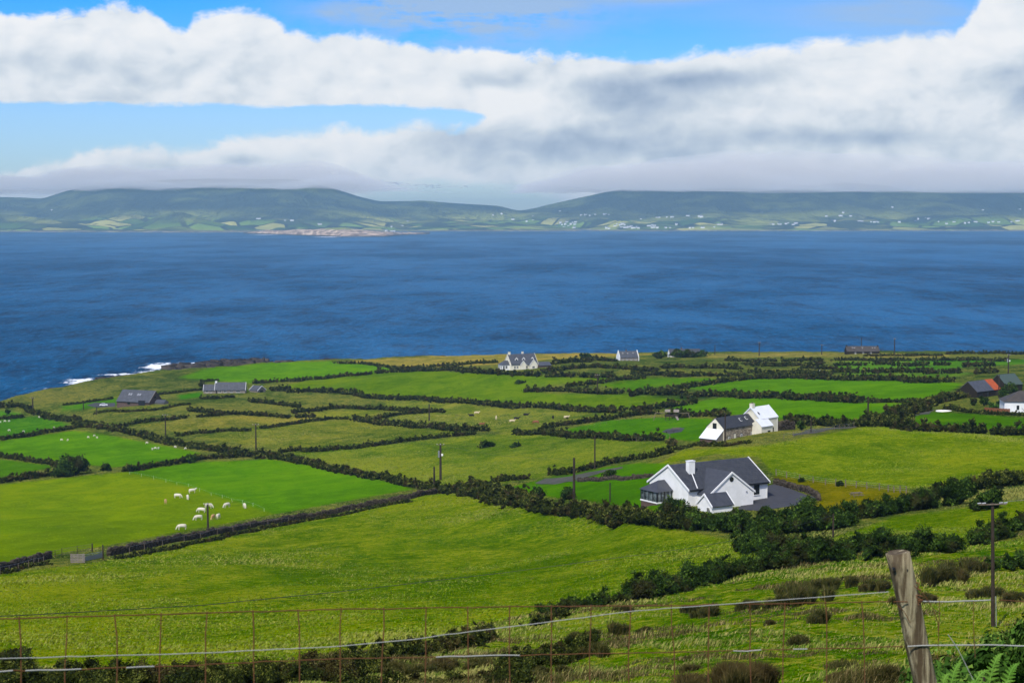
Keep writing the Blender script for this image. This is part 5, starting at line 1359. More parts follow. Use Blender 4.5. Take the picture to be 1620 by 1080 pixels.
# ruined stone yard right of the cottage
cw = wc.matrix_world = Matrix.Translation(wc.location) @ Matrix.Rotation(math.radians(46), 4, 'Z')
def yardpts(*q): return [(cw @ Vector((a, b, 0)))[:2] for a, b in q]
stone_wall('ruined stone yard walls right of the white roofed cottage', None, 2.2, .7, .4, name='ruined_yard', seed=5, world=yardpts((4.2, -3.4), (11.0, -3.2), (11.2, 1.5), (8.0, 2.6), (4.2, 3.0)))
stone_wall('dark stone gable end standing in the ruined yard', None, 3.4, .8, .42, name='ruined_gable', seed=6, world=yardpts((6.8, 2.2), (9.6, 2.0)))
False and stone_wall('long low grey stone wall along the track beside the barn', [(1245, 690), (1285, 683), (1320, 679), (1355, 675)], .7, .6, .4, mat='stone2', seed=8)

# surfaces: driveway, lane, yard
def patch(name, poly, mat, lift=.09, n=26):
    xs = [p[0] for p in poly]; ys = [p[1] for p in poly]
    P3 = G(xs, ys); 
    # dense outline
    out = []
    for i in range(len(P3)):
        a, b = P3[i], P3[(i + 1) % len(P3)]; k = max(1, int(np.linalg.norm(a - b) / 2.5))
        for j in range(k): out.append((a + (b - a) * j / k)[:2])
    bm = bmesh.new(); vs = [bm.verts.new((float(x), float(y), 0)) for x, y in out]; bm.faces.new(vs)
    bmesh.ops.triangulate(bm, faces=bm.faces)
    for _ in range(3):
        long_ = [e for e in bm.edges if e.calc_length() > 2.5]
        if not long_: break
        bmesh.ops.subdivide_edges(bm, edges=long_, cuts=1); bmesh.ops.triangulate(bm, faces=bm.faces)
    co = np.array([v.co[:] for v in bm.verts]); zz = H(co[:, 0], co[:, 1]) + lift
    for v, z in zip(bm.verts, zz): v.co.z = z
    bmesh.ops.recalc_face_normals(bm, faces=bm.faces)
    me = bpy.data.meshes.new(name); bm.to_mesh(me); bm.free()
    o = link(name, me, M[mat]); o['kind'] = 'structure'; return o
patch('driveway', [(1165, 806), (1190, 778), (1226, 766), (1252, 774), (1291, 787), (1288, 794), (1245, 802), (1200, 808)], 'asphalt')
patch('lane', [(846, 764), (862, 757), (900, 754), (925, 748), (950, 744), (985, 738), (985, 741), (950, 748), (925, 756), (905, 762), (870, 766)], 'lane')
patch('lane', [(1252, 687), (1300, 678), (1350, 674), (1370, 673), (1352, 676.5), (1308, 681), (1256, 690)], 'lane')
patch('yard', [(1440, 652), (1462, 650), (1478, 648), (1470, 655), (1448, 658)], 'lane')
patch('driveway', [(137, 641), (150, 637), (182, 637), (182, 643), (150, 644)], 'asphalt')
patch('fire_pit_ground', [(1047, 683), (1056, 679), (1075, 676), (1084, 677), (1078, 683), (1060, 686)], 'asphalt')
# ------------------------------------------------------------------ other houses
# dark slate house
h = empty('slate_house', fit(247, 618, 9.5, 0, 7.0, -22, 780, 930), math.radians(-22), 'large dark slate house near the left coast with long sloping roof and skylights', 'house')
gable_walls(h, -9.5, 9.5, -6.2, 5, 1.9, 6.95, 'brick', -2, yr=-.6)
for sg in (-1, 1):
    roof_slab(h, (-9.7, -.6, 7.0), (9.7, -.6, 7.0), (9.7, -6.8 if sg < 0 else 5.4, 1.6 if sg < 0 else 1.55), (-9.7, -6.8 if sg < 0 else 5.4, 1.6 if sg < 0 else 1.55), 'slate2')
MB().prism([(9.72, -.6, 7.0), (9.95, -.6, 7.0), (9.95, -6.9, 1.6), (9.72, -6.9, 1.6)], (0, 0, .3)).build('verge', M['mortar'], h)
sl = 5.4 / 6.2
for xx in (-4.2, -3.0, 1.0, 2.2): 
    f = MB().prism([(xx - .4, -2.6, 7 - sl * 2.0 + .3), (xx + .4, -2.6, 7 - sl * 2.0 + .3), (xx + .4, -3.6, 7 - sl * 3.0 + .3), (xx - .4, -3.6, 7 - sl * 3.0 + .3)], (0, -.02, .05)).build('skylight', M['metal'], h)
MB().box(3.6, 7.2, -6.9, -5.5, .2, 2.6).build('porch', M['fascia'], h)
window(h, 9.5, -1.0, 3.8, 1.4, 1.0, 'x', 1, False, 'fascia', 1)
window(h, -2.5, -6.2, .8, 1.6, 1.2, 'y', -1, False, 'fascia', 1)
gable_walls(h, 10.2, 15.5, -2.4, 1.6, 1.4, 2.6, 'mortar', -2); gable_roof(h, 10.2, 15.5, -2.4, 1.6, 1.4, 2.65, 'slate2', .3, .1, None)
MB().box(-11.6, -9.7, -3.5, 2.0, -1, 1.4).build('side_wall', M['stone'], h)

# parked car on its drive
M['carpaint'] = material('white_car_paint', (.75, .76, .78), .3, .5); M['tyre'] = material('tyre_rubber', (.02, .02, .02), .9, .1)
pc = g1(164, 642); car = empty('parked_car', pc, math.radians(8), 'white car parked on the drive left of the dark slate house', 'car')
prof = [(-2.1, .35), (-2.1, .85), (-1.6, .98), (-1.0, 1.42), (.7, 1.42), (1.25, .98), (2.05, .82), (2.1, .35)]
MB().prism([(a, -.85, b) for a, b in prof], (0, 1.7, 0)).build('body', M['carpaint'], car)
MB().prism([(-1.35, -.86, 1.0), (-.95, -.86, 1.36), (.65, -.86, 1.36), (1.1, -.86, 1.0)], (0, -.012, 0)).build('side_window', M['glass'], car)
MB().prism([(1.30, -.7, .98), (1.30, .7, .98), (.76, .7, 1.42), (.76, -.7, 1.42)], (.03, 0, .03)).build('windscreen', M['glass'], car)
for a, b in ((-1.3, -.86), (-1.3, .70), (1.3, -.86), (1.3, .70)): MB().tube([(a, b, .32), (a, b + .16, .32)], .32, 12).build('wheel', M['tyre'], car)

# long grey bungalow
h = empty('grey_bungalow', fit(341, 604.8, -8.3, 0, 5.6, 3, 860, 990), math.radians(3), 'long low bungalow with grey roofs and one white chimney, beside the bright clifftop field', 'house')
gable_walls(h, -8.3, 8.3, -3.6, 3.6, 1.9, 5.5, 'mortar', -2); gable_roof(h, -8.3, 8.3, -3.6, 3.6, 1.9, 5.6, 'slate2', .35, .1, 'wframe')
gable_walls(h, -14.6, -8.303, -3.3, 2.9, 1.6, 4.3, 'mortar', -2); gable_roof(h, -14.6, -8.32, -3.3, 2.9, 1.6, 4.4, 'slate2', .35, .1, 'wframe')
chimney(h, -7.9, 0, 5.0, 6.3, .9, .8)
for xx, ww in ((-12.6, 1.3), (-10.4, 1.0), (-5.6, 1.6), (-2.6, 1.6), (.8, 1.6), (4.4, 2.2)): window(h, xx, -3.3 if xx < -8 else -3.6, .9, ww, 1.1, 'y', -1, True, 'wframe', 1)
d = MB().box(-7.9, -7.0, -3.68, -3.6, -.3, 1.7).build('door', M['fascia'], h)
h = empty('garage', fit(407.5, 610, 0, 0, 3.5, -35, 850, 990), math.radians(-35), 'small grey roofed garage with white verges right of the grey bungalow', 'garage')
gable_walls(h, -3.0, 3.0, -3.3, 3.3, 1.3, 3.4, 'mortar', -2); gable_roof(h, -3, 3, -3.3, 3.3, 1.3, 3.5, 'slate2', .3, .15, 'wframe')
MB().box(3.0, 3.06, -1.2, 1.2, -.3, 1.2).build('door', M['fascia'], h)

# dormer house
h = empty('dormer_house', fit(803, 560.4, -8.2, 0, 8.0, 24, 880, 1010), math.radians(24), 'cream two storey house with three white dormers in its slate roof, facing the bay', 'house')
gable_walls(h, -8.2, 8.2, -5.2, 5.2, 2.6, 7.9, 'cream', -2); gable_roof(h, -8.2, 8.2, -5.2, 5.2, 2.6, 8.0, 'slate2', .3, .1, 'cream')
sl = 5.4 / 5.2
for xx in (-4.2, 0.2, 5.6):
    yf = -3.3; d0 = MB()
    d0.prism([(xx - .95, yf, 4.2), (xx + .95, yf, 4.2), (xx + .95, yf, 5.5), (xx, yf, 6.5), (xx - .95, yf, 5.5)], (0, 2.6, 0)); dm = d0.build('dormer', M['white'], h)
    for sg in (-1, 1): MB().prism([(xx, yf - .15, 6.62), (xx + sg * 1.15, yf - .15, 5.42), (xx + sg * 1.15, yf + 2.4, 5.42), (xx, yf + 2.4, 6.62)], (0, 0, .1)).build('dormer_roof', M['slate2'], dm)
    MB().box(xx - .5, xx + .5, yf - .04, yf + .01, 4.6, 5.5).build('dormer_window', M['glass'], dm)
chimney(h, -7.2, 0, 7.3, 9.2, 1.2, .9, 'cream'); chimney(h, 1.6, 1.4, 6.0, 9.0, 1.0, .9, 'cream')
gable_walls(h, -7.4, -3, 2.2, 6.8, 2.3, 5.2, 'cream', -2, axis='y'); gable_roof(h, -7.4, -3, 2.2, 6.8, 2.3, 5.3, 'slate2', .3, .1, 'wframe', axis='y')
gable_walls(h, -6.4, -3, -3.2, .4, 2.3, 4.5, 'cream', -2, axis='y'); gable_roof(h, -6.4, -3, -3.2, .4, 2.3, 4.6, 'slate2', .2, .1, 'wframe', axis='y')
for xx in (-6, -4.4, 1.4, 7.4): window(h, xx, -5.2, 1.0, 1.1, 1.2, 'y', -1, True, 'wframe', 1)
window(h, 4.5, -7.4, .9, 1.5, 1.2, 'y', -1, True, 'wframe', 1)
window(h, -8.2, -2.2, 3.8, 1.0, 1.2, 'x', -1, True, 'wframe', 1)
s2_ = MB(); hipf(s2_, [(-13.2, -3.2, 2.3), (-8.23, -3.2, 2.3), (-8.23, 2.8, 2.3), (-13.2, 2.8, 2.3)], [(-10.4, -.2, 4.6), (-8.23, -.2, 4.6)]); s2_.build('sunroom_roof', M['slate2'], h)
MB().box(-12.9, -8.203, -2.9, 2.5, -2, 2.29).build('sunroom_wall', M['white'], h)
for yy in (-2, 0, 1.6): window(h, -12.9, yy, 1.1, 1.2, 1.6, 'x', -1, False, 'wframe', 1)
for xx in (-11.8, -10.2): window(h, xx, -2.9, 1.1, 1.2, 1.6, 'y', -1, False, 'wframe', 1)
gable_walls(h, 8.203, 16, -6.5, -.5, 1.6, 3.2, 'brick', -2); gable_roof(h, 8.4, 16, -6.5, -.5, 1.6, 3.3, 'slate2', .3, .1, None)
MB().box(-17, -13.2, -4, -3.7, -1, .5).build('terrace_wall', M['white'], h)

# white gabled house
h = empty('white_gabled_house', fit(978.5, 555.5, -6.0, 0, 5.8, 14, 980, 1120), math.radians(14), 'small house with tall white gable parapets and grey roof near the sea', 'house')
gable_walls(h, -6.0, 6.0, -3.4, 3.4, 2.2, 5.7, 'mortar', -2); gable_roof(h, -5.8, 5.8, -3.4, 3.4, 2.2, 5.8, 'slate2', .3, 0, None)
for xx in (-6.35, 6.05):
    MB().prism([(xx, -3.9, -2), (xx, 3.9, -2), (xx, 3.9, 2.4), (xx, 0, 6.5), (xx, -3.9, 2.4)], (.3, 0, 0)).build('gable_parapet', M['white'], h)
chimney(h, -1.0, 0, 5.5, 6.6, .7, .6, 'brick', 1)
for xx in (-3.6, -.4, 3.2): skylight(h, xx, -1.2, 5.8, 3.6 / 3.4, .7, .8)
for xx in (-4.2, -1.4, 1.4, 4.2): window(h, xx, -3.4, .9, 1.0, 1.1, 'y', -1, True, 'wframe', 1)
# low house behind bushes
h = empty('low_seaside_house', fit(1058, 552, -10.5, 0, 5.0, 6, 1000, 1200), math.radians(6), 'low dark roofed house with a white gable, half hidden by bushes near the sea', 'house')
gable_walls(h, -10.5, 10.5, -4, 4, 2.0, 4.9, 'white', -2); gable_roof(h, -10.5, 10.5, -4, 4, 2.0, 5.0, 'slate', .3, .1, None)
chimney(h, -2.0, 0, 4.5, 5.9, .8, .7, 'brick', 1)
window(h, -6, -4, 1, 1.2, 1.1, 'y', -1, True, 'wframe', 1)
# house on the cliff edge
h = empty('clifftop_cottage', fit(1338, 547.5, -10.6, 0, 4.9, 2, 1050, 1250), math.radians(2), 'long low stone cottage with dark roof standing alone against the sea', 'house')
gable_walls(h, -10.6, 10.6, -3.4, 3.4, 1.8, 4.8, 'stone', -2); gable_roof(h, -10.6, 10.6, -3.4, 3.4, 1.8, 4.9, 'darkroof', .3, .1, None)
for xx in (-6.5, -5.2, 0, 6.5, 8): skylight(h, xx, -1.1, 4.9, 3.1 / 3.4, .7, .8)
chimney(h, -10.0, 0, 4.5, 5.5, .7, .7, 'stone', 0); chimney(h, 10.0, 0, 4.5, 5.3, .7, .7, 'stone', 0)
for xx in (-5, 0, 5): window(h, xx, -3.4, .8, 1.0, 1.0, 'y', -1, True, 'wframe', 1)
# barns on the right
h = empty('slate_barn', fit(1531, 604, -5.2, 0, 5.6, 42, 570, 690), math.radians(42), 'dark stone barn with patched slate roof, left of the red roofed shed', 'barn')
gable_walls(h, -5.2, 5.2, -3.8, 3.8, 2.4, 5.5, 'stone', -2); gable_roof(h, -5.2, 5.2, -3.8, 3.8, 2.4, 5.6, 'slate2', .2, .1, None)
MB().box(1.0, 2.2, -3.86, -3.8, -.2, 1.8).build('door', M['fascia'], h); window(h, -2, -3.8, 1.2, .8, .8, 'y', -1, False, 'fascia', 1)
bl = Matrix.Translation(h.location) @ Matrix.Rotation(math.radians(42), 4, 'Z')
p_ = bl @ Vector((7.9, .25, 0))
h2 = empty('red_roofed_shed', p_, math.radians(42), 'shed with rusty orange red tin roof joined to the slate barn', 'shed')
gable_walls(h2, -2.5, 2.4, -3.8, 3.8, 2.4, 5.5, 'stone', -2); gable_roof(h2, -2.5, 2.4, -3.8, 3.8, 2.4, 5.62, 'redtin', .2, .05, None)
MB().box(-.8, .8, -3.87, -3.8, -.2, 2.0).build('door', M['wood_dark'], h2)
h3 = empty('green_roofed_barn', fit(1578, 592.8, -3.9, 0, 6.2, 34, 620, 720), math.radians(34), 'barn with dark green tin roof behind the red roofed shed', 'barn')
gable_walls(h3, -3.9, 5.6, -4.0, 4.0, 2.6, 6.1, 'stone', -2); gable_roof(h3, -3.9, 5.6, -4.0, 4.0, 2.6, 6.2, 'greentin', .2, .1, None)
MB().box(0, 2, -4.07, -4.0, -.2, 2.2).build('door', M['wood_dark'], h3)
# white cottage at the right edge
h = empty('white_cottage', fit(1589, 653, -8.5, -4, -.3, -6, 440, 560), math.radians(-6), 'white cottage with hipped brown slate roof at the right edge behind the small bright field', 'house')
MB().box(-8.5, 8.5, -4, 4, -2, 3.0).build('wall', M['white'], h)
rr = MB(); hipf(rr, [(-8.9, -4.4, 3.003), (8.9, -4.4, 3.003), (8.9, 4.4, 3.003), (-8.9, 4.4, 3.003)], [(-3.5, 0, 5.9), (3.5, 0, 5.9)]); rr.build('roof', M['darkroof'], h)
for xx in (-4.7, .5, 4.8): window(h, xx, -4, 1.3, .75, 1.3, 'y', -1, True, 'fascia', 0)
chimney(h, 0, 0, 5.0, 6.8, 1.0, .8)
MB().tube([(-3.6, -4.1, 1.2), (-2.4, -4.1, -.2)], .05, 6).build('downpipe', M['fascia'], h)
# timber fence left of it
def plank_fence():
    P3 = G([1557, 1570, 1584, 1598], [652, 653, 654, 654.5]); e_ = empty('timber_fence', P3[0], 0, 'red brown timber board fence left of the white cottage', 'fence')
    a, b = Vector(P3[0]), Vector(P3[-1]); n = 26; d = (b - a); L = d.length; u = d / L
    x = a - e_.location
    me = None
    for i in range(n):
        q = d * (i / n); zz = H(a.x + q.x, a.y + q.y) - e_.location.z
        if me is None:
            bd = MB().box(0, L / n * .86, -.03, .03, -.2, 1.5).build('board', M['wood_red'], e_); me = bd.data
        else: bd = bpy.data.objects.new('board', me); COL.objects.link(bd); bd.parent = e_
        bd.location = (q.x, q.y, zz + .04 * math.sin(i * 2.1)); bd.rotation_euler.z = math.atan2(d.y, d.x)
plank_fence()

# ------------------------------------------------------------------ play set
ps = empty('play_set', g1(1063, 664), math.radians(-8), 'wooden garden play set with two roofed towers, swing frames and a slide', 'play set')
for xx, nm in ((-1.6, 0), (1.6, 1)):
    tw = MB()
    for a in (-.7, .7):
        for b in (-.7, .7): tw.box(xx + a - .07, xx + a + .07, b - .07, b + .07, -.2, 3.0)
    tw.box(xx - .8, xx + .8, -.8, .8, 1.3, 1.4); tw.box(xx - .8, xx + .8, -.84, -.78, 1.5, 2.1)
    t = tw.build('tower', M['wood_dark'], ps)
    MB().prism([(xx - 1, -.95, 3.0), (xx - 1, .95, 3.0), (xx - 1, 0, 3.9)], (2, 0, 0)).build('tower_roof', M['mortar'], ps)
MB().box(-1.0, 1.0, -.5, .5, 1.3, 1.4).box(-1, 1, -.55, -.5, 1.5, 2.0).build('bridge', M['wood_dark'], ps)
for s_ in (-1, 1):
    sw = MB(); sw.tube([(s_ * 2.3, 0, 2.5), (s_ * 6.0, 0, 2.6)], .12, 6)
    for b in (-1.1, 1.1): sw.tube([(s_ * 6.0, 0, 2.6), (s_ * 6.7, b, -.2)], .12, 6)
    sf = sw.build('swing_frame', M['wood'], ps)
    for xx in (3.4, 4.7):
        sw2 = MB().tube([(s_ * xx, -.0, 2.5), (s_ * xx, 0, .6)], .02, 4).tube([(s_ * (xx + .5), 0, 2.5), (s_ * (xx + .5), 0, .6)], .02, 4).box(min(s_ * xx, s_ * (xx + .5)), max(s_ * xx, s_ * (xx + .5)), -.12, .12, .55, .6); sw2.build('swing', M['fascia'], sf)
MB().prism([(1.2, -.8, 1.35), (2.0, -.8, 1.35), (3.0, -3.6, .1), (2.2, -3.6, .1)], (0, 0, .12)).build('slide', M['mortar'], ps)
# picnic table on the dark patch and the one on the orange grass
def picnic(label, px, py, rot, sc=1.0, mat='wood'):
    e_ = empty('picnic_table', g1(px, py), math.radians(rot), label, 'picnic table')
    for i in range(4): MB().box(-.95, .95, -.38 + i * .2, -.38 + i * .2 + .17, .72, .77).build('plank', M[mat], e_)
    for s_ in (-1, 1): MB().box(-.95, .95, s_ * .75 - .14, s_ * .75 + .14, .42, .47).build('seat', M[mat], e_)
    for s_ in (-1, 1):
        MB().tube([(s_ * .7, -.25, .72), (s_ * .7, -.75, -.05)], .05, 4).tube([(s_ * .7, .25, .72), (s_ * .7, .75, -.05)], .05, 4).box(s_ * .7 - .03, s_ * .7 + .03, -.8, .8, .36, .42).build('leg', M[mat], e_)
    e_.scale = (sc,) * 3
picnic('wooden picnic table on the dark patch of the play set lawn', 1069, 681, 10, 1.3)
picnic('small wooden picnic table alone on the orange grass', 1355, 786, 15, 1.0)
e_ = empty('low_bench', g1(1060, 684), math.radians(20), 'low timber bench on the dark patch left of the picnic table', 'bench')
MB().box(-1.6, 1.6, -.25, .25, .35, .45).build('seat', M['wood_dark'], e_)
for s_ in (-1.3, 1.3): MB().box(s_ - .1, s_ + .1, -.2, .2, -.1, .35).build('leg', M['wood_dark'], e_)
# upturned white boat
bt_ = empty('rowing_boat', g1(1493, 651), math.radians(-12), 'white upturned rowing boat lying on the grass before the garden hedge', 'boat')
mb = MB(); K_ = 9; 
for i in range(K_):
    u = i / (K_ - 1) * 2 - 1; wv = .75 * (1 - abs(u) ** 2.6) + .02; hv = .55 * (1 - .35 * u * u)
    for j in range(7): a = math.pi * j / 6; mb.v.append((u * 2.3, -math.cos(a) * wv, math.sin(a) * hv))
for i in range(K_ - 1):
    for j in range(6): mb.f.append((i * 7 + j, i * 7 + j + 1, (i + 1) * 7 + j + 1, (i + 1) * 7 + j))
mb.f.append(tuple(range(7))); mb.f.append(tuple((K_ - 1) * 7 + j for j in reversed(range(7))))
mb.build('hull', M['white'], bt_, True); MB().box(-2.2, 2.2, -.04, .04, .5, .6).build('keel', M['wood'], bt_)

# ------------------------------------------------------------------ utility poles
def pole(label, px, ytop, ybase, wpx=3, cross=0, name='utility_pole', group='utility poles across the farmland', bits=(), d=None):
    p = g1(px, ybase) if d is None else d
    t_, s_ = ray(px, ytop); h = CAM_H + float(s_) * p.y - p.z
    r = max(wpx / PXM(p.y) / 2, .11)
    e_ = empty(name, p, 0, label, 'pole', group)
    MB().tube([(0, 0, -.4), (0, 0, h * .5), (0, 0, h)], [r, r * .88, r * .75], 8).build('pole', M['wood_dark'], e_)
    if cross:
        c = MB().box(-cross, cross, -.06 - r, .06 - r, h - .45, h - .3).build('crossarm', M['wood'], e_)
        for k in (-1, 0, 1): MB().tube([(k * cross * .9, -r, h - .3), (k * cross * .9, -r, h - .05)], .07, 6).build('insulator', M['wframe'], c)
    for q in bits:
        if q == 'transformer':
            MB().tube([(-.45, -.1, h * .62), (-.45, -.1, h * .80)], .28, 10).build('transformer', M['metal'], e_)
            MB().box(.2, .75, -.2, .05, h * .66, h * .72).build('fuse_box', M['wframe'], e_)
        if q == 'cap': MB().box(-.12, .12, -.12, .12, h, h + .25).build('cap', M['fascia'], e_)
        if q == 'sleeve': MB().tube([(0.02, -.05, h * .45), (.05, -.05, h * .62)], .26, 8).build('sleeve', M['fascia'], e_)
    return e_, h
POLES = [('tall pole with a transformer and crossarm left of the lane bend', 697, 701, 759, 4, 1.1, ('transformer',)), ('pole with a black sleeve at the tip of the long dry stone wall', 687, 738, 779, 3.5, 0, ('sleeve',)),
         ('bare pole in front of the bungalow lawn, beside the second bent tree', 908, 724, 789, 4.5, 0, ()), ('slim pole on the bungalow lawn', 965, 763, 794, 2.5, 0, ()), ('pole beside the lane side hedge', 941, 690, 742, 2.6, 0, ()),
         ('pole standing over the dry stone wall beside the cattle', 329, 795, 838, 3.6, .9, ()), ('pole with crossarm left of the rough pasture', 405, 670, 713, 2.6, 1.2, ()), ('pole above the yellow pasture below the slate house', 262, 655, 694, 2.2, 1.1, ()),
         ('clifftop pole with crossarm at the far left', 52, 628, 650, 2.4, 1.4, ()), ('short pole left of the parked car', 132, 635, 648, 1.8, 0, ()), ('short thin pole below the parked car', 153, 643, 656, 1.6, 0, ()),
         ('pole in the hedge above the brown and black cattle', 679, 639, 666, 2.4, 0, ()), ('pole with crossarm in the mid green field', 945, 592, 624, 2.0, 1.2, ()), ('pole in front of the stone barn', 1147, 653, 703, 2.6, 0, ()),
         ('tall dark pole at the end of the track between the bright fields', 1373, 627, 667, 3.2, 0, ()), ('pole against the sea right of the low house', 1201, 541, 563, 1.8, .8, ()), ('pole against the sea left of the clifftop cottage', 1300, 545, 561, 1.6, .8, ()),
         ('pole against the sea right of the clifftop cottage', 1415, 535, 561, 1.8, .7, ()), ('thin pole behind the clifftop cottage', 1362.5, 534, 559, 1.4, 0, ()), ('faint thin pole against the sea by the low house', 1131, 545, 561, 1.3, 0, ()),
         ('pole with a transformer behind the green roofed barn', 1595, 560, 594, 2.4, .6, ('transformer',)), ('pole in front of the red roofed shed', 1580, 593, 628, 2.2, 0, ()), ('pole in the hedge below the driveway of the bungalow', 1318, 812, 850, 3.2, 0, ()),
         ('small pole by the track fence near the barn', 1283, 661, 684, 2.2, 0, ()), ('short post beside the tall dark pole', 1387, 652, 666, 1.8, 0, ())]
PT = {}
for lb, px, yt, yb, w_, cr_, bits in POLES:
    e_, h_ = pole(lb, px, yt, yb, w_, cr_, bits=bits); PT[px] = e_.location + Vector((0, 0, h_ - .2))
NP = G([1571], [990])[0]; e_, h_ = pole('nearest tall utility pole with pale crossarm, right of the weathered post', 1568, 795, 990, 6.6, 0.0, d=Vector(NP))
e_.rotation_euler.y = -math.radians(1.4)
c = MB().box(-.95, .85, -.20, -.14, h_ - .10, h_ - .03).build('crossarm', M['wood'], e_)
for k in (-.9, -.6, .5, .8): MB().tube([(k - .12, -.17, h_ + .01), (k + .12, -.17, h_ + .03)], .045, 6).build('insulator', M['metal'], c)
MB().tube([(.14, -.16, h_ * .25), (.17, -.16, -.2)], .03, 5).build('earth_guard', M['metal'], e_)
PT[1568] = e_.location + Vector((0, 0, h_))

def sag(a, b, s, n=24):
    a, b = Vector(a), Vector(b); return [a.lerp(b, i / n) - Vector((0, 0, 4 * s * (i / n) * (1 - i / n))) for i in range(n + 1)]
def wire(label, pts, r, name='overhead_wire', group='overhead wires', mat='fascia'):
    return tag(MB().tube(pts, r, 5).build(name, M[mat]), label, 'wire', group)
# the dark service cable across the near pasture
tL, sL = ray(-330, 985); dL = 62.
wl = [(-330, 985, 74), (30, 973, 92), (317, 957, 108), (540, 935, 126), (800, 905, 152), (1080, 868, 195), (1200, 848, 225)]
cp = []
for a, b_, dd in wl: t_, s_ = ray(a, b_); cp.append(Vector((t_ * dd, dd, CAM_H + s_ * dd)))
cp.append(PT[1318])
wire('dark service cable sagging across the big near pasture', cp, .022)
wire('overhead wire between the transformer pole and the pole by the rough pasture', sag(PT[697], PT[405], 2.0), .02)
wire('overhead wire between the transformer pole and the pole by the lane hedge', sag(PT[697], PT[941], 1.6), .02)
wire('overhead wire from the yellow pasture pole to the rough pasture pole', sag(PT[262], PT[405], 1.5), .02)
wire('overhead wire from the mid field pole towards the white gabled house', sag(PT[945], PT[1131], 2.0), .02)
wire('overhead wire over the lane to the bare pole by the lawn', sag(PT[697], PT[908], 1.2), .018)
wire('overhead wire running off right from the nearest pole', sag(PT[1568] + Vector((.75, 0, .1)), PT[1568] + Vector((34, 26, 1)), .9), .012, mat='metal')
wire('thin stay wire from the nearest pole to the hillside', [NP + np.array([0, 0, 2.0]), NP + np.array([2.0, -6, -2.2])], .012, 'stay_wire', mat='metal') if False else None

# ------------------------------------------------------------------ field fences
def post_fence(label, pts, step=4.0, h=1.1, wires=3, r=.06, name='field_fence', mat='wood'):
    x, y, L = line_pts(pts, step); z = H(x, y)
    e_ = empty(name, (x[0], y[0], z[0]), 0, label, 'fence', 'post and wire field fences'); o = Vector(e_.location)
    me = None
    for i in range(len(x)):
        if me is None: p = MB().tube([(0, 0, -.3), (0, 0, h)], r, 5).build('post', M[mat], e_); me = p.data
        else: p = bpy.data.objects.new('post', me); COL.objects.link(p); p.parent = e_
        p.location = Vector((x[i], y[i], z[i])) - o; p.rotation_euler = (random.uniform(-.07, .07), random.uniform(-.07, .07), 0); p.scale.z = random.uniform(.85, 1.15)
    for k in range(wires):
        zz = h * (.95 - k * .3)
        MB().tube([(a - o.x, b - o.y, c + zz - o.z) for a, b, c in zip(x, y, z)], .012, 3).build('wire', M['metal'], e_)
post_fence('post and wire fence between the meadow and the orange grass', [(1228, 752), (1250, 757), (1280, 762), (1310, 767), (1340, 770), (1370, 773), (1400, 776), (1435, 780)], 4.2, 1.2, r=.1)
post_fence('electric fence across the cattle field', [(205, 750), (260, 762), (304, 772), (345, 786), (400, 801), (435, 813)], 12, 1.0, 1, .02, mat='wframe')
post_fence('fence posts along the hedge below the play set lawn', [(990, 697), (1010, 698), (1030, 697), (1047, 695), (1060, 693)], 2.6, 1.4, 2, .07)
post_fence('post fence beside the track past the stone barn', [(1240, 694), (1265, 689), (1290, 685), (1320, 680), (1355, 675)], 5, 1.2, 2)
post_fence('old fence posts on top of the dry stone wall', [(205, 876), (240, 868), (290, 858), (330, 850), (380, 841), (430, 832), (480, 823)], 9, 1.5, 1, .05)
post_fence('fence posts along the left edge below the short stone wall', [(0, 909), (30, 902), (44, 898), (70, 891)], 6, 1.3, 1, .05)
post_fence('fence along the upper edge of the play set lawn', [(930, 678), (960, 671), (1000, 664), (1035, 660)], 6, 1.1, 1, .05)

# gate, rails and pallet at the left corner of the near pasture
gp = G([131, 161], [888, 882]); a, b = Vector(gp[0]), Vector(gp[1])
gt = empty('field_gate', a, math.atan2(b.y - a.y, b.x - a.x), 'grey metal field gate with sheeted lower half at the end of the stone wall', 'gate'); L = (b - a).length; dzv = (b.z - a.z) / L
def gb(u0, z0, u1, z1): return [(u0 * L, 0, z0 + dzv * u0 * L), (u1 * L, 0, z1 + dzv * u1 * L)]
for k in range(5): MB().tube(gb(0, .15 + k * .26, 1, .15 + k * .26), .03, 5).build('rail', M['metal'], gt)
for u in (0, .5, 1): MB().tube([(u * L, 0, .0 + dzv * u * L), (u * L, 0, 1.3 + dzv * u * L)], .03, 5).build('upright', M['metal'], gt)
MB().prism([(0, -.04, .05), (L, -.04, .05 + dzv * L), (L, -.04, .85 + dzv * L), (0, -.04, .85)], (0, -.02, 0)).build('sheeting', M['metal'], gt)
for lb, px, yt, yb in (('dark gate post at the right of the metal gate', 163, 861, 885), ('dark post behind the metal gate', 146, 859, 872)):
    pole(lb, px, yt, yb, 2.6, 0, 'gate_post', 'gate posts')
pp = g1(123, 890); pal = empty('wooden_pallet', pp, math.radians(4), 'pale wooden pallet propped at the left end of the metal gate', 'pallet')
for k in range(6): MB().box(-1.3, 1.3, -.06, 0, .08 + k * .27, .26 + k * .27).build('plank', M['mortar'], pal)
for xx in (-1.1, 0, 1.1): MB().box(xx - .08, xx + .08, .003, .1, 0, 1.65).build('stringer', M['wood'], pal)
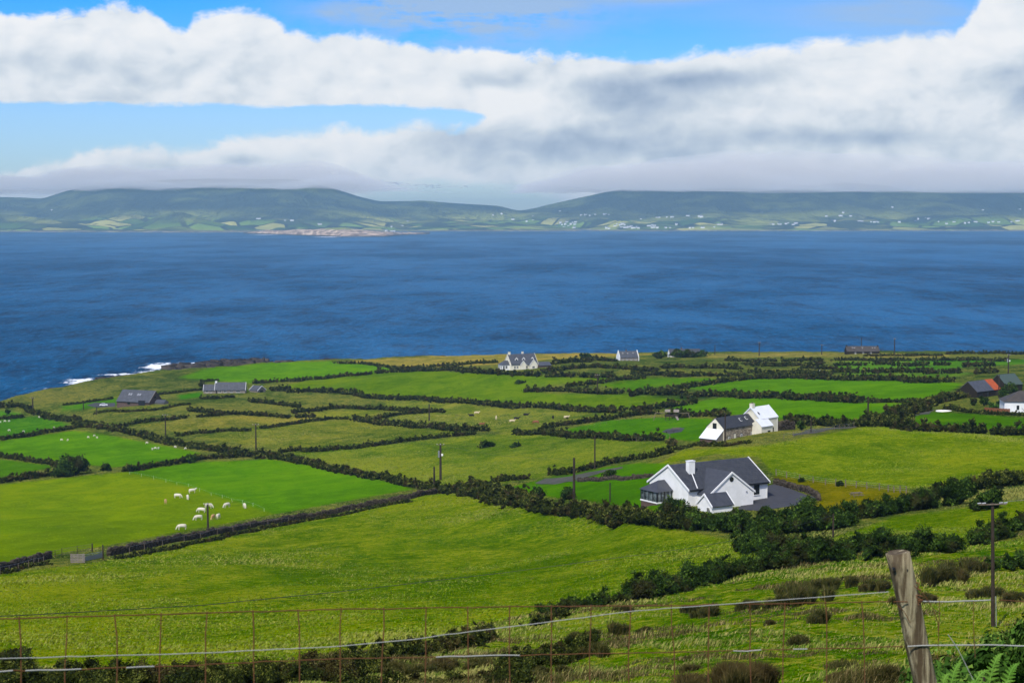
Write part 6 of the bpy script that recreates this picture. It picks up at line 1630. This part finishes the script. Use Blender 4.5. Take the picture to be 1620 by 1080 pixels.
def rails(label, p0, p1, n, h):
    q = G([p0[0], p1[0]], [p0[1], p1[1]]); a, b = Vector(q[0]), Vector(q[1]); e_ = empty('rail_fence', a, 0, label, 'fence')
    d = b - a
    for k in range(n): MB().tube([(0, 0, h * (k + 1) / n), (d.x, d.y, d.z + h * (k + 1) / n)], .035, 5).build('rail', M['wood'], e_)
    for u in (0, .5, 1): MB().tube([(d.x * u, d.y * u, d.z * u - .2), (d.x * u, d.y * u, d.z * u + h * 1.1)], .06, 5).build('post', M['wood_dark'], e_)
rails('low timber rail fence joining the left stone wall', (76, 884), (98, 879), 3, 1.3)
rails('pale rail fence running from the timber rails to the gate posts', (98, 880), (146, 872), 4, 1.5)

# ------------------------------------------------------------------ animals
def skin_mesh(name, verts, edges, radii, levels=1):
    me = bpy.data.meshes.new(name); me.from_pydata(verts, edges, [])
    o = bpy.data.objects.new(name, me); COL.objects.link(o)
    m = o.modifiers.new('s', 'SKIN'); m.use_smooth_shade = True
    for v, r in zip(me.skin_vertices[0].data, radii): v.radius = r if isinstance(r, tuple) else (r, r)
    me.skin_vertices[0].data[0].use_root = True
    s = o.modifiers.new('u', 'SUBSURF'); s.levels = levels; s.render_levels = levels
    dg = bpy.context.evaluated_depsgraph_get(); out = bpy.data.meshes.new_from_object(o.evaluated_get(dg)); out.name = name
    bpy.data.objects.remove(o); return out
def cow_mesh(graze=True, lying=False):
    bz = 1.02 if not lying else .48
    V = [(0, 0, bz), (.55, 0, bz + .02), (.85, 0, bz + .08), (-.5, 0, bz), (-.85, 0, bz + .12), (-.98, 0, bz + .18), (-1.04, 0, bz - .25), (-1.05, 0, bz - .6)]
    R = [(.36, .42), (.32, .40), (.22, .30), (.34, .40), (.26, .32), (.05, .06), .03, .045]
    Ed = [(0, 1), (1, 2), (0, 3), (3, 4), (4, 5), (5, 6), (6, 7)]
    n = len(V)
    if graze: nk = [(1.15, 0, bz - .18), (1.35, 0, bz - .55), (1.48, 0, bz - .82)]
    else: nk = [(1.1, 0, bz + .28), (1.3, 0, bz + .42), (1.6, 0, bz + .30)]
    V += nk; R += [(.16, .2), (.12, .14), (.085, .08)]; Ed += [(2, n), (n, n + 1), (n + 1, n + 2)]
    for s in (-1, 1):      # ears
        k = len(V); b = V[n + 1]; V.append((b[0] - .03, s * .22, b[2] + .08)); R.append((.05, .03)); Ed.append((n + 1, k))
    for s in (-1, 1):
        for fx, src in ((.72, 1), (-.78, 3)):
            k = len(V)
            if lying:
                V += [(fx, s * .30, bz - .15), (fx + .22, s * .42, .14), (fx - .12, s * .44, .08)]
                R += [(.16, .18), .08, .06]
            else:
                V += [(fx, s * .20, bz - .28), (fx + (.02 if fx > 0 else -.08), s * .20, .48), (fx + (0 if fx > 0 else .03), s * .20, .06)]
                R += [(.15, .16), .075, .055]
            Ed += [(src, k), (k, k + 1), (k + 1, k + 2)]
    return skin_mesh('body', V, Ed, R)
CG, CU, CL = cow_mesh(True), cow_mesh(False), cow_mesh(False, True)
def hide(name, c, c2=None):
    return material(name, c, .9, .1, (1.3, c2, 1.0) if c2 else None)
HID = {'white': hide('white_hide', (.62, .57, .44)), 'tan': hide('tan_hide', (.42, .25, .10), (.5, .34, .16)), 'brown': hide('brown_hide', (.22, .09, .04)), 'black': hide('black_hide', (.018, .017, .018)),
       'cream': hide('cream_hide', (.58, .48, .30)), 'wool': hide('wool', (.60, .57, .47))}
def animal(label, name, me, px, py, face, mat, cat, group, sc=1.0):
    p = g1(px, py)
    o = bpy.data.objects.new(name, me); COL.objects.link(o)
    if not me.materials: me.materials.append(HID['white'])
    o.material_slots[0].link = 'OBJECT'; o.material_slots[0].material = HID[mat]
    o.location = p; o.rotation_euler.z = math.radians(face); o.scale = (sc,) * 3
    return tag(o, label, cat, group)
CW = [(281, 788, -10, 'white', CG, 'white cow grazing side on, second from the left of the herd by the pole'), (297, 790, -75, 'white', CG, 'white cow grazing towards the near pasture, below the cow with its head up'), (304, 780, 30, 'white', CU, 'white cow with its head raised, topmost of the herd'),
      (262, 797, 100, 'tan', CG, 'tan cow seen from behind, leftmost of the herd'), (319, 811, 170, 'white', CG, 'large white cow grazing to the left, just left of the pole'), (330, 804, -15, 'white', CG, 'white cow half hidden behind the pole'),
      (314, 823, 215, 'white', CG, 'white cow grazing below the pair beside the pole'), (337, 822, -100, 'tan', CG, 'tan cow right of the pole, next to a white cow'), (345, 821, 80, 'white', CG, 'white cow pressed against the tan cow right of the pole'),
      (359, 803, 235, 'white', CG, 'white cow grazing alone between the pole and the rightmost cow'), (387, 804, 290, 'white', CG, 'rightmost white cow of the herd, grazing alone'), (288, 838, 205, 'white', CG, 'white cow grazing by the dry stone wall, lowest of the herd')]
for a, b_, f_, mt, me, lb in CW: animal(lb, 'cow', me, a, b_, f_, mt, 'cow', 'cattle in the bright field by the stone wall', 1.02)
CM = [(785, 664, 90, 'cream', CU, 'cream cow standing in the mid pasture'), (762, 672, 20, 'brown', CL, 'brown cow lying by the hedge in the mid pasture'), (746, 658, 190, 'black', CL, 'black cow lying leftmost in the mid pasture'), (754, 654, 0, 'cream', CL, 'pale cow lying behind the leftmost black cow'),
      (832, 657, 5, 'black', CL, 'black cow lying in the middle of the mid pasture'), (810, 667, 10, 'cream', CL, 'cream cow lying below the black cow in the middle'), (817, 663, 0, 'black', CL, 'small black calf lying behind the cream cow'), (848, 671, 170, 'brown', CG, 'brown cow grazing in the mid pasture'),
      (875, 663, 95, 'black', CG, 'black cow standing on the right of the mid pasture'), (896, 661, 20, 'cream', CL, 'cream cow lying rightmost in the mid pasture')]
for a, b_, f_, mt, me, lb in CM: animal(lb, 'cow', me, a, b_, f_, mt, 'cow', 'cattle resting in the mid pasture', 1.15)
# sheep: woolly body, dark legs and head
def sheep_mesh():
    V = [(0, 0, .62), (.35, 0, .63), (-.38, 0, .62), (.55, 0, .60), (.68, 0, .38), (.78, 0, .22)]; R = [(.27, .29), (.24, .27), (.25, .27), (.12, .13), (.09, .1), (.05, .05)]
    Ed = [(0, 1), (0, 2), (1, 3), (3, 4), (4, 5)]
    for s in (-1, 1):
        for fx, src in ((.36, 1), (-.38, 2)):
            k = len(V); V += [(fx, s * .14, .42), (fx, s * .14, .03)]; R += [.07, .035]; Ed += [(src, k), (k, k + 1)]
    return skin_mesh('fleece', V, Ed, R)
SM = sheep_mesh()
SA = [(97, 697), (107, 697.5), (140, 693), (149.6, 690.5), (153.5, 693.5), (232, 702), (241, 712), (246, 710.5), (251, 710.5), (277, 708.5), (293, 711)]
for i, (a, b_) in enumerate(SA): animal('white sheep grazing in the bright green sheep field', 'sheep', SM, a, b_, (i * 77) % 360, 'wool', 'sheep', 'sheep in the bright green field', 1.05)
SB = [(7.4, 667.5), (14, 667.5), (1, 669), (37.6, 684), (15, 682), (85.5, 678), (61.7, 661)]
for i, (a, b_) in enumerate(SB): animal('white sheep in the darker paddock at the left edge', 'sheep', SM, a, b_, (i * 53) % 360, 'wool', 'sheep', 'sheep in the left paddock', 1.15)
SCs = [(1296, 588), (1330, 588), (1344, 588.5), (1300, 589)]
for i, (a, b_) in enumerate(SCs): animal('pale sheep between the scrub belts above the big bright field', 'sheep', SM, a, b_, (i * 53) % 360, 'wool', 'sheep', 'sheep among the far scrub', 1.2)

# ------------------------------------------------------------------ rocks of the shore
def shore():
    rg = np.random.default_rng(8); P_, S_ = [], []
    RK = [((140, 603.5), (165, 600), 1.2, 26, 3), ((160, 601), (205, 596.5), 2.2, 60, 5), ((195, 597.5), (225, 594), 1.6, 30, 4), ((262, 590), (285, 587), 2.6, 34, 5), ((268, 580), (300, 577.5), 2.4, 44, 5), ((280, 584), (345, 577), 3.4, 110, 8), ((330, 578), (415, 573), 3.8, 130, 8), ((290, 589), (310, 583), 2, 30, 5), ((425, 575), (460, 572), 2, 30, 5)]
    for a, b, h_, n, wd in RK:
        for i in range(n):
            u = rg.random(); px = a[0] + (b[0] - a[0]) * u; py = a[1] + (b[1] - a[1]) * u
            t_, s_ = ray(px, py); d = (1.0 - CAM_H) / float(s_); d += rg.normal(0, wd)
            x = float(t_) * d + rg.normal(0, 1.5); s = rg.uniform(1.5, 4.8)
            P_.append((x, d, rg.uniform(-.5, h_ * .45))); S_.append((s * 1.5, s * 1.6, rg.uniform(.8, 1.9) * h_ * .8))
    P_, S_ = np.array(P_), np.array(S_)
    tag(link('shore_rocks', stones_mesh('shore_rocks', P_, S_, rg.uniform(0, 6, len(P_)), 3, .22), M['rockd']), 'dark wave-washed rocks along the left shore', 'rocks', kind='stuff')
shore()

# ------------------------------------------------------------------ houses on the far shore
M['farwhite'] = material('far_white_render', (.8, .8, .78), .9, .1); M['farroof'] = material('far_slate', (.12, .13, .15), .8, .1)
def far_house_mesh(l, w, e, r):
    mb = MB()
    mb.prism([(-l / 2, -w / 2, -6), (-l / 2, w / 2, -6), (-l / 2, w / 2, e), (-l / 2, 0, r), (-l / 2, -w / 2, e)], (l, 0, 0))
    k = len(mb.f)
    mb.prism([(-l / 2 - .3, 0, r + .1), (-l / 2 - .3, -w / 2 - .6, e - .3), (l / 2 + .3, -w / 2 - .6, e - .3), (l / 2 + .3, 0, r + .1)], (0, .0, .3))
    mb.prism([(-l / 2 - .3, 0.01, r + .1), (-l / 2 - .3, w / 2 + .6, e - .3), (l / 2 + .3, w / 2 + .6, e - .3), (l / 2 + .3, 0.01, r + .1)], (0, .0, .3))
    me = bpy.data.meshes.new('far_house'); me.from_pydata(mb.v, [], mb.f); me.materials.append(M['farwhite']); me.materials.append(M['farroof'])
    for i, f in enumerate(me.polygons): f.material_index = 1 if i >= k else 0
    return me
FM = [far_house_mesh(17, 10, 8, 11), far_house_mesh(26, 10, 8, 11), far_house_mesh(15, 9, 9.5, 13)]
hills_eval = None
dgf, FYv, FZv = FAR
def far_ground(px, py):
    t_, s_ = ray(px, py); t_, s_ = float(t_), float(s_)
    j = int(np.argmin(np.abs(dgf - t_))); y = FYv[:, j]; z = FZv[:, j]
    diff = CAM_H + s_ * y - z; i = np.where(diff[2:] < 0)[0]
    i = (i[0] + 2) if len(i) else len(y) // 2
    return Vector((t_ * y[i], y[i], z[i]))
rg = np.random.default_rng(77); FH = []
FH += [(x, y, 0) for x, y in ((82, 333), (408, 347), (411, 347), (451, 350), (462, 350), (355, 357), (306, 356.5), (506, 357), (310, 357))]
FH += [(a / 3 + 540, 280 + b / 3, 0) for a, b in ((315, 215), (288, 234), (238, 238), (214, 258), (240, 260), (251, 260), (424, 240), (470, 232), (378, 222), (612, 215), (655, 235), (712, 210), (745, 235), (788, 237), (884, 236), (900, 236), (922, 246), (760, 180), (720, 182),
      (815, 205), (880, 214), (910, 210), (913, 190), (1038, 167), (1138, 185), (1160, 184), (1180, 186), (1205, 180), (1250, 180), (1270, 182), (1422, 202), (1500, 196), (1510, 195), (1545, 193), (1570, 193), (1590, 230), (1560, 243))]
FH += [(a / 3 + 540, 280 + b / 3, 1) for a, b in ((975, 240), (985, 246), (990, 238), (1000, 244), (1012, 246), (1020, 238), (1028, 246), (1040, 218), (1048, 230), (1058, 240), (1062, 226), (1070, 217), (1080, 236), (1090, 226), (1098, 219), (1105, 243), (1108, 228), (1112, 216), (1062, 246),
      (1258, 246), (1270, 246), (1300, 236), (1310, 228), (1325, 232), (1335, 226), (1345, 232), (1330, 243), (1350, 245), (1362, 243), (1375, 238), (1385, 246), (1405, 243), (1410, 246), (1460, 236), (1475, 232), (1485, 234), (1480, 244), (1500, 244), (1540, 243))]
FH += [(a / 3 + 1080, 280 + b / 3, 0) for a, b in ((24, 188), (78, 190), (86, 188), (90, 192), (185, 226), (180, 230), (170, 228), (438, 184), (376, 172), (415, 228), (430, 228), (455, 225), (462, 227), (490, 225), (500, 222), (525, 228), (532, 222), (540, 222), (585, 188), (600, 190), (682, 188),
      (750, 187), (762, 172), (797, 188), (712, 211), (722, 212), (835, 211), (848, 212), (895, 216), (910, 217), (918, 214), (928, 218), (1028, 216), (1108, 211), (1118, 200), (1155, 200), (1168, 201), (1214, 215), (1252, 225), (1288, 218), (1340, 221), (1358, 220), (1390, 218),
      (1452, 219), (1472, 217), (1500, 216), (995, 148), (1560, 217), (1590, 214), (35, 245), (50, 244), (95, 243), (150, 240), (1425, 160), (1600, 157))]
for i, (a, b_, vlg) in enumerate(FH):
    p = far_ground(a, b_)
    o = bpy.data.objects.new('far_house', FM[i % 3]); COL.objects.link(o); o.location = p; o.rotation_euler.z = rg.uniform(-.6, .6); o.scale = (rg.uniform(.8, 1.25) * (1.15 if vlg else 1.0),) * 3
    if vlg: tag(o, 'tiny white house in the waterfront village on the far shore', 'house', 'village houses on the far shore')
    else: tag(o, 'tiny white house scattered on the far hillside across the bay', 'house', 'scattered houses on the far hillside')

# ------------------------------------------------------------------ nearest fence
M['rust'] = material('rusty_wire', (.13, .06, .028), .85, .1); M['zinc'] = material('pale_zinc_wire', (.36, .36, .33), .6, .3)
def post_mat():
    m = bpy.data.materials.new('old_fence_post'); m.use_nodes = True
    b = NB(m.node_tree); p = m.node_tree.nodes['Principled BSDF']
    tc = b.node('ShaderNodeTexCoord'); o = E(b, tc.outputs['Object'])
    g1_ = b.noise(b.mapping(o, (34, 34, 1.5)), 1.0, 6, .65, .6); g2 = b.noise(b.mapping(o, (9, 9, 1.0), loc=(3, 1, 0)), 1.0, 5, .6, .8); g3 = b.noise(o, 40, 4, .7)
    c = b.mix(b.smooth(g1_, .38, .62), (.085, .062, .036), (.37, .32, .20))
    c = b.mix(b.smooth(g2, .48, .58) * .9, c, (.075, .055, .035))
    c = b.mix(b.smooth(g2, .40, .30) * .6, c, (.36, .31, .20))
    _, _, z = b.sep(o)
    c = b.mix(b.smooth(z + (g2 - .5) * .5, .55, .1) * .75, c, b.mix(g1_, (.05, .035, .022), (.24, .15, .075)))
    b.link(c, p.inputs['Base Color']); p.inputs['Roughness'].default_value = .95; p.inputs['Specular IOR Level'].default_value = .1
    bu = b.node('ShaderNodeBump'); bu.inputs['Strength'].default_value = .8; bu.inputs['Distance'].default_value = .012
    b.link(g1_ + g3 * .3, bu.inputs['Height']); b.link(bu.outputs[0], p.inputs['Normal'])
    return m
M['oldpost'] = post_mat()
def fd(px): return 5.30 + px * (1.46 / 1410)
def fp(px, py, dd=0):
    t_, s_ = ray(px, py); d = fd(px) + dd; return Vector((float(t_) * d, d, CAM_H + float(s_) * d))
ptop = fp(1420, 873); pbot = fp(1462, 1080)
dirv = (pbot - ptop); kx = 1.75
pend = ptop + dirv * kx
gz = float(H(pend.x, pend.y)); pend = ptop + dirv * ((gz - .35 - ptop.z) / dirv.z)
fence = empty('wire_fence', (pend.x, pend.y, gz), 0, 'rusty wire mesh fence hung from a leaning weathered wooden post', 'fence')
FO = Vector(fence.location)
# post: slightly irregular, chamfered top, split sides
rg = np.random.default_rng(4); seg = 22; rings = 30; V_ = []
for i in range(rings):
    u = i / (rings - 1); c = pend.lerp(ptop, u) - FO
    for j in range(seg):
        a = 2 * math.pi * j / seg
        r = .0455 + .004 * math.sin(3 * a + 1 + u * 2) + .0022 * math.sin(7 * a + u * 5) + .0015 * math.sin(u * 30 + a) - .006 * math.exp(-((a - 4.9 - .3 * u) / .12) ** 2)
        V_.append((c.x + math.cos(a) * r, c.y + math.sin(a) * r, c.z + (.006 * math.cos(a) if i == rings - 1 else 0)))
F_ = [(i * seg + j, i * seg + (j + 1) % seg, (i + 1) * seg + (j + 1) % seg, (i + 1) * seg + j) for i in range(rings - 1) for j in range(seg)]
F_.append(tuple(reversed(range(seg)))); F_.append(tuple((rings - 1) * seg + j for j in range(seg)))
me = bpy.data.meshes.new('post'); me.from_pydata(V_, [], F_); po = link('post', me, M['oldpost'], fence)
for f in me.polygons[:-1]: f.use_smooth = True
for px, py in ((1415, 900), (1434.5, 902)):
    c = fp(px, py, -.046) - FO; MB().tube([c, c + Vector((0, .012, 0))], .0065, 10).build('nail_hole', M['fascia'], po)
nst = MB(); c = fp(1446, 928, -.03) - FO
for i in range(14):
    a = rg.uniform(0, 6.28); q = c + Vector((rg.normal(0, .012), -.012, rg.normal(0, .014))); nst.tube([q, q + Vector((math.cos(a) * .022, -.006, math.sin(a) * .02))], .0028, 4)
c = fp(1450, 950, -.03) - FO
for i in range(12):
    a = rg.uniform(0, 6.28); q = c + Vector((rg.normal(0, .013), -.012, rg.normal(0, .008))); nst.tube([q, q + Vector((math.cos(a) * .024, -.006, math.sin(a) * .015))], .0028, 4)
nst.build('wire_knot', M['rust'], po)
def strand(name, pts, r, mat, dd=0, wob=.0012, seed=0, parts=None):
    rg = np.random.default_rng(seed); xs = np.array([p[0] for p in pts], float); ys = np.array([p[1] for p in pts], float)
    q = np.arange(xs[0], xs[-1] + 1, 22.); yy = np.interp(q, xs, ys)
    P_ = [fp(a, b, dd) - FO + Vector((0, rg.normal(0, wob), rg.normal(0, wob))) for a, b in zip(q, yy)]
    return MB().tube(P_, r, 5).build(name, M[mat], fence)
T0 = [(-420, 990), (0, 978), (250, 971), (540, 963), (810, 959), (1062, 957), (1240, 954), (1414, 951)]
T2 = [(-420, 1075), (0, 1061), (130, 1058), (267, 1053), (400, 1047), (540, 1041), (740, 1037.5), (830, 1036), (940, 1033), (1040, 1031.5), (1430, 1022)]
strand('wire', T0, .0022, 'rust', -.05, seed=1); strand('wire', T2, .0021, 'rust', -.05, seed=2)
for a, b in ((-420, 40), (40, 133), (200, 246), (690, 832), (1160, 1215), (1255, 1280)):
    ys = np.interp([a, b], [p[0] for p in T2], [p[1] for p in T2]); strand('wire', [(a, ys[0]), (b, ys[1])], .0026, 'zinc', -.053, .0010, seed=a + 500)
for k, off in enumerate((82, 170)):
    strand('wire', [(a, b + off) for a, b in T2], .0022, 'rust', -.05, seed=3 + k)
strand('wire', [(-420, 1052), (0, 1041), (300, 1033), (540, 1021.5), (640, 1012), (740, 999), (860, 984), (1000, 966), (1200, 951), (1300, 943.5), (1413, 935)], .0017, 'zinc', -.055, .0006, seed=7)
xs_ = [30, 106, 181, 255, 328, 400, 471, 540, 607, 674, 740, 806, 872, 935, 998, 1062, 1122, 1186, 1242, 1306, 1363] + [-46, -124, -204, -286, -370]
stm = None
for i, x in enumerate(xs_):
    y0 = float(np.interp(x, [p[0] for p in T0], [p[1] for p in T0])); y1 = float(np.interp(x, [p[0] for p in T2], [p[1] for p in T2]))
    rr = random.Random(i); bow = rr.uniform(-5, 5)
    P_ = [fp(x, y0 - 2, -.05), fp(x + bow * .5 + rr.uniform(-2, 2), (y0 * .6 + y1 * .4), -.052), fp(x + bow, y1, -.05), fp(x + bow + rr.uniform(-3, 3), y1 + 84, -.052), fp(x + bow, y1 + 172, -.05)]
    MB().tube([p - FO for p in P_], .0023, 5).build('stay', M['rust'], fence)
# right of the post
strand('wire', [(1457, 951), (1500, 951), (1560, 948.5), (1580, 949)], .0030, 'zinc', -.05, .0008, seed=11); strand('wire', [(1580, 949), (1640, 952), (1900, 960)], .0022, 'rust', -.05, seed=12)
strand('wire', [(1414, 951), (1457, 951)], .0024, 'rust', -.052, .0004, seed=22)
strand('wire', [(1436, 1021), (1500, 1020), (1560, 1019.5), (1640, 1021), (1900, 1030)], .0032, 'zinc', -.055, .0008, seed=13)
for pts, mt in (([(1448, 928), (1462, 940), (1476, 962), (1484, 985), (1485, 1008), (1483, 1040)], 'rust'), ([(1486, 950), (1486, 975), (1485, 1000)], 'rust'), ([(1540, 950), (1540, 990), (1543, 1040)], 'rust'), ([(1500, 1003), (1515, 1025), (1530, 1055), (1540, 1075)], 'zinc'), ([(1418, 955), (1430, 966), (1440, 985)], 'rust')):
    MB().tube([fp(a, b, -.06) - FO for a, b in pts], .0016, 5).build('loose_wire', M[mt], fence)
# second post further along so that the mesh has an end
q = fp(-460, 940); gq = float(H(q.x, q.y)); MB().tube([Vector((q.x, q.y, gq - .3)) - FO, q - FO], .045, 12).build('post', M['oldpost'], fence)
q = fp(1950, 900); gq = float(H(q.x, q.y)); MB().tube([Vector((q.x, q.y, gq - .3)) - FO, q - FO], .045, 12).build('post', M['oldpost'], fence)

# fern by the post
M['fern'] = material('fern_frond', (.09, .22, .02), .7, .2, (8, (.16, .30, .04), .7))
fr0 = fp(1500, 1140, .5); gzf = float(H(fr0.x, fr0.y)); fe = empty('fern', (fr0.x, fr0.y, gzf), 0, 'bright green bracken fern at the foot of the weathered post', 'fern'); fo_ = Vector(fe.location)
def frond(tipx, tipy, basex, dd, width, seed):
    rr = random.Random(seed); a = Vector((fp(basex, 1300, dd).x, fp(basex, 1300, dd).y, gzf)); tip = fp(tipx, tipy, dd); mid = fp((tipx + basex) / 2 - 20, tipy + 8, dd)
    P_ = [(a * (1 - u) ** 2 + mid * 2 * u * (1 - u) + tip * u * u) for u in np.linspace(0, 1, 26)]
    MBf = MB(); MBf.tube([p - fo_ for p in P_], .003, 4); 
    for i in range(7, 26):
        u = i / 25; c = P_[i]; t = (P_[i] - P_[i - 1]).normalized(); side = t.cross(Vector((.2, -1, .45))).normalized(); L = width * math.sin(math.pi * (u * .75 + .22)) * (1 - u * .55)
        for s in (-1, 1):
            e_ = c + side * s * L + t * L * .35; nn = 7
            for k in range(nn):
                f0_, f1_ = k / nn, (k + .9) / nn; p0 = c.lerp(e_, f0_); p1 = c.lerp(e_, f1_); w = .012 * (1 - f0_ * .75)
                up = t * w
                MBf.poly([p0 - fo_ - up, p1 - fo_ - up * .3, p1 - fo_ + up * .3, p0 - fo_ + up])
    MBf.build('frond', M['fern'], fe)
for a in ((1610, 1050, 1580, .9, .09, 6), (1585, 1034, 1560, 1.3, .08, 7), (1520, 1048, 1500, 1.0, .08, 8), (1562, 1060, 1500, .4, .09, 1), (1500, 1066, 1490, .6, .08, 2), (1470, 1078, 1480, .5, .07, 3), (1540, 1078, 1510, .2, .08, 4), (1600, 1076, 1540, .6, .08, 5)): frond(*a)
